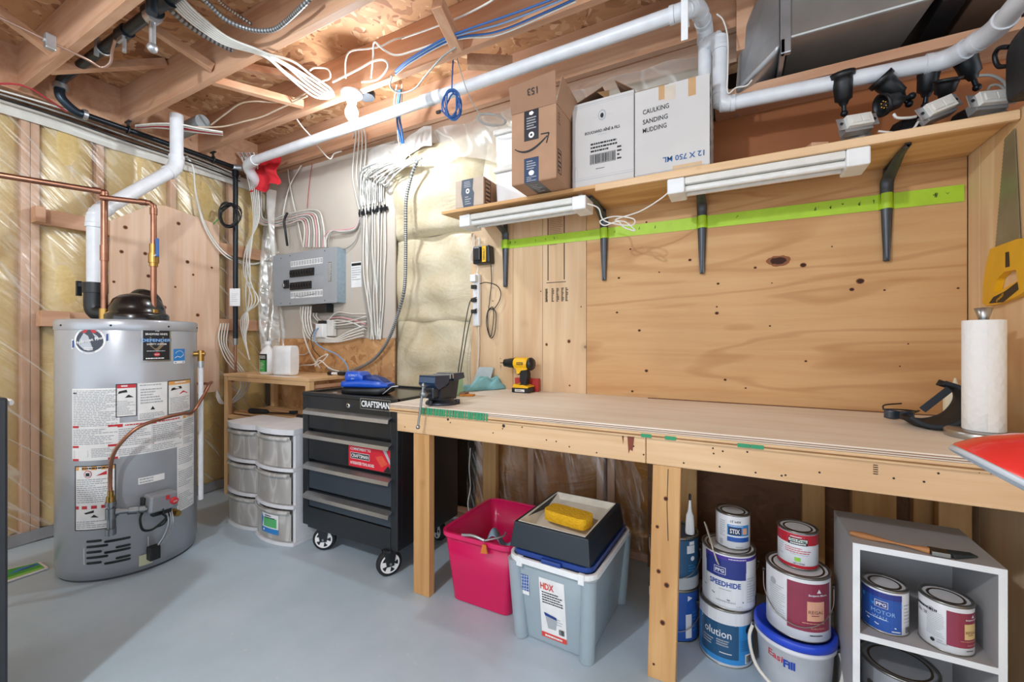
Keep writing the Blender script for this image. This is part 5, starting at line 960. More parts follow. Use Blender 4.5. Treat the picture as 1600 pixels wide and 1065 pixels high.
def l_motor(D, r, h):
    D.rect(-.07, .006, .034, h - .012, CDEEP, 1, 10); D.rect(-.07, h - .028, .034, h - .012, CNAVY, 2, 10); D.poly([(-.06, h - .03), (-.03, h - .045), (.034, h - .036), (.034, h - .045), (-.03, h - .052), (-.06, h - .04)], CBLUE, 3); ppg(D, -.012, h - .045, .85); D.text('MOTOR', -.008, .058, .011, pm('thin_blue', '8fb2de', .5), 3, .052); D.text('WALL', -.014, .042, .010, MC['thin_blue'], 3, .035)
    D.stroke([(-.045, .03), (-.02, .022), (.02, .022)], .0025, CWHITE, 3); D.lines(-.05, .036, .0, .042, 1, CWHITE, 3, .3, rc); D.lines(.04, .035, .065, .09, 6, GREYP, 2, .3, rc); D.bars(.045, .01, .062, .026, INK, 3, 7); D.lines(.01, .01, .03, .015, 1, CWHITE, 3, .6, rc)
def l_epo(D, r, h):
    D.rect(-.03, .01, .09, h - .045, CBLUE, 1, 10); D.text('EPO', .03, h - .065, .016, CNAVY, 4, .045, rot=.08, bold=.03); D.disc(.0, h - .11, .025, .02, CRED, 3, 14); D.disc(.0, h - .07, .02, .015, pm('pale_sky', '9cc6e6', .5), 2, 14); D.disc(-.075, h - .06, .012, .012, TIN, 3, 14)
def l_darkA(D, r, h):
    D.rect(-.12, .05, .125, h - .012, CTEAL, 1, 18); D.rect(-.12, .004, .125, .048, pm('can_silver', 'a9adb2', .4), 1, 18); D.rect(.045, h - .06, .08, h - .03, CWHITE, 3, 4); D.rect(.055, h - .028, .078, h - .015, CWHITE, 3, 3); D.disc(.07, .12, .009, .009, CWHITE, 3, 12); D.lines(.05, .07, .085, .1, 3, CBLUE, 3, .3, rc); D.lines(.045, .015, .09, .035, 2, GREYP, 2, .5, rc)
def l_darkB(D, r, h): D.rect(-.12, .01, .125, h - .01, CDEEP, 1, 18); D.rect(.04, .02, .065, .11, CWHITE, 3, 3); D.disc(.055, h - .03, .014, .012, CWHITE, 3, 3); D.lines(.07, .04, .1, .12, 6, CBLUE, 3, .3, rc)
G_ = .0885
tin('paint_can', 'blue gallon paint can at the floor behind the middle bench leg', (-.2184, 1.807, 0), G_, .2, CDARK, l_darkB)
tin('paint_can', 'dark teal gallon paint can with a white caulk tube on it, behind the bench leg', (-.2184, 1.807, .2005), G_, .2, CDARK, l_darkA)
tin('paint_can', 'bright blue gallon can reading olution, on the floor under the SPEEDHIDE can', (-.035, 1.762, 0), G_, .2, CWHITE, l_solution, -1)
tin('paint_can', 'white and navy gallon paint can reading SPEEDHIDE', (-.026, 1.765, .2005), G_, .2, CWHITE, l_speed, -1)
tin('paint_can', 'small white STIX primer can on top of the SPEEDHIDE can', (-.012, 1.775, .4005 + .0), .0567, .125, CWHITE, l_quart_stix, False)
tin('paint_can', 'white and wine-red REGAL gallon can on the blue-lidded bucket', (.178, 1.675, .2155), G_, .2, CWHITE, l_regal)
tin('paint_can', 'small red and white can on top of the big REGAL can', (.180, 1.69, .416), .0567, .12, CWHITE, l_zipp, False)
tin('paint_can', 'deep blue MOTOR WALL quart can on the middle shelf of the cube unit', (.376, 1.577, .3355), .052, .125, CWHITE, l_motor, False, turn=.1)
tin('paint_can', 'small worn white and wine REGAL quart can on the middle shelf of the cube unit', (.500, 1.56, .3355), .0535, .13, CWHITE, l_regal_q, False, turn=-.1)
tin('paint_can', 'grey EPO gallon can on the bottom shelf of the cube unit', (.420, 1.622, .0165), .087, .2, pm('can_grey', '8b8f96', .4), l_epo, turn=.1)
# caulk tube, stir stick, chip of wood on tins
p = Vector((-.160, 1.785, .4005)); t = thing('caulk_tube', 'white upright tapered tube standing on the dark teal can', 'tube', tuple(p)); m = MB(WHITE); m.lathe([(.016, 0), (.017, .01), (.014, .07), (.008, .085), (.006, .10), (.003, .14)], p, 20); m.build('body', t); m = MB(BLACK); m.lathe([(.005, .13), (.005, .15), (.001, .155)], p, 12); m.build('cap', t)
q0, q1 = at(1124, 858, D=1.40), at(1100, 815, D=1.49); m = MB(pm('stick_pale', 'c7bfae', .6)); m.org = tuple(q1); m.bar(Vector((-.107, 1.685, .363)), Vector((-.105, 1.69, .365)), .02, .003)
m = MB(MC['stick_pale']); q1 = Vector((-.105, 1.78, .452)); q0 = Vector((-.058, 1.665, .365)); m.org = tuple(q1); m.bar(q0, q1, .026, .004, None, (1, .3, .6)); o = m.build('stir_stick'); tag(o, 'pale paint stir stick leaning over the rim of the SPEEDHIDE can', 'stick')
# bucket with blue lid
p = Vector((.170, 1.685, 0)); t = thing('filler_bucket', 'white plastic bucket reading Easi Fill with a bright blue lid and white handle', 'bucket', tuple(p), facing(p) + pi / 2)
m = MB(CWHITE); m.lathe([(.092, 0), (.096, .004), (.108, .17), (.114, .172), (.114, .184), (.109, .186), (.109, .195)], (0, 0, 0), 56); b = m.build('body', t, world=False)
m = MB(pm('lid_blue', '1f45c8', .35, coat=.2)); m.lathe([(.112, .188), (.117, .190), (.117, .21), (.114, .214), (.106, .2145), (.103, .209), (.0001, .209)], (0, 0, 0), 56); m.build('lid', t, world=False)
m = MB(OFFW); P = [Vector((-.118, 0, .17)), Vector((-.128, -.03, .13)), Vector((-.105, -.085, .085)), Vector((-.05, -.125, .06)), Vector((0, -.135, .052)), Vector((.05, -.125, .06)), Vector((.105, -.085, .085)), Vector((.128, -.03, .13)), Vector((.118, 0, .17))]; m.tube(spline(P, 5), .0055, 10)
for s_ in (-1, 1): m.cyl((s_ * .108, 0, .17), (s_ * .122, 0, .17), .010, 14, BLACK)
m.build('handle', t, world=False)
rb = .104; fn = lambda u, v, g: Vector(((rb * (v / .17 * .115 + .905) + g) * sin(u / rb), -(rb * (v / .17 * .115 + .905) + g) * cos(u / rb), v)); d = MB(PAPER); D = Draw(d, fn, .0008); FB = pm('fill_blue', '1f45a8', .5)
D.text('Easi', -.052, .142, .022, pm('fill_red', 'c03a46', .5), 3, .045, rot=-.1, bold=.02); D.text('Fill', -.013, .133, .026, FB, 3, .032, bold=.05); D.rect(-.072, .01, -.002, .085, FB, 1, 6); D.poly([(-.072, .125), (-.002, .11), (-.002, .1), (-.072, .085)], FB, 2); D.rect(.002, .06, .055, .135, pm('fill_grey', '9b9d9a', .5), 1, 5); D.lines(.075, .05, .12, .13, 10, GREYP, 1, .5, rc); D.rect(.055, .07, .075, .08, FB, 2, 2); D.rect(.055, .01, .075, .05, FB, 2, 2); D.poly([(.02, .055), (.05, .045), (.03, .03), (.015, .04)], INK, 2); D.poly([(.0, .098), (.05, .082), (.05, .072), (.0, .072)], INK, 2); D.lines(-.10, .05, -.08, .13, 9, CBLUE, 1, .5, rc); d.build('label', b, world=False)
# ================================================================ white cube shelf unit
CW = pm('cube_grey', 'a9a7a8', .5, var=.03); CE = pm('cube_edge', 'e2e3e4', .5)
x0, x1, y0, y1, z1 = .289, .593, 1.5, 1.76, .584
t = thing('cube_shelf', 'grey two-tier cube shelf unit with white front edges under the bench', 'shelf unit', ((x0 + x1) / 2, 1.63, 0))
th = .016
m = MB(CW); m.box((x0, y0, 0), (x0 + th, y1, z1 - th)); m.box((x0, y0 - .0006, 0), (x0 + th, y0, z1), CE); m.build('side_panel', t); m = MB(CW); m.box((x1 - th, y0, 0), (x1, y1, z1 - th)); m.box((x1 - th, y0 - .0006, 0), (x1, y0, z1), CE); m.build('side_panel', t)
for nm, z in (('bottom_panel', 0), ('middle_shelf', .335 - th), ('top_panel', z1 - th)):
    m = MB(CW); a, b = (x0, x1) if z > .5 else (x0 + th, x1 - th); m.box((a, y0, z), (b, y1 - (.006 if z < .5 else 0), z + th)); m.box((x0 + th, y0 - .0006, z), (x1 - th, y0, z + th), CE); m.build(nm, t)
m = MB(CW); m.box((x0 + th, y1 - .006, th), (x1 - th, y1, z1 - th)); m.build('back_panel', t)
a, b = at(1328, 832, Z=z1 + .008), at(1452, 860, Z=z1 + .008); c = at(1482, 865, Z=z1 + .008); e = at(1526, 866, Z=z1 + .008); HW = wood('brush_handle', 'c08a58', 'a06c3c', 'X', 1, 0)
t = thing('paint_brush', 'paint brush with a wooden handle and dark bristles on the cube shelf unit', 'brush', tuple(Vector((a.x, a.y, z1))))
m = MB(HW); m.tube(spline([a, a.lerp(b, .3), a.lerp(b, .7), b], 5), [.006 + .003 * sin(k * .5) for k in range(16)], 10); m.build('handle', t)
m = MB(TIN); m.bar(b, c, .034, .012); m.build('ferrule', t, .002)
m = MB(pm('bristle', '2a3233', .8, bump=.6, bs=120)); dv = (e - c).normalized(); sd = Vector((-dv.y, dv.x, 0)) * .017; u_ = Vector((0, 0, .006)); tip = Vector((0, 0, -.006)); m.add([c + sd + u_, c - sd + u_, e - sd * .3 + tip * .3, e + sd * 1.0 + tip * .3, c + sd - u_, c - sd - u_, e - sd * .3 + tip, e + sd + tip], [(3, 2, 1, 0), (4, 5, 6, 7), (0, 1, 5, 4), (1, 2, 6, 5), (2, 3, 7, 6), (3, 0, 4, 7)]); m.build('bristles', t, .003)
# ================================================================ pink bin
PK = NT('pink_translucent'); PK.b.inputs['Base Color'].default_value = lin('e0115f'); PK.b.inputs['Roughness'].default_value = .3; PK.b.inputs['Alpha'].default_value = .78; PK.b.inputs['Coat Weight'].default_value = .4; PK.b.inputs['Subsurface Weight'].default_value = .0; PK = PK.m
PKR = pm('pink_rim', 'd5165c', .3, coat=.4)
def bin_mesh(m, cx, cy, w_, d_, z0, z1, tx, ty, th, mat, rad=.03, k=5):
    """open tapering bin with rounded corners"""
    def ring(w2, d2, z, r):
        P = []
        for (sx, sy, a0) in ((1, 1, 0), (-1, 1, pi / 2), (-1, -1, pi), (1, -1, 3 * pi / 2)):
            for i in range(k + 1): a = a0 + pi / 2 * i / k; P.append(Vector((cx + sx * (w2 - r) + r * cos(a), cy + sy * (d2 - r) + r * sin(a), z)))
        return P
    rings = [ring(w_ / 2 - tx, d_ / 2 - ty, z0, rad), ring(w_ / 2 - tx * .5, d_ / 2 - ty * .5, (z0 + z1) / 2, rad), ring(w_ / 2, d_ / 2, z1, rad), ring(w_ / 2 - th, d_ / 2 - th, z1, rad * .9), ring(w_ / 2 - tx * .5 - th, d_ / 2 - ty * .5 - th, (z0 + z1) / 2, rad * .9), ring(w_ / 2 - tx - th, d_ / 2 - ty - th, z0 + th, rad * .9)]
    n = len(rings[0]); vs = [p for r in rings for p in r]
    m.add(vs, [(j * n + i, j * n + (i + 1) % n, (j + 1) * n + (i + 1) % n, (j + 1) * n + i) for j in range(5) for i in range(n)], mat, True); m.add(rings[0], [tuple(range(n))[::-1]], mat); m.add(rings[5], [tuple(range(n))], mat)
def rim_mesh(m, cx, cy, w_, d_, z, t_, hh, mat=None, rad=.04, k=5):
    P = []
    for (sx, sy, a0) in ((1, 1, 0), (-1, 1, pi / 2), (-1, -1, pi), (1, -1, 3 * pi / 2)):
        for i in range(k + 1): a = a0 + pi / 2 * i / k; P.append((cx + sx * (w_ / 2 - rad) + rad * cos(a), cy + sy * (d_ / 2 - rad) + rad * sin(a), cos(a), sin(a)))
    n = len(P); vs = []
    for off, z_ in ((0, z), (t_, z), (t_, z - hh), (t_ - .003, z - hh), (t_ - .003, z - .004), (0, z - .004)): vs += [Vector((x + cx_ * off, y + sy_ * off, z_)) for x, y, cx_, sy_ in P]
    m.add(vs, [(j * n + i, j * n + (i + 1) % n, ((j + 1) % 6) * n + (i + 1) % n, ((j + 1) % 6) * n + i) for j in range(6) for i in range(n)], mat, False)
t = thing('storage_bin', 'open bright pink see-through plastic bin under the bench', 'bin', (-.975, 1.72, 0))
m = MB(PK); bin_mesh(m, -.98, 1.735, .345, .43, .003, .31, .028, .03, .0025, PK); m.build('body', t)
m = MB(PKR); rim_mesh(m, -.98, 1.735, .345, .43, .313, .014, .02); m.build('rim', t, .002)
t = thing('putty_scraper', 'grey handled scraper hanging over the rim of the pink bin', 'scraper', (-.90, 1.52, .31)); m = MB(GALV); a, b = at(722, 835, Z=.328), at(757, 844, Z=.325); m.tube(spline([a, a.lerp(b, .5) + Vector((0, 0, .008)), b], 5), .006, 8); m.tube(spline([b, at(785, 838, Z=.33), at(790, 832, Z=.335)], 4), .004, 8); m.build('wire_handle', t)
m = MB(pm('amber_plastic', 'c8702c', .3)); a = at(757, 850, Y=1.497); m.prism([a + Vector((-.008, 0, 0)), a + Vector((.008, 0, 0)), a + Vector((.016, 0, -.035)), a + Vector((-.018, 0, -.04))], (0, -.004, 0)); m.build('blade', t)
for i, (x, y, z, sx, c_, l) in enumerate(((-1.05, 1.66, .035, .05, 'c03064', 'round dull item inside the pink bin at its left'), (-.95, 1.62, .03, .045, 'd86a90', 'pale oblong item at the bottom of the pink bin'), (-.88, 1.70, .035, .05, '8f2c54', 'dark oblong item inside the pink bin at its right'))):
    t = thing('small_container', l, 'item', (x, y, z)); m = MB(pm('item_%d' % i, c_, .6)); m.lathe([(.004, -.03), (.02, -.028), (.026, 0), (.02, .03), (.004, .032)], (x, y, z), 18, None, (1, .3 * i, .1)); m.lathe([(.03, -.004), (.03, .004)], (x, y, z), 18, None, (1, .3 * i, .1)); m.build('body', t)
t = thing('cloth_scrap', 'light blue rag lying inside the pink bin', 'cloth', (-.87, 1.62, .16)); m = MB(pm('rag_blue', '8fb0c8', .8)); m.grid(lambda u, v: Vector((-.95 + .12 * u, 1.56 + .1 * v, .29 + .035 * sin(u * 5 + v * 3) - .02 * u)), 12, 10); m.build('cloth', t, solid=.002)
m = MB(MC['item_0']); m.box((-1.1, 1.58, .0065), (-.86, 1.88, .06)); o = None
# ================================================================ clear tote with blue lid, paint tray and sponge
RZ = -.05
CL_ = NT('clear_tote'); CL_.b.inputs['Base Color'].default_value = lin('b4c4cc'); CL_.b.inputs['Roughness'].default_value = .3; CL_.b.inputs['Alpha'].default_value = .62; CL_.b.inputs['Coat Weight'].default_value = .3; CL_ = CL_.m
LIDB = pm('tote_lid_blue', '163a86', .35, coat=.2)
t = thing('storage_tote', 'clear plastic HDX tote with a dark blue lid in front of the pink bin', 'tote', (-.60, 1.68, 0), RZ)
m = MB(CL_); bin_mesh(m, 0, 0, .335, .47, .003, .325, .03, .04, .003, CL_, .035); b = m.build('body', t, world=False)
for s_ in (-1, 1):
    for sy_ in (-1, 1):
        m = MB(CL_); m.cyl((s_ * .135, sy_ * .20, .004), (s_ * .152, sy_ * .222, .31), .028, 16); m.build('corner_rib', b, world=False)
m = MB(WHITE); rim_mesh(m, 0, 0, .335, .47, .327, .012, .022, None, .045); m.build('rim', t, .002, world=False)
m = MB(LIDB); k = 5; P = []
for (sx, sy, a0) in ((1, 1, 0), (-1, 1, pi / 2), (-1, -1, pi), (1, -1, 3 * pi / 2)):
    for i in range(k + 1): a = a0 + pi / 2 * i / k; P.append(Vector((sx * (.163 - .04) + .04 * cos(a), sy * (.23 - .04) + .04 * sin(a), .329)))
m.prism(P, (0, 0, .018)); m.box((-.03, -.243, .318), (.05, -.225, .342)); m.box((-.03, .225, .318), (.05, .243, .342)); m.build('lid', t, .004, world=False)
for sx in (-.12, .13): m = MB(WHITE); m.box((sx - .012, -.248, .292), (sx + .012, -.232, .33)); m.build('latch', t, .003, world=False)
m = MB(pm('tote_contents', '93a2aa', .8)); m.box((-.11, -.17, .008), (.12, .17, .16)); m.box((-.12, -.1, .165), (.06, .16, .25), MC['rag_blue']); m.build('contents', t, .01, world=False)
FT = lambda u, v, g: Vector((u, -.195 - .04 * v / .325 - g, v)); d = MB(PAPER); D = Draw(d, FT, .0012)
D.rect(-.045, .028, .058, .265, PAPER, 1, 2); D.text('HDX', -.012, .235, .026, pm('hdx_red', 'd8453a', .5), 3, .055, bold=.02); D.lines(-.035, .165, .05, .215, 5, INK, 2, .45, rc); D.rect(-.045, .028, .058, .048, MC['hdx_red'], 2, 2); D.lines(-.03, .032, .04, .044, 1, PAPER, 3, .6, rc)
D.poly([(-.03, .13), (.02, .122), (.022, .112), (-.026, .118)], LIDB, 3); D.poly([(-.026, .118), (.022, .112), (.016, .07), (-.016, .068)], GREYP, 2); D.bars(.028, .058, .05, .08, INK, 3, 8); D.lines(.02, .09, .05, .12, 3, GREYP, 2, .3, rc)
D.rect(-.135, .175, -.09, .255, pm('pattern_blue', '2f5ea8', .5), 1, 1); D.rect(-.135, .175, -.09, .19, PAPER, 2, 1)
for k in range(5): D.stroke([(-.135, .195 + k * .013), (-.09, .20 + k * .013)], .0015, PAPER, 3)
for k in range(5): D.stroke([(-.132 + k * .01, .19), (-.127 + k * .01, .255)], .0015, PAPER, 3)
d.build('paper_label', b, world=False)
t = thing('paint_tray', 'dark tapered paint tray with a paint-smeared white liner on the tote lid', 'paint tray', (-.61, 1.665, .3475), RZ)
TR = pm('tray_dark', '1e2730', .4); m = MB(TR); W2, D2 = .165, .21
o_ = [(-W2, -D2), (W2, -D2), (W2, D2), (-W2, D2)]; i_ = [(-W2 + .02, -D2 + .015), (W2 - .02, -D2 + .015), (W2 - .02, D2 - .02), (-W2 + .02, D2 - .02)]
vs = [(x, y, 0) for x, y in o_] + [(x * .93, y * .93, .095) for x, y in o_] + [(x * .93, y * .93, .095) for x, y in i_] + [(x * .8, y * .8, .03 if y < 0 else .075) for x, y in i_]
m.add(vs, [(3, 2, 1, 0)] + [(j * 4 + i, j * 4 + (i + 1) % 4, (j + 1) * 4 + (i + 1) % 4, (j + 1) * 4 + i) for j in range(3) for i in range(4)] + [(12, 13, 14, 15)]); m.build('tray', t, .004, world=False)
LN = pm('liner_smeared', 'e4dfd2', .45, var=.12, vs=16); m = MB(LN); vs = [(x * .935, y * .935, .0965) for x, y in i_] + [(x * .79, y * .79, .033 if y < 0 else .077) for x, y in i_]; vs += [(x * .955, y * .955, .0965) for x, y in i_]
m.add(vs, [(0, 1, 5, 4), (1, 2, 6, 5), (2, 3, 7, 6), (3, 0, 4, 7), (4, 5, 6, 7), (8, 9, 1, 0), (9, 10, 2, 1), (10, 11, 3, 2), (11, 8, 0, 3)])
m.build('liner', t, 0, world=False, solid=.0015)
SP = pm('sponge_yellow', 'e8b41c', .9, bump=.8, bs=90); t = thing('sponge', 'thick yellow sponge lying in the paint tray', 'sponge', (-.60, 1.62, .421), RZ - .12)
m = MB(SP); k = 8; P = [Vector((.095 * math.copysign(abs(cos(a)) ** .35, cos(a)), .045 * math.copysign(abs(sin(a)) ** .35, sin(a)), .0)) for a in [2 * pi * i / 32 for i in range(32)]]; m.prism(P, (0, 0, .042), None, True); m.build('foam', t, .008, 3, world=False)
# ================================================================ bench top things
def bp(px, py): return at(px, py, Z=BT)
# vise
VN = pm('vise_blue', '203a58', .3, .3, coat=.4); VI = pm('vise_iron', '3a3d44', .38, .6, var=.2); vx, vy = -1.215, 1.60
t = thing('bench_vise', 'dark blue and steel bench vise on the near left corner of the bench', 'vise', (vx, vy, BT))
m = MB(VI); m.lathe([(.078, .0005), (.08, .006), (.075, .014), (.05, .018), (.045, .03)], (vx, vy, BT), 36)
for a in (20, 140, 260): m.cyl((vx + .072 * cos(R(a)), vy + .072 * sin(R(a)), BT + .0005), (vx + .072 * cos(R(a)), vy + .072 * sin(R(a)), BT + .022), .012, 6)
m.build('swivel_base', t)
m = MB(VI); m.prism([(vx - .035, vy - .06, BT + .02), (vx - .035, vy + .06, BT + .02), (vx - .035, vy + .075, BT + .075), (vx - .035, vy + .085, BT + .12), (vx - .035, vy + .015, BT + .12), (vx - .035, vy, BT + .085), (vx - .035, vy - .06, BT + .075)], (.07, 0, 0)); m.build('fixed_jaw', t, .006)
m = MB(VN); m.prism([(vx - .045, vy - .005, BT + .135), (vx - .045, vy - .11, BT + .140), (vx - .045, vy - .115, BT + .10), (vx - .045, vy - .085, BT + .075), (vx - .045, vy - .012, BT + .10)], (.09, 0, 0)); m.build('moving_jaw', t, .008)
m = MB(VI); m.box((vx - .026, vy - .10, BT + .035), (vx + .026, vy + .06, BT + .085)); m.build('slide', t, .006)
m = MB(VN); m.prism([(vx - .05, vy + .02, BT + .105), (vx - .05, vy + .02, BT + .142), (vx - .05, vy + .10, BT + .142), (vx - .05, vy + .11, BT + .115)], (.10, 0, 0)); m.build('anvil', t, .006)
m = MB(STEEL); m.box((vx - .05, vy - .008, BT + .118), (vx + .05, vy + .0, BT + .139)); m.box((vx - .05, vy + .012, BT + .118), (vx + .05, vy + .022, BT + .139)); m.build('jaw_plate', t, .001)
m = MB(CAST); hb = Vector((vx, vy - .135, BT + .06)); m.cyl((vx, vy - .10, BT + .06), tuple(hb), .012, 14); m.ball(hb, .019, 14); m.build('screw_head', t)
m = MB(STEEL); m.cyl(hb + Vector((.008, -.012, .04)), hb + Vector((-.022, -.012, -.145)), .005, 10); m.ball(hb + Vector((.008, -.012, .04)), .009, 10); m.ball(hb + Vector((-.022, -.012, -.145)), .010, 12); m.build('handle_bar', t)
# drill
p = Vector((-1.075, 2.17, BT + .0005)); t = thing('cordless_drill', 'yellow and black cordless drill standing on its battery against the plywood', 'drill', tuple(p), R(0)); YL = YELLOW
m = MB(BLACK); m.box((-.058, -.038, 0), (.052, .038, .028)); m.build('battery', t, .006, world=False)
m = MB(YL); m.prism([(-.048, -.04, .028), (.045, -.04, .028), (.05, -.04, .036), (.02, -.04, .044), (-.01, -.04, .044), (-.045, -.04, .048)], (0, .08, 0)); m.build('foot', t, .005, world=False)
m = MB(RUB); m.prism([(-.03, -.028, .04), (.028, -.028, .04), (.02, -.022, .052), (-.014, -.02, .062), (-.012, -.02, .14), (.026, -.02, .14), (.034, -.02, .1), (.026, -.02, .06), (.03, -.028, .048)], (0, .045, 0)); m.build('grip', t, .009, 3, world=False)
m = MB(YL); m.lathe([(.024, -.058), (.032, -.052), (.034, -.03), (.033, .02), (.03, .035), (.024, .04)], (0, .0, .165), 24, None, (1, 0, 0)); m.prism([(-.05, -.022, .14), (.035, -.022, .14), (.03, -.022, .13), (-.005, -.022, .125), (-.018, -.022, .105), (-.032, -.022, .105), (-.036, -.022, .13)], (0, .044, 0)); m.build('motor_housing', t, .003, world=False)
m = MB(BLACK); m.lathe([(.030, .03), (.037, .04), (.037, .052), (.028, .064), (.0001, .066)], (0, 0, .162), 24, None, (1, 0, 0)); m.build('rear_cap', t, world=False)
m = MB(BLACK); m.lathe([(.012, -.128), (.022, -.122), (.024, -.10), (.025, -.095), (.027, -.09), (.029, -.062), (.031, -.058)], (0, 0, .165), 24, None, (1, 0, 0)); m.build('chuck', t, world=False)
m = MB(STEEL); m.lathe([(.0005, -.155), (.003, -.15), (.003, -.128), (.010, -.126)], (0, 0, .165), 12, None, (1, 0, 0)); m.build('bit', t, world=False)
m = MB(BLACK); m.prism([(-.036, -.01, .128), (-.026, -.01, .126), (-.026, -.01, .10), (-.032, -.01, .098), (-.04, -.01, .112)], (0, .02, 0)); m.build('trigger', t, .003, world=False)
d = MB(INK); D = Draw(d, lambda u, v, h: Vector((u, -.0345 - h, v))); D.rect(-.028, .157, .012, .172, INK, 1); D.text('DEWALT', -.008, .1645, .008, YL, 2, .036, bold=.03); D2 = Draw(d, lambda u, v, h: Vector((u, -.0385 - h, v))); D2.rect(-.035, .006, .025, .02, PAPER, 1); D2.lines(-.03, .008, .02, .018, 2, INK, 2, .5, rc); d.build('name_print', t, world=False)
RC = pm('red_case', 'b8332e', .5); t = thing('red_holder', 'small red plastic holder standing behind the drill battery', 'holder', (-1.075, 2.235, BT)); m = MB(RC); m.box((-1.155, 2.222, BT + .0005), (-1.01, 2.255, BT + .075), tx=-.004); m.box((-1.14, 2.218, BT + .02), (-1.03, 2.222, BT + .05)); m.build('shell', t, .004)
# cloth
CLM = pm('cloth_aqua', '86c1c9', .85, bump=.3, bs=80); t = thing('aqua_cloth', 'crumpled aqua cleaning cloth on the bench beside the vise', 'cloth', (-1.27, 2.05, BT))
ca, cb = bp(712, 613), bp(786, 608)
def clf(u, v):
    q = ca.lerp(cb, u) + Vector((-.01, .14, 0)) * v; ed = min(1, sin(pi * u) * 2.2) * min(1, sin(pi * v) * 1.6); ed = max(ed, 0) ** .5
    return Vector((q.x + .008 * sin(v * 9), q.y + .010 * sin(u * 13), BT + .002 + ed * (.030 + .038 * max(0, sin((u - .12) * 3.6)) ** 1.5 + .012 * sin(u * 15 + v * 4) + .008 * sin(u * 29 - v * 9))))
m = MB(CLM); m.grid(clf, 40, 16); m.build('fabric', t, solid=.003)
# green tub, clear sheet, sandpaper block, glasses
p = bp(684, 607); p = Vector((-1.37, 1.86, BT + .0005)); GT = pm('mint_plastic', 'a7d8b4', .4); t = thing('mint_tub', 'pale green square plastic tub behind the vise', 'tub', tuple(p)); m = MB(GT); hollow(m, (p.x - .06, p.y - .05, p.z), (p.x + .06, p.y + .05, p.z + .105), .004); m.box((p.x - .065, p.y - .055, p.z + .10), (p.x + .065, p.y - .05, p.z + .11)); m.build('shell', t, .002); m = MB(WHITE); m.box((p.x - .05, p.y - .04, p.z + .005), (p.x + .05, p.y + .04, p.z + .09)); m.build('contents', t, .003)
p = Vector((-1.395, 2.20, BT + .0005)); m = MB(pm('frosted_sheet', 'b7c3c6', .4, alpha=.85)); m.org = tuple(p); m.prism([p + Vector((-.065, 0, 0)), p + Vector((.065, 0, 0)), p + Vector((.075, .05, .13)), p + Vector((-.03, .05, .13))], (0, .003, 0)); o = m.build('plastic_sheet_offcut'); tag(o, 'frosted grey plastic offcut leaning on the wall behind the aqua cloth', 'plastic sheet')
p = bp(722, 617); t = thing('sanding_block', 'flat brown and orange sanding block on the bench beside the vise', 'sanding block', (p.x, p.y, BT)); m = MB(pm('block_brown', '8d6a52', .7)); m.M = Matrix.Translation(Vector((p.x, p.y, BT))) @ Matrix.Rotation(.3, 4, 'Z'); m.box((-.09, -.03, .001), (.03, .03, .016)); m.build('block', t, .003); m = MB(pm('block_orange', 'd88a2c', .5)); m.M = Matrix.Translation(Vector((p.x, p.y, BT))) @ Matrix.Rotation(.3, 4, 'Z'); m.box((.0, -.05, .0008), (.075, .0, .009)); m.build('orange_grip', t, .003)
p = bp(790, 606) + Vector((0, .05, 0)); t = thing('safety_glasses', 'dark-framed glasses tucked at the end of the aqua cloth', 'glasses', tuple(p)); m = MB(BLACK)
for s_ in (-.03, .03): m.tube([p + Vector((s_ + .024 * cos(a), 0, .022 + .019 * sin(a))) for a in [2 * pi * k / 14 for k in range(14)]], .0022, 6, closed=True); m.tube(spline([p + Vector((s_ * 1.8, 0, .03)), p + Vector((s_ * 1.9, .05, .03)), p + Vector((s_ * 1.8, .085, .005))], 4), .002, 6)
m.build('frame', t)
# paper towel on its stand
p = Vector((.661, 1.80, BT + .0005)); t = thing('paper_towel_holder', 'brushed steel upright paper towel stand with a full roll near the end wall', 'paper towel stand', tuple(p))
SB = pm('brushed_steel', 'b3b2b0', .35, .95); m = MB(SB); m.lathe([(.084, 0), (.086, .004), (.086, .018), (.082, .022), (.0001, .023)], p, 56); m.build('base', t); m = MB(SB); m.cyl(p, p + Vector((0, 0, .37)), .008, 14); m.lathe([(.012, .345), (.012, .362), (.021, .392), (.0001, .394)], p, 24); m.build('post', t)
def towel():
    n = NT('towel_paper'); n.b.inputs['Base Color'].default_value = lin('ecebe9'); n.b.inputs['Roughness'].default_value = .9; w_ = n.n('TexVoronoi', Scale=55.); n.l(n.co(), w_.inputs['Vector']); n.bump(w_.outputs[0], .5, .004); return n.m
t2 = thing('paper_towel_roll', 'white quilted paper towel roll standing on the steel stand', 'paper towel', tuple(p + Vector((0, 0, .0235)))); m = MB(towel()); m.lathe([(.045, 0), (.0465, .002), (.0465, .33), (.045, .332)], p + Vector((0, 0, .0235)), 64)
m.lathe([(.020, 0), (.020, .332)], p + Vector((0, 0, .0235)), 24); m.lathe([(.020, .332), (.045, .332)], p + Vector((0, 0, .0235)), 48); a = R(-100)
m.grid(lambda u, v: p + Vector((.0468 * cos(a + .5 * u), .0468 * sin(a + .5 * u), .0245 + .329 * v)) + Vector((cos(a), sin(a), 0)) * .0012 * (1 - u), 6, 2); m.build('roll', t2)
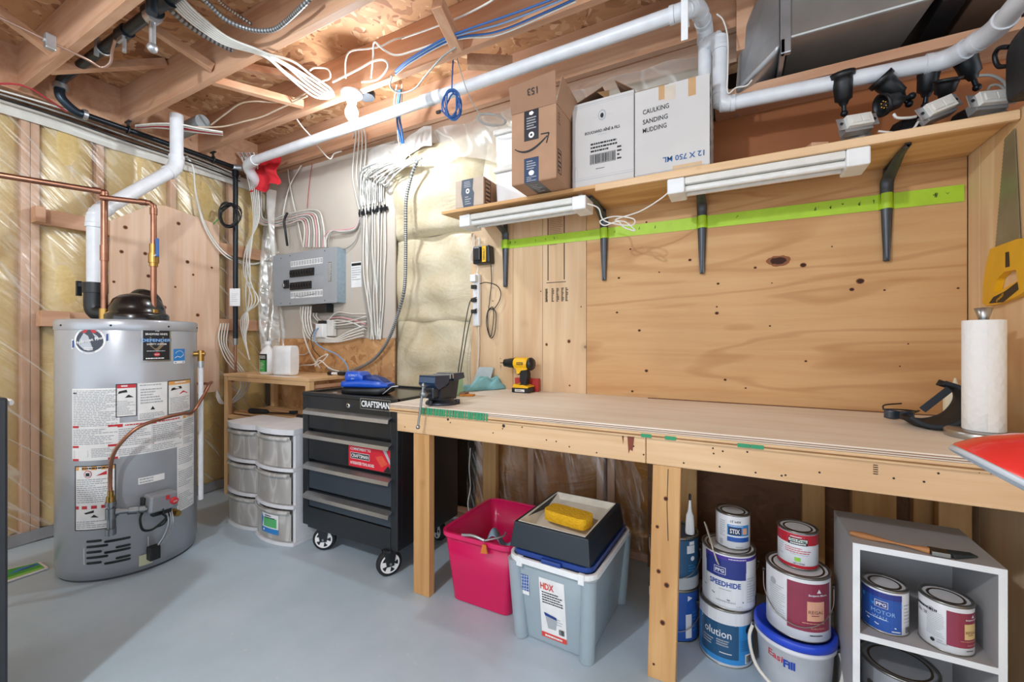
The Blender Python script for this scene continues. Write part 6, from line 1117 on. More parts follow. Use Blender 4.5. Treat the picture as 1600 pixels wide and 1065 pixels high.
# black headgear
t = thing('knee_pad', 'curved black padded knee pad with a strap lying beside the paper towel roll', 'knee pad', (.50, 1.90, BT)); KP = pm('pad_black', '17191c', .7); KF = pm('pad_fabric', '2a3038', .85)
KC = spline([at(px, py, Y=1.94) for px, py in ((1409, 648), (1428, 658), (1455, 660), (1483, 650), (1499, 627), (1490, 606), (1464, 596))], 6); zmin = min(q.z for q in KC)
for q in KC: q.z += BT + .012 - zmin
def kp(u, v):
    x = u * (len(KC) - 1); i = min(int(x), len(KC) - 2); q = KC[i].lerp(KC[i + 1], x - i); a = (v - .5) * 2
    return q + Vector((.012 * a * a, a * .075 * (.35 + .65 * sin(pi * min(1, u * 1.1 + .05)) ** .5), -.006 * (1 - a * a)))
m = MB(KP); m.grid(kp, 40, 8); m.build('shell', t, solid=.010)
m = MB(KF); m.tube([kp(i / 36, 0) for i in range(37)], .0075, 8); m.tube([kp(i / 36, 1) for i in range(37)], .0075, 8); m.build('piping', t)
m = MB(KF); m.bar(at(1441, 646, Y=1.90) + Vector((0, 0, .012)), at(1484, 611, Y=1.90) + Vector((0, 0, .008)), .004, .022, None, (0, 0, 1)); m.build('strap', t, .002)
# folded safety spectacles
p = bp(1405, 655); t = thing('tinted_spectacles', 'folded wraparound safety spectacles at the left of the knee pad', 'glasses', tuple(p)); LENS = pm('lens_dark', '2c3846', .12, coat=.8)
for s_, dx in ((-1, -.022), (1, .020)):
    m = MB(LENS); c = p + Vector((dx, 0, .018)); m.grid(lambda u, v: c + Vector(((u - .5) * .045, -.012 * cos((u - .5) * 2.4) + .006 * s_ * (u - .5), (v - .5) * .034 * (1 - .4 * (u - .5) ** 2 * 2))), 10, 6); m.build('lens', t, solid=.002)
m = MB(BLACK); m.tube(spline([p + Vector((-.045, .005, .034)), p + Vector((-.02, -.012, .038)), p + Vector((.02, -.012, .038)), p + Vector((.046, .005, .034))], 5), .003, 6); m.tube(spline([p + Vector((-.045, .005, .034)), p + Vector((-.03, .05, .045)), p + Vector((.03, .09, .05))], 5), .0028, 6); m.tube(spline([p + Vector((.046, .005, .034)), p + Vector((.07, .05, .03)), p + Vector((.06, .10, .01))], 5), .0028, 6); m.build('frame', t)
p = Vector((.705, 2.12, BT + .0005)); t = thing('glue_bottle', 'cream nozzle bottle standing behind the knee pad', 'bottle', tuple(p)); m = MB(pm('cream_plastic', 'e6dfc4', .4)); m.lathe([(.03, 0), (.032, .005), (.032, .095), (.026, .112), (.014, .12)], p, 28); m.build('body', t); m = MB(MC['cream_plastic']); m.lathe([(.014, .118), (.011, .124), (.004, .155), (.002, .158)], p, 16); m.build('nozzle', t)
# red shade of a clamp lamp
LR = pm('lamp_red', 'd8322c', .3, coat=.5); c = at(1620, 764, D=.70); t = thing('clamp_lamp', 'red metal work lamp shade leaning in over the bench edge by the towel roll', 'lamp', tuple(c))
vd = ray(1620, 764).normalized(); e1 = (at(1497, 700, D=.70) - c).normalized(); n0 = e1.cross(vd).normalized(); n0 = n0 if n0.z > 0 else -n0
axl = (n0 * cos(R(2.2)) + vd * sin(R(2.2))).normalized(); LI = pm('lamp_inner', 'b9bdc2', .4); RL = (at(1497, 700, D=.70) - c).length * .77
m = MB(LR); m.lathe([(RL * .99, 0), (RL * .985, .006), (RL * .84, .032), (RL * .6, .062), (RL * .36, .084), (RL * .26, .10), (RL * .24, .15), (RL * .18, .157), (.0001, .158)], c, 72, None, axl); m.build('shade', t)
m = MB(LI); m.lathe([(RL * .985, -.001), (RL, 0), (RL * 1.005, -.003), (RL, -.009), (RL * .975, -.009), (RL * .97, -.001), (RL * .82, .026), (RL * .58, .054), (RL * .2, .07), (.0001, .07)], c, 72, None, axl); m.build('inner_rim', t)
m = MB(BLACK); e = c + axl * .15; m.tube(spline([e, e + axl * .05 + Vector((.03, 0, 0)), Vector((.70, 1.20, 1.15)), Vector((.745, 1.40, 1.10)), Vector((.745, 1.50, BT + .05))], 6), .006, 8); m.box((.725, 1.478, BT + .001), (.765, 1.53, BT + .05)); m.build('gooseneck', t)
# ================================================================ on the wall over the bench
p = at(760, 400, Y=2.268); t = thing('battery_charger', 'black and yellow battery charger fixed to the plywood under the shelf', 'charger', tuple(p)); m = MB(BLACK); W_ = .062; m.box((p.x - W_, 2.205, p.z - .055), (p.x + W_, 2.267, p.z + .055), tx=.006); m.box((p.x - W_ + .01, 2.19, p.z - .04), (p.x + .0, 2.206, p.z + .045)); cb = m.build('body', t, .01)
d = MB(YELLOW); D = Draw(d, planeY(2.2035)); D.rect(p.x + .008, p.z - .048, p.x + .036, p.z + .05, YELLOW, 1); D.text('DEWALT', p.x + .022, p.z + .0, .012, INK, 3, .07, rot=pi / 2, bold=.03); D.lines(p.x - .05, p.z - .035, p.x + .0, p.z + .04, 7, GREYP, 26, .25, rc); d.build('front_label', cb)
p = at(747, 470, Y=2.265); t = thing('power_strip', 'white power strip hung on the wall with black plugs in it', 'power strip', tuple(p)); zt_, zb_ = at(747, 428, Y=2.26).z, at(747, 512, Y=2.26).z
m = MB(WHITE); m.box((p.x - .024, 2.235, zb_ + .01), (p.x + .024, 2.268, zt_)); m.build('housing', t, .01)
for k, f in enumerate((.28, .55, .78)): z = zb_ + (zt_ - zb_) * (1 - f * .9); m = MB(BLACK); m.box((p.x - .016, 2.205, z - .012), (p.x + .012, 2.234, z + .012)); m.build('plug', t, .003)
m = MB(WHITE); m.box((p.x - .02, 2.20, zt_ - .055), (p.x + .02, 2.234, zt_ - .01)); m.build('white_plug', t, .004)
PX = p.x
def wallcab(name, label, pts, r, mat, Y=2.25, cat='cable', group=None): return cable(name, label, cat, [at(a, b, Y=(c_[0] if c_ else Y)) for a, b, *c_ in pts], r, mat, group)
wallcab('charger_cord', 'black charger cord hanging coiled beside the power strip', [(767, 412, 2.24), (768, 440), (765, 470), (764, 482), (770, 480), (771, 500), (767, 525), (763, 515), (762, 490), (768, 482), (775, 490), (773, 520), (766, 527), (760, 505), (763, 484), (772, 482), (781, 468), (782, 455), (775, 445), (760, 441), (750, 443, 2.22)], .0028, BLACK)
wallcab('plug_lead', 'black cord dropping from the upper plug to behind the green tub', [(745, 464, 2.215), (735, 470, 2.21), (728, 500, 2.2), (722, 540, 2.19), (716, 580, 2.15), (716, 600, 2.1)], .0032, BLACK)
wallcab('plug_lead', 'black cord dropping from the lower plug beside its neighbour', [(745, 482, 2.215), (738, 488, 2.21), (731, 515, 2.2), (725, 550, 2.19), (720, 580, 2.15), (719, 600, 2.1)], .0032, BLACK)
wallcab('hanging_lead', 'white cord running down from the power strip to the bench', [(748, 510, 2.255), (748, 540), (746, 580), (744, 604)], .0034, WIRE)
wallcab('hanging_lead', 'white cord hanging under the bench between the first leg and the bins', [(735, 700, 2.15), (733, 730, 2.15), (735, 760, 2.14), (731, 785, 2.12), (733, 800, 2.12)], .0034, WIRE)
for k, (a, b, l) in enumerate(((738, 745, 'white looped cable at the end of the shelf above the power strip, outer loop'), (742, 748, 'white looped cable at the end of the shelf above the power strip, inner loop'))):
    wallcab('looped_cable', l, [(740 + k, 366, 2.26), (a, 385), (b, 400), (748 + k, 372), (741, 380), (735 + k * 2, 405), (742, 412), (747, 418), (744 + k * 2, 428)], .0026, WIRE)
# ================================================================ hand saw on the end wall
SAWB = pm('saw_blade', '8d8a72', .4, .35, var=.15, vs=9)
Xs = XR - .006
A = [at(px, py, X=Xs) for px, py in ((1570, 216), (1585, 200), (1588, 380), (1555, 392))]
t = thing('hand_saw', 'hand saw with a yellow and black handle hanging blade-up on the end wall', 'saw', tuple(A[2]))
m = MB(SAWB); e = []; a, b = A[3], A[0]; n = 60
for k in range(n + 1): q = a.lerp(b, k / n); q = q + Vector((0, .0045 if k % 2 else 0, 0)); e.append(q)
m.prism(e + [A[1], A[2] + Vector((0, -.02, 0))], (.0016, 0, 0)); m.build('blade', t)
H = [at(px, py, X=Xs) for px, py in ((1556, 388), (1600, 372), (1630, 372), (1632, 440), (1600, 462), (1566, 475), (1543, 478), (1545, 440), (1550, 410))]
I = [at(px, py, X=Xs) for px, py in ((1567, 436), (1578, 424), (1598, 420), (1600, 438), (1580, 449), (1562, 458))]
Xh = Xs - .014; n = 48
def resamp(Q, n, st=0):
    c = Q + [Q[0]]; L = [0]
    for i in range(len(Q)): L.append(L[-1] + (c[i + 1] - c[i]).length)
    out = []
    for k in range(n):
        s_ = (k / n + st) % 1 * L[-1]; i = max(j for j in range(len(Q)) if L[j] <= s_ + 1e-9); f = (s_ - L[i]) / max(1e-9, L[i + 1] - L[i]); out.append(c[i].lerp(c[i + 1], f))
    return out
cI = sum(I, Vector()) / len(I); 
def byang(Q, n):
    R_ = resamp(Q, 240); out = []
    for k in range(n): a = 2 * pi * k / n; out.append(min(R_, key=lambda q: abs((atan2(q.z - cI.z, q.y - cI.y) - a + pi) % (2 * pi) - pi)))
    return out
O_, I_ = byang(H, n), byang(I, n); m = MB(pm('saw_yellow', 'e8b21a', .4)); vs = []
for ring, x in ((O_, Xh), (I_, Xh), (I_, Xs - .0002 + .005), (O_, Xs + .005)): vs += [Vector((x, q.y, q.z)) for q in ring]
m.add(vs, [(j * n + i, j * n + (i + 1) % n, ((j + 1) % 4) * n + (i + 1) % n, ((j + 1) % 4) * n + i) for j in range(4) for i in range(n)], None, False); hd = m.build('handle', t)
d = MB(BLACK); D = Draw(d, lambda u, v, h: Vector((Xh - h, u, v))); q = [at(px, py, X=Xh) for px, py in ((1545, 474), (1568, 472), (1592, 452), (1590, 440), (1570, 455), (1552, 464))]; D.poly([(a.y, a.z) for a in q], BLACK, 1); q = [at(px, py, X=Xh) for px, py in ((1571, 394), (1577, 393), (1578, 416), (1571, 418))]; D.poly([(a.y, a.z) for a in q], BLACK, 1); a, b = at(1552, 471, X=Xh), at(1575, 458, X=Xh)
D.fn = lambda u, v, h: Vector((Xh - h, -u, v)); D.text('STANLEY', -(a.y + b.y) / 2, (a.z + b.z) / 2, .009, YELLOW, 3, .05, rot=.45, bold=.03); d.build('handle_print', hd)
# ================================================================ bare bulb on its porcelain base
t = thing('bare_bulb_lamp', 'lit bare light bulb in a white porcelain base under a joist', 'lamp', (BULB.x, BULB.y, JZ))
PZ_ = JZ - .0005
m = MB(pm('octagon_box', '3b3b3e', .5, .5)); m.lathe([(.052, 0), (.052, .035)], (BULB.x + .02, BULB.y + .085, JZ + .01), 8); m.build('ceiling_box', t)
m = MB(WHITE); m.lathe([(.058, 0), (.060, -.006), (.056, -.018), (.034, -.030), (.027, -.034), (.026, -.06), (.020, -.061)], (BULB.x, BULB.y + .0, JZ - .0005), 32); m.build('porcelain_base', t)
BM = bpy.data.materials.new('glowing_bulb'); BM.use_nodes = True; b = BM.node_tree.nodes['Principled BSDF']; b.inputs['Base Color'].default_value = (1, 1, 1, 1); b.inputs['Emission Color'].default_value = (.84, .93, 1, 1); b.inputs['Emission Strength'].default_value = BULB_W
m = MB(BM); m.lathe([(.0001, -.085), (.017, -.081), (.029, -.066), (.035, -.046), (.034, -.030), (.025, -.008), (.017, .008), (.014, .02)], (BULB.x, BULB.y, JZ - .075), 24); m.build('bulb', t)
# ================================================================ white drain pipes over the shelf
def prun(P, r, name, label, mat=PVC): t = thing(name, label, 'pipe', tuple(P[0])); pvcrun(t, [Vector(p) for p in P], r, mat); return t
a = Vector((-3.12, 1.86, 2.472)); b = at(1072, 16, Y=1.84)
t = prun([a, Vector((b.x, 1.84, b.z)), at(1090, 10, Y=1.93), Vector((*at(1102, 62, Y=2.10).xy, 2.565)), Vector((*at(1102, 62, Y=2.10).xy, 2.275))], .030, 'drain_pipe', 'long white drain pipe running the whole length below the joists')
for f in (.46, .475): q = a.lerp(b, .55 + (f - .46)); m = MB(PVC); dq = (b - a).normalized(); m.cyl(q - dq * .04, q + dq * .05, .034, 24); m.build('coupling', t)
m = MB(WHITE); q = at(1068, 20, Y=1.84); m.box((q.x - .005, 1.80, 2.34), (q.x + .02, 1.803, 2.56)); m.box((q.x - .005, 1.803, 2.44), (q.x + .02, 1.88, 2.444)); m.build('pipe_hook', t)
v0_ = at(1119, 40, Y=1.99); e0 = at(1119, 162, Y=2.085); e0 = Vector((-.064, 2.06, 2.178))
t = prun([Vector((*at(1102, 62, Y=2.10).xy, 2.48)), Vector((e0.x, 2.06, 2.475)), e0, Vector((.665, 2.06, 2.150)), Vector((.735, 1.93, 2.147)), Vector((.735, 1.5, 2.145))], .029, 'drain_pipe', 'white drain pipe dropping beside the lettered box then running right above the shelf')
t = thing('pipe_mount', 'red rag and white elbow where the drain pipe reaches the corner', 'fitting', (-3.15, 1.87, 2.5)); m = MB(PVC); P = [Vector((-3.11, 1.86, 2.472)), Vector((-3.20, 1.87, 2.467)), Vector((-3.26, 1.90, 2.45)), Vector((-3.32, 1.99, 2.40)), Vector((-3.42, 2.05, 2.40))]; m.tube(spline(P, 6), .036, 18); m.build('elbow', t)
m = MB(pm('rag_red', 'c81e2a', .8, bump=.3, bs=30)); m.grid(lambda u, v: Vector((-3.42 + .34 * u, 2.0 + .02 * sin(u * 14) + .02 * sin(v * 9), 2.33 + .24 * v + .02 * sin(u * 9 + v * 4))), 20, 12); m.build('red_rag', t, solid=.003)
t = thing('vent_outlet', 'grey round pipe stub disappearing between the joists by the flue', 'pipe', (-3.3, 1.48, 2.6)); m = MB(pm('pipe_grey', '8f9396', .45)); m.cyl((-3.12, 1.52, 2.60), (-3.42, 1.52, 2.60), .045, 24); m.build('stub', t)
# ================================================================ ducts
DU = pm('duct_steel', 'a5a29c', .36, .7, var=.12, vs=5); t = thing('air_duct', 'large galvanised air duct above the shelf with a crimped silver end', 'duct', (.5, 2.2, 2.35))
zl = 2.35
m = MB(DU); L0, L1 = .185, .62; yn, yf = 2.0, 2.38
m.add([(L0, yn, zl), (L1, yn, zl), (L1 + .10, yn, 2.72), (L0, yn, 2.72), (L0, yf, zl - .02), (L1 - .05, yf, zl - .02), (L1 + .05, yf, 2.72), (L0, yf, 2.72)], [(0, 1, 2, 3), (4, 7, 6, 5), (0, 4, 5, 1), (3, 2, 6, 7), (0, 3, 7, 4), (1, 5, 6, 2)]); m.build('trunk', t, .008)
m = MB(GALV); m.box((L0 - .03, yn - .012, zl - .06), (L0 + .006, yn + .01, 2.74)); m.box((L0 - .03, yn - .012, zl - .06), (L0 - .012, yf, zl + .0)); m.box((L0 + .02, yn - .018, 2.50), (L0 + .07, yn - .002, 2.525)); m.build('end_flange', t, .004)
m = MB(GALV); m.add([(L0 - .028, yn + .005, 2.74), (L0 - .028, yn + .0, zl - .03), (L0 - .028, yf, zl - .04), (L0 - .028, yf, 2.74), (L0 - .17, yn + .12, 2.50), (L0 - .19, yn + .12, 2.24), (L0 - .19, yf + .02, 2.22), (L0 - .17, yf + .02, 2.50)], [(0, 1, 2, 3), (7, 6, 5, 4), (0, 4, 5, 1), (1, 5, 6, 2), (2, 6, 7, 3), (3, 7, 4, 0)]); m.build('boot', t, .02, 4)
m = MB(BLACK); m.box((L1 + .02, yn + .02, 2.34), (L1 + .09, yf, 2.78)); m.build('black_band', t)
t = thing('far_duct_panel', 'brownish flat panel beyond the air duct near the end wall', 'panel', (.9, 2.1, 2.4)); m = MB(pm('panel_brown', '6e5240', .6)); m.box((L1 + .12, 1.98, 2.36), (1.6, 2.36, 2.76)); m.build('panel', t, .004)
m = MB(LUM_X); m.box((.0, 2.10, 2.42), (.12, 2.14, 2.80)); m.build('blocking', CEIL, .002)
t = thing('loop_wire', 'thin white cable looping down beside the vertical drain pipes', 'cable', tuple(at(1128, 20, Y=1.97))); m = MB(WIRE); m.tube(spline([at(px, py, Y=1.99) for px, py in ((1120, 22), (1130, 32), (1137, 60), (1137, 110), (1137, 145), (1150, 137), (1166, 134), (1175, 125))], 6), .003, 7); m.build('run', t)
# ================================================================ floodlights, switches and bag on the shelf
def flood(label, px, py, qx, qy, Y, mouth=False):
    """socket head: small cylinder whose open mouth looks from q towards p"""
    a, b = at(qx, qy, Y=Y), at(px, py, Y=Y - .02); d = (b - a); L = d.length; t = thing('floodlight_head', label, 'floodlight', tuple(a)); dn = d.normalized()
    m = MB(BLACK); m.lathe([(.012, -.02), (.018, -.006), (.028, 0), (.031, L * .5), (.033, L * .62), (.033, L * .78), (.040, L * .80), (.041, L), (.035, L), (.031, L * .78), (.024, L * .3), (.0001, L * .28)], a, 28, None, dn); m.build('socket', t)
    if mouth:
        m = MB(BRASS)
        for k in range(6): ang = 2 * pi * k / 6; o_ = dn.orthogonal().normalized(); m.ball(a + dn * L * .8 + (o_ * cos(ang) + dn.cross(o_) * sin(ang)) * .012, .005, 8)
        m.build('contacts', t)
    m = MB(IRON); m.cyl(a - dn * .05, a - dn * .0, .008, 10); m.ball(a - dn * .05, .013, 10); m.build('knuckle', t); return t
YF = 2.06
flood('black floodlight socket standing upright, leftmost on the shelf', 1316, 114, 1318, 156, YF)
flood('black floodlight socket tilted left against the white drain pipe', 1374, 122, 1404, 148, YF)
flood('black floodlight socket showing its brass contacts, near the tilted one', 1376, 165, 1402, 157, YF - .03, True)
flood('black floodlight socket upright in the middle of the shelf clutter', 1453, 100, 1448, 142, YF + .04)
flood('black floodlight socket with its ribbed mouth facing the room', 1481, 122, 1476, 145, YF - .02)
flood('black floodlight socket leaning against the black bag', 1504, 82, 1518, 116, YF + .02)
CL2 = NT('cloudy_box'); CL2.b.inputs['Base Color'].default_value = lin('9b958c'); CL2.b.inputs['Roughness'].default_value = .35; CL2.b.inputs['Metallic'].default_value = .5; CL2 = CL2.m
def switch(label, px, py, Y, roll, tilt=.0):
    c = at(px, py, Y=Y); t = thing('dimmer_switch', label, 'switch', tuple(c)); M = Matrix.Translation(c) @ Matrix.Rotation(R(24), 4, 'Z') @ Matrix.Rotation(roll, 4, 'Y') @ Matrix.Rotation(R(-12), 4, 'X') @ Matrix.Scale(1.28, 4)
    m = MB(OFFW); m.M = M; m.box((-.034, -.010, -.017), (.034, .004, .017)); m.box((-.026, -.013, -.010), (.0, -.009, .010)); m.box((.003, -.013, -.010), (.024, -.009, .010)); m.build('rocker', t, .0015)
    m = MB(GALV); m.M = M; m.box((-.055, .002, -.018), (.055, .004, .018)); m.box((-.038, .004, -.026), (.038, .03, -.0)); m.build('yoke', t, .001); m = MB(BLACK); m.M = M
    for x in (-.045, .045): m.cyl((x, .004, 0), (x, -.001, 0), .004, 8)
    m.build('screw', t); return t
switch('white dimmer switch at the front left of the shelf clutter', 1341, 189, 1.955, R(-8)); switch('white dimmer switch tipped up at an angle in the middle of the clutter', 1468, 166, 1.955, R(-22)); switch('grey-faced dimmer switch beside the black bag', 1550, 154, 1.955, R(-4))
def boxy(label, px, py, w_, h_, Y, rz, mat):
    c = at(px, py, Y=Y); c.z = ST + .0005; t = thing('junction_box', label, 'junction box', tuple(c), rz); m = MB(mat); m.lathe([(w_ / 2, 0), (w_ / 2, h_ * .4), (w_ * .36, h_ * .85), (w_ * .22, h_), (.0001, h_)], (0, 0, 0), 8, None, smooth=False); m.build('cover', t, .003, world=False); return t
boxy('grey round cover lying behind the left switch', 1336, 190, .12, .07, 2.05, .3, CL2); boxy('dark round cover lying behind the middle switch', 1420, 180, .14, .085, 2.07, .2, IRON); boxy('clear cloudy box lying under the right switch', 1540, 165, .13, .05, 2.04, .5, CL2); boxy('dark round cover lying behind the right switch', 1510, 150, .11, .09, 2.10, .1, RUB)
wallcab('switch_cable', 'white cable curling out from the left switch along the shelf', [(1372, 205, 1.97), (1400, 207), (1425, 202), (1435, 190)], .004, WIRE, 1.97); wallcab('switch_cable', 'white cable looping by the middle switch', [(1396, 178, 2.0), (1402, 184), (1420, 184), (1432, 182)], .005, WIRE, 2.0); wallcab('switch_cable', 'grey cable arching over the right switch', [(1530, 118, 2.04), (1550, 118), (1568, 128), (1574, 142)], .005, WIREG, 2.03); wallcab('switch_cable', 'short grey cable loop just above the right switch', [(1544, 140, 2.04), (1548, 134), (1560, 133), (1572, 142)], .004, WIREG, 2.03)
BAG = pm('bag_black', '1a1a1c', .6, bump=.3, bs=60); t = thing('black_bag', 'black soft tool bag resting on top of the end wall beside the shelf', 'bag', (.85, 1.82, 1.886))
m = MB(BAG); lp([(.745, 1.82, 1.975, .07, .085), (.755, 1.82, 1.985, .10, .10), (.80, 1.82, 1.992, .112, .106), (1.0, 1.82, 1.992, .112, .106), (1.04, 1.82, 1.98, .09, .08)], 0, 0, 32, None, m); m.build('body', t); m = MB(BLACK); m.tube(spline([Vector((.755, 1.90, 2.07)), Vector((.742, 1.925, 2.085)), Vector((.742, 1.95, 2.075)), Vector((.75, 1.95, 2.04)), Vector((.76, 1.92, 2.02))], 6), .007, 8); m.build('strap', t)
m = MB(LUM_X); m.org = tuple(at(1300, 214, Y=2.0)); q = at(1318, 205, Y=2.0); m.bar(Vector((.20, 2.16, ST + .012)), Vector((.28, 1.96, ST + .012)), .06, .02); o = m.build('wood_offcut', None, .002); tag(o, 'short pine offcut lying on the shelf under the left switch', 'wood offcut')
# ================================================================ electrical panel
PG = pm('panel_grey', 'a3a8ad', .42, .1, var=.03); PGS = pm('panel_side', '93a3ad', .4, .2, var=.1, vs=40)
x0, x1, y0, y1, z0, z1 = -3.365, -2.607, 2.158, 2.2445, 1.433, 1.849
t = thing('breaker_panel', 'grey electrical breaker panel mounted sideways on the drywall', 'breaker panel', ((x0 + x1) / 2, 2.2, z0)); W, H = x1 - x0, z1 - z0
m = MB(PGS); m.box((x0 + .004, y0 + .004, z0 + .004), (x1 - .004, y1, z1 - .004)); bx_ = m.build('enclosure', t, .002); m = MB(PG); m.box((x0, y0, z0), (x1, y0 + .004, z1)); cv = m.build('cover', t, .0015)
d = MB(PG); D = Draw(d, planeY(y0), .0008); xa = x0 + W * .30; xb = x0 + W * .80
D.rect(xa - .012, z0 + .002, xa - .010, z1 - .002, GREYP, 1)
for (a, b) in ((.73, .84), (.13, .26)): D.rect(xa, z0 + H * a, xb, z0 + H * b, WHITE, 1)
for i in range(12):
    for a in (.74, .15): x = xa + .006 + i * (xb - xa) / 12; D.rect(x, z0 + H * (a + .012), x + .022, z0 + H * (a + .085), GREYP, 2); D.lines(x + .003, z0 + H * (a + .02), x + .02, z0 + H * (a + .075), 3, PAPER, 3, .4, rc)
D.rect(x0 + W * .88, z0 + H * .38, x0 + W * .93, z0 + H * .74, pm('schedule', '8a8880', .6), 1); D.lines(x0 + W * .885, z0 + H * .4, x0 + W * .925, z0 + H * .72, 12, PAPER, 2, .3, rc); D.stroke([(xa + .05, z0 + H * .12), (xa + .07, z0 + H * .18), (xa + .12, z0 + H * .15), (xb - .08, z0 + H * .19)], .003, INK, 4)
for fx, fz in ((.14, .93), (.14, .05), (.29, .95), (.29, .04), (.83, .95), (.83, .05)): D.disc(x0 + W * fx, z0 + H * fz, .005, .005, INK, 1, 10)
d.build('cover_marks', cv)
for row, zc_, n_ in ((0, .60, 9), (1, .36, 8)):
    for i in range(12):
        x = xa + .003 + i * (xb - xa) / 12; on = i < n_
        m = MB(BLACK if on else PG); m.box((x, y0 - (.012 if on else .002), z0 + H * (zc_ - .07)), (x + .029, y0 - .0002, z0 + H * (zc_ + .07)))
        if on: m.box((x + .008, y0 - .020, z0 + H * (zc_ - .02)), (x + .021, y0 - .012, z0 + H * (zc_ + .03)))
        br = m.build('breaker' if on else 'blank_cover', t, .0015)
m = MB(BLACK); m.box((x0 + W * .20, y0 - .012, z0 + H * .33), (x0 + W * .275, y0 - .0002, z0 + H * .49)); m.box((x0 + W * .185, y0 - .02, z0 + H * .36), (x0 + W * .22, y0 - .010, z0 + H * .42), CHROME); m.build('main_switch', t, .002)
m = MB(BLACK); m.box((-2.90, 2.17, z0 - .065), (-2.74, 2.24, z0 - .001)); o = m.build('cable_gland_box', t, .004)
t = thing('wall_notice', 'white printed notice taped to the drywall right of the breaker panel', 'notice', tuple(at(557, 430, Y=2.243))); m = MB(PAPER); a, b = at(549, 410, Y=2.244), at(565, 448, Y=2.244); m.box((a.x, 2.243, b.z), (b.x, 2.2448, a.z)); D = Draw(m, planeY(2.243), .0008); D.rect(a.x + .004, a.z - .028, b.x - .004, a.z - .008, INK, 1); D.lines(a.x + .008, b.z + .05, b.x - .006, a.z - .035, 6, GREYP, 1, .4, rc); m.build('sheet', t)
c = at(507, 515, Y=2.20); t = thing('wall_outlet', 'white outlet box with a plugged adapter below the breaker panel', 'outlet', tuple(c)); m = MB(OFFW); m.box((c.x - .02, 2.20, c.z - .05), (c.x + .09, 2.2385, c.z + .075)); m.build('box', t, .005); m = MB(WHITE); m.box((c.x - .05, 2.155, c.z - .06), (c.x + .035, 2.199, c.z + .045)); m.build('adapter', t, .008); m = MB(BLACK); m.box((c.x - .03, 2.165, c.z + .046), (c.x + .03, 2.199, c.z + .07)); m.build('plug', t, .004)
# ================================================================ cables: down the drywall
rw = random.Random(12); Yw = 2.232
G1 = 'white cables stapled down the drywall panel'; L1_ = 'white cable in the bundle stapled down the drywall right of the breaker panel'
for k in range(11):
    f = k / 10; tx = 562 + 41 * f; P = []
    for (py, sp, dx) in ((262, .85, -4), (285, .9, 0), (310, .95, 1), (329, 1., 0), (345, 1., 0), (390, .9, 3), (430, .85, 3), (470, .7, 8), (505, .5, 14), (530, .42, 16)):
        cx = 582 + (f - .5) * 38 * sp + dx * .35 + rw.uniform(-2.2, 2.2) * (0 if 320 < py < 335 else 1); yy = py - (f * 9 if py < 350 else 0)
        P.append(at(cx, yy, Y=Yw - .010 * rw.random()))
    cable('panel_cable', ORD[k] + ' from the left of the white cables stapled down the drywall', 'cable', P, .0052, WIRE if k % 4 else WIREG, G1, 5, 6)
m = MB(BLACK); a, b = at(560, 333, Y=2.222), at(605, 325, Y=2.222); m.org = tuple(a)
m.box((a.x, 2.222, 1.15 + (a.z - 1.15) - .012), (b.x, 2.232, a.z + .010))
for k in range(8): x = a.x + (b.x - a.x) * (k + .5) / 8; m.box((x - .004, 2.214, a.z - .03 + .004 * (k % 3)), (x + .004, 2.225, a.z + .024))
o = m.build('cable_clip_rail'); tag(o, 'black row of cable clips across the white cable bundle', 'clip')
# from the clip up and over to the right (fan), gathered at the hook
hook = at(650, 250, Y=2.10); G2 = 'white cables fanning from the clips to the hook'; L2_ = 'white cable fanning between the clip row and the gathering point beside the soft yellow batt'
for k in range(13):
    f = k / 12; a0_ = at(563 + 36 * f, 322 - 8 * f, Y=Yw - .01); a1_ = at(560 + 40 * f, 290 - 6 * f + 8 * sin(k), Y=2.21); a2_ = at(566 + 38 * f, 270 - 18 * rw.random() * (1 - f) + 22 * f, Y=2.18); a3_ = at(600 + 20 * f, 252 + 22 * f * (1 if k % 2 else .6), Y=2.15)
    cable('fan_cable', L2_, 'cable', [a0_, a1_, a2_, a3_, at(636, 250 + 9 * f, Y=2.12), hook + Vector((.004 * k, 0, .004 * (k % 3)))], .0050, WIRE if k % 3 else WIREG, G2, 6, 6)
# cables dropping from the joist by the bulb
G3 = 'white cables dropping from the joist behind the bulb'; L3_ = 'white cable dropping from the joist behind the bulb to the clip row'
for k in range(4):
    P = [at(555 + 4 * k, 196, Y=2.0), at(556 + 5 * k, 215, Y=2.1), at(553 + 6 * k, 240, Y=2.18), at(551 + 6 * k, 275, Y=2.225), at(556 + 6 * k, 305, Y=2.225), at(562 + 5 * k, 330, Y=2.225)]
    cable('drop_cable', ORD[k] + ' from the left of the white cables dropping behind the bulb', 'cable', P, .005, WIRE, G3, 6, 6)
# armoured cable
def flex(name, label, pts, r, mat, k=10):
    P = spline(pts, k); m = MB(mat); m.org = tuple(P[0]); Q = [P[0]]; step = r * .5
    for a, b in zip(P, P[1:]):
        L = (b - a).length; n = max(1, int(L / step)); Q += [a.lerp(b, (i + 1) / n) for i in range(n)]
    m.tube(Q, [r * (1.0 if i % 2 else .78) for i in range(len(Q))], 8); db_ = m.mi(pm('rib_gap', '5c5b59', .5)); m.m = [db_ if (i // 8) % 2 else 0 for i in range(len(m.m))]; o = m.build(name); tag(o, label, 'conduit'); return o
flex('armoured_cable', 'silver armoured cable running from the hook down and curving to the chest', [at(652, 252, Y=2.10), at(643, 275, Y=2.12), at(635, 310, Y=2.12), at(634, 350, Y=2.13), at(634, 400, Y=2.14), at(632, 450, Y=2.15), at(622, 490, Y=2.17), at(607, 530, Y=2.18), at(585, 560, Y=2.19), at(555, 577, Y=2.2), at(530, 581, Y=2.2), at(512, 575, Y=2.21)], .0125, GALV)
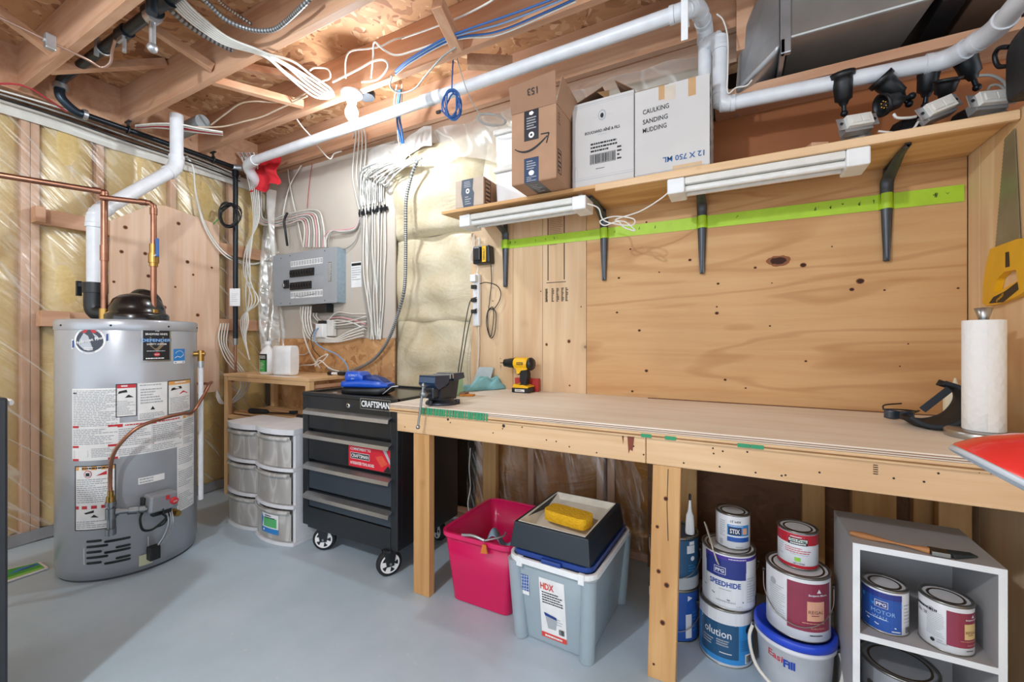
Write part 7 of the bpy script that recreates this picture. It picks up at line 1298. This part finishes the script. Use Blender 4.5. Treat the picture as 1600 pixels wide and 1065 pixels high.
flex('armoured_cable', 'armoured cable climbing diagonally across the second joist bay', [at(232, -8, Z=2.70), at(262, 12, Z=2.68), at(295, 40, Z=2.66), at(330, 62, Z=2.65), at(362, 78, Z=2.64), at(386, 85, Z=2.64)], .013, GALV)
flex('armoured_cable', 'armoured cable sagging from the top edge near the ceiling box', [at(310, -10, Z=2.62), at(330, 10, Z=2.60), at(352, 30, Z=2.58), at(380, 43, Z=2.57), at(405, 48, Z=2.56), at(428, 46, Z=2.56), at(445, 35, Z=2.57), at(470, 12, Z=2.58), at(490, -8, Z=2.6)], .011, GALV)
flex('armoured_cable', 'thin twisted bright cable at the top edge above the sagging conduit', [at(335, -8, Z=2.70), at(350, 8, Z=2.70), at(370, 22, Z=2.70), at(393, 38, Z=2.69)], .009, CHROME)
# ceiling cables
def ccab(label, pts, r=.0055, mat=WIRE, Z=2.55, group=None): return cable('ceiling_cable', label, 'cable', [at(a, b, Z=(c_[0] if c_ else Z)) for a, b, *c_ in pts], r, mat, group)
GC = 'white cables bunched across the joists'; LC = 'white cable in the bunch crossing the joists towards the bulb'
for k in range(6):
    o_ = (k - 2.5); ccab(LC, [(268 + o_ * 5, -8, 2.66), (300 + o_ * 3, 25 - o_ * 2, 2.62), (350 + o_ * 1.5, 62 - o_ * 2, 2.58), (395 + o_, 78 - o_, 2.55), (420 + o_, 88 - o_, 2.545), (450 + o_ * 3, 105 - o_ * 3 + 3 * sin(k * 2), 2.55), (480 + o_ * 3, 128 - o_ * 4, 2.56), (505 + o_ * 4, 145 - o_ * 3, 2.57), (522, 152 - o_, 2.58)], .0058, WIRE, group=GC)
ccab('white cable looping up beside the lamp base to the middle joist', [(498, 128, 2.54), (515, 122, 2.54), (512, 108, 2.56), (492, 106, 2.56), (484, 110, 2.56)], .004)
ccab('thin white cable rising from the lamp box then running right', [(540, 122, 2.55), (540, 95, 2.58), (548, 80, 2.60), (575, 76, 2.60), (595, 72, 2.60), (615, 62, 2.62), (632, 58, 2.66)], .004, WIRE)
ccab('white cable looping right of the lamp box', [(565, 128, 2.54), (590, 124, 2.53), (606, 105, 2.53), (600, 94, 2.54), (582, 96, 2.55), (560, 108, 2.555), (520, 128, 2.555)], .005, WIRE)
ccab('white cable waving along the third joist', [(580, 122, 2.555), (583, 90, 2.56), (585, 66, 2.57), (600, 78, 2.56), (620, 86, 2.555), (650, 78, 2.555), (680, 68, 2.55), (705, 58, 2.55)], .0045, WIRE)
ccab('grey cable drooping from the short brace down to the third joist', [(712, 74, 2.52), (690, 90, 2.50), (665, 118, 2.50), (648, 138, 2.50), (625, 145, 2.51), (610, 135, 2.53), (612, 118, 2.54)], .0045, WIREG)
for k, (dy, mt, l) in enumerate(((0, WBLUE, 'blue network cable along the joist side, upper'), (12, WLBL, 'pale blue cable along the joist side just under the first blue one'), (26, WBLUE, 'blue network cable along the joist side, lower'), (33, WIRE, 'white cable running with the lower blue cable'))):
    ccab(l, [(618, 110 + dy * .2, 2.545), (640, 92 + dy * .2, 2.545), (690, 62 + dy * .25, 2.545), (725, 48 + dy * .35, 2.54), (765, 34 + dy * .7, 2.54), (800, 22 + dy * .75, 2.54), (860, 0 + dy * .6, 2.54), (900, -18 + dy * .6, 2.54)], .0045, mt)
ccab('white cable high along the joist to the top edge', [(628, 60, 2.66), (680, 42, 2.64), (720, 26, 2.60), (760, 6, 2.58), (780, -8, 2.58)], .0045, WIRE)
ccab('white cable arching in the bay above the panel, upper one', [(330, 195, 2.58), (352, 178, 2.6), (375, 162, 2.62), (400, 158, 2.62), (430, 160, 2.62), (460, 155, 2.60), (485, 140, 2.58)], .005, pm('cable_tan', 'c9b49c', .5))
ccab('white cable arching in the bay above the panel, lower one', [(300, 198, 2.55), (345, 198, 2.55), (380, 190, 2.56), (410, 182, 2.57), (440, 168, 2.58), (480, 150, 2.58)], .005, MC['cable_tan'])
for k, (mt, l) in enumerate(((WIRE, 'white cable crossing over the flue top, front one'), (WIRE, 'white cable crossing over the flue top, back one'), (WIRER, 'red cable crossing over the flue top'), (WIRE, 'white cable with a red end over the flue top'))):
    ccab(l, [(212, 196 + k * 1.5, 2.55), (245, 193 + k * 2, 2.545), (280, 194 + k * 3, 2.54), (310, 200 + k * 2.2, 2.54), (348, 206 + k * 1.5, 2.54)], .0055, mt)
cable('ceiling_cable', 'thin white cable hanging loosely from the second joist down to a bent end', 'cable', [at(422, 88, Z=2.54), at(436, 110, D=2.7), at(445, 140, D=2.75), at(455, 170, D=2.8), at(470, 195, D=2.85), at(485, 212, D=2.9), at(498, 230, D=2.95), at(515, 248, D=3.0), at(522, 240, D=3.0), at(534, 236, D=3.0)], .0045, WIRE)
GW = [('white cable rising from the panel and crossing another on the drywall', [(473, 384), (466, 350), (455, 300), (450, 262), (455, 240), (475, 216), (500, 210), (530, 222), (545, 225), (553, 210, 2.1), (556, 198, 2.0)]), ('white cable crossing its neighbour above the panel, from lower left to upper right', [(445, 360), (442, 340), (447, 310), (455, 285), (475, 252), (495, 226), (505, 214)])]
for l, P in GW: cable('loose_cable', l, 'cable', [at(a, b, Y=(c_[0] if c_ else 2.22)) for a, b, *c_ in P], .0048, WIRE)
cable('loose_cable', 'thin red wire hanging down the drywall above the panel', 'cable', [at(490, 238, Y=2.235), at(487, 260, Y=2.235), at(483, 290, Y=2.235), at(480, 325, Y=2.235)], .0022, WIRER)
G4 = 'white cables looping from the left corner into the panel top'; L4_ = 'white cable looping from the left corner across into the top of the breaker panel'
for k in range(9):
    f = k / 8; P = [at(372 + 3 * k, 238, Y=1.96), at(388 + 2.5 * k, 270, Y=2.03), at(396 + 1.5 * k, 310, Y=2.1), at(402 + k, 345 - 6 * f, Y=2.15), at(425, 353 - 12 * f + k % 3, Y=2.19), at(450, 350 - 16 * f + 2 * (k % 2), Y=2.2), at(470 + 3 * k, 344 - 16 * f, Y=2.2), at(476 + 3.6 * k, 358 - 8 * f, Y=2.2), at(474 + 4.2 * k, 386, Y=2.2)]
    cable('loop_cable', ORD[k] + ' from the left of the cables looping into the breaker panel top', 'cable', P, .0052, (WIRE, WIREP, WIRE, WIREG)[k % 4] if k % 4 != 1 or k < 6 else WIRE, G4, 6, 6)
G5 = 'cables joining the panel top from the clip row'; L5_ = 'cable running from the panel top right to the clip row bundle'
for k in range(3): cable('side_cable', L5_, 'cable', [at(505 + 4 * k, 386, Y=2.2), at(506 + 4 * k, 372, Y=2.2), at(514 + 3 * k, 361, Y=2.2), at(535, 359 + k * 2, Y=2.215), at(554, 355 + 2 * k, Y=2.22), at(563, 340, Y=2.22)], .0048, (WIREP, WIRE, WIREG)[k], G5)
cable('loose_cable', 'grey cable sagging right from the panel corner', 'cable', [at(527, 386, Y=2.21), at(540, 388, Y=2.22), at(555, 376, Y=2.225), at(564, 350, Y=2.225)], .004, WIREG)
m = MB(BLACK); m.org = tuple(at(448, 340, Y=2.19)); m.tube(spline([at(449, 332, Y=2.17), at(444, 345, Y=2.165), at(446, 362, Y=2.17), at(449, 384, Y=2.2)], 5), .009, 8); o = m.build('cable_strap'); tag(o, 'black strap around the loops of cable above the breaker panel', 'strap')
# cables on the left wall and below the panel
G6 = 'white cables hanging behind the gas pipe in the corner'; L6_ = 'white cable hanging in the corner behind the black gas pipe drop'
for k in range(5):
    f = k / 4; P = [at(378 + 6 * k, 245, Y=1.96), at(392 + 3 * k, 300, Y=2.02), at(396 + 2 * k, 345, Y=2.04), at(392 - 2 * k, 390, Y=2.02), at(386 - k + 6 * (k % 2), 430, Y=2.01), at(384 + 5 * k, 470, Y=2.0), at(388 - 3 * k, 500, Y=1.97), at(382 + 2 * k, 530 + 8 * k, Y=1.97)]
    cable('corner_cable', ORD[k] + ' of the white cables hanging in the corner, counted from the gas pipe', 'cable', P, .0052, WIRE, G6, 6, 6)
for k in range(2):
    cable('loose_cable', ('white cable sweeping over the knotty plywood to the gas pipe, upper one', 'white cable sweeping over the knotty plywood to the gas pipe, lower one')[k], 'cable', [at(292, 243 + 2 * k, X=-3.54), at(302, 262, X=-3.53), at(306, 300 + 4 * k, X=-3.53), at(318, 345 + 5 * k, X=-3.52), at(338, 380 + 5 * k, X=-3.52), at(362, 402 + 4 * k, X=-3.49), at(395, 412 + k, Y=2.14), at(424, 402 + k, Y=2.2), at(435, 394, Y=2.2)], .0055, WIRE)
for k in range(3): cable('loose_cable', ('white cable along the top of the left wall, topmost', 'white cable along the top of the left wall, middle', 'dark cable along the top of the left wall')[k], 'cable', [at(-10, 138 + 6 * k, X=-3.52), at(60, 158 + 7 * k, X=-3.52), at(130, 180 + 8 * k, X=-3.52), at(200, 205 + 8 * k, X=-3.52), at(270, 232 + 6 * k, X=-3.52), at(330, 255 + 5 * k, X=-3.52), at(375, 275 + 4 * k, X=-3.54)], .0055, (WIRE, WIREG, BLACK)[k])
cable('loose_cable', 'red cable entering along the top of the left wall', 'cable', [at(-10, 131, X=-3.48), at(20, 131, X=-3.48), at(45, 137, X=-3.48), at(75, 155, X=-3.5), at(105, 175, X=-3.5)], .005, WIRER)
# coil of black wire on the gas pipe
m = MB(BLACK); c = at(360, 337, D=3.23); m.org = tuple(c); u_, v_ = Vector((.87, .49, 0)), Vector((0, 0, 1)); P = []
for i in range(161): a = 2 * pi * i / 20; rr = .075 + .008 * sin(i * .7); P.append(c + u_ * (rr * cos(a) * 1.0 + .01 * sin(i * .3)) + v_ * rr * 1.15 * sin(a) + Vector((.49, -.87, 0)) * (.006 * (i / 20) - .01))
m.tube(P, .0045, 6); o = m.build('wire_coil'); tag(o, 'coil of black wire hung around the gas pipe drop', 'wire coil')
cable('green_wire', 'short green wire end sticking out by the black coil', 'wire', [at(345, 340, D=3.25), at(337, 346, D=3.25), at(330, 354, D=3.25)], .0035, GREEN)
# loops under the panel and on the strand board
G7 = 'white cables under the breaker panel'; L7_ = 'white cable curling below the breaker panel towards the wall bundle'
for k in range(7):
    f = k / 6; P = [at(470 + 6 * k, 479, Y=2.2), at(470 + 4 * k, 492, Y=2.2), at(478 + 5 * k, 508 - 5 * f, Y=2.21), at(520 + 6 * f, 500 - 12 * f + 14 * (k % 2), Y=2.22), at(550, 504 - 14 * f + 8 * (k % 2), Y=2.22), at(572, 515 - 25 * f, Y=2.22)]
    cable('under_cable', L7_, 'cable', P, .005, (WIRE, WIREG, WIREP)[k % 3 if k != 5 else 0], G7, 6, 6)
G8 = 'heavy white cables hanging in a loop under the panel'; L8_ = 'heavy white cable hanging in a loop below the panel past the outlet'
for k in range(4): cable('heavy_cable', ORD[k] + ' from the left of the heavy white cables looped below the breaker panel', 'cable', [at(474 + 4 * k, 479, Y=2.19), at(473 + 4 * k, 500, Y=2.17), at(478 + 4 * k, 520, Y=2.17), at(490 + 4 * k, 532 - 2 * k, Y=2.18), at(525, 534 - 2 * k, Y=2.2), at(545, 530 - 4 * k, Y=2.2), at(568, 524 - 5 * k, Y=2.21)], .0065, WIRE, G8)
wallcab('blue_flex', 'light blue cord curving from the outlet down to the tool chest', [(497, 512, 2.15), (491, 520), (492, 533), (503, 543), (525, 553), (540, 567), (545, 580), (552, 590)], .0048, WLBL, 2.13, 'cord'); wallcab('black_flex', 'thin black cord dropping from the outlet on the strand board', [(491, 515, 2.14), (486, 528), (490, 545), (500, 557)], .003, BLACK, 2.14, 'cord')
wallcab('white_flex', 'white cord knotted on the rack top under the panel', [(447, 573, 2.12), (455, 568), (449, 578), (470, 571), (490, 569), (498, 560), (512, 553), (506, 562), (492, 572), (500, 563), (515, 575), (530, 580)], .0045, WIRE, 2.10, 'cord'); wallcab('white_flex', 'white cord slanting down the strand board from the panel', [(473, 498, 2.2), (474, 520), (480, 540), (487, 556), (495, 568), (500, 575)], .006, WIRE, 2.17, 'cord'); wallcab('white_flex', 'white cord drooping along the strand board behind the white box', [(446, 552, 2.22), (460, 553), (475, 554), (484, 548)], .004, WIRE, 2.22, 'cord')
c = at(521, 581, Y=2.06); c.z = .906; t = thing('plug_pair', 'black and white plug ends lying on the rack top', 'plug', tuple(c)); m = MB(BLACK); m.cyl(c + Vector((-.05, 0, .014)), c + Vector((-.015, .0, .014)), .013, 12); m.cyl(c + Vector((.03, .02, .014)), c + Vector((.09, .02, .014)), .013, 12); m.build('plug_end', t); m = MB(WHITE); m.cyl(c + Vector((-.015, 0, .014)), c + Vector((.03, .01, .014)), .009, 10); m.build('white_lead', t)
G9 = 'white cables coiled on the left wall below the gas pipe'; L9_ = 'white cable coiled on the left wall beside the pine rack'
for k in range(4): cable('coiled_cable', ORD[k] + ' from the left of the white cables coiled beside the pine rack', 'cable', [at(345 + 4 * k, 505, X=-3.5), at(342 + 4 * k, 530 + 3 * k, X=-3.49), at(352 + 5 * k, 560, X=-3.48), at(372 + 4 * k, 585, X=-3.47), at(376 + 4 * k, 605, X=-3.46), at(362 + 3 * k, 625, X=-3.47), at(345 + 2 * k, 630, X=-3.48), at(338, 618 - 3 * k, X=-3.5)], .005, WIRE, G9)
# hanging network cables
t = thing('blue_cable_coil', 'coil of blue network cable hanging below the brace', 'cable', tuple(at(708, 80, D=2.2))); m = MB(WBLUE); c = at(706, 166, D=2.20); P = [at(709, 80, D=2.2), at(707, 110, D=2.2), at(706, 140, D=2.2)]
for i in range(70): a = 2 * pi * i / 14; rr = .05 + .012 * sin(i * .5); P.append(c + Vector((.88, .47, 0)) * (rr * .75 * cos(a + 1.3) + .006 * sin(i)) + Vector((0, 0, 1)) * rr * 1.4 * sin(a + 1.3) + Vector((.47, -.88, 0)) * .012 * sin(i * .31))
P += [at(712, 185, D=2.2), at(700, 180, D=2.2), at(688, 172, D=2.2)]; m.tube(spline(P, 2), .0038, 6); m.build('run', t); m = MB(INK); m.box(at(685, 175, D=2.2) - Vector((.012, .006, .006)), at(685, 175, D=2.2) + Vector((.012, .006, .006))); m.build('plug', t)
t = thing('grey_cable_coil', 'coil of thin grey cable hanging between the blue coil and the brown box', 'cable', tuple(at(712, 80, D=2.15))); m = MB(WIREG); c = at(768, 187, D=2.15); P = [at(711, 80, D=2.15), at(722, 120, D=2.15), at(735, 155, D=2.15), at(748, 176, D=2.15)]
for i in range(60): a = 2 * pi * i / 15; P.append(c + Vector((.88, .47, 0)) * (.07 + .006 * sin(i)) * cos(a + 2.6) + Vector((0, 0, 1)) * (.028 + .004 * sin(i * .6)) * sin(a + 2.6) + Vector((0, 0, -.02)) * cos(a + 2.6) * .5)
m.tube(spline(P, 2), .0028, 6); m.build('run', t)
t = thing('cable_bunch', 'tied blue and white cables hanging straight down behind the bulb pipe', 'cable', tuple(at(625, 135, Y=1.95)))
for k, (mt, dx) in enumerate(((WBLUE, -1), (WBLUE, 1.5), (WIRE, 4), (WIRE, -4))): m = MB(mt); m.tube(spline([at(624 + dx, 132, Y=1.9), at(622 + dx * 1.5, 160, Y=1.95), at(621 + dx * 1.2 + (k % 2) * 4, 190, Y=2.0), at(626 + dx, 215, Y=2.05), at(628 + dx, 228, Y=2.08), at(632 + dx * 3, 250, Y=2.1)] if mt is WIRE else [at(624 + dx, 140, Y=1.9), at(621 + dx, 175, Y=1.96), at(624 + dx * 2, 200, Y=2.0), at(629 + dx, 224, Y=2.05)], 5), .004 if mt is WIRE else .0065, 7); m.build('strand', t)
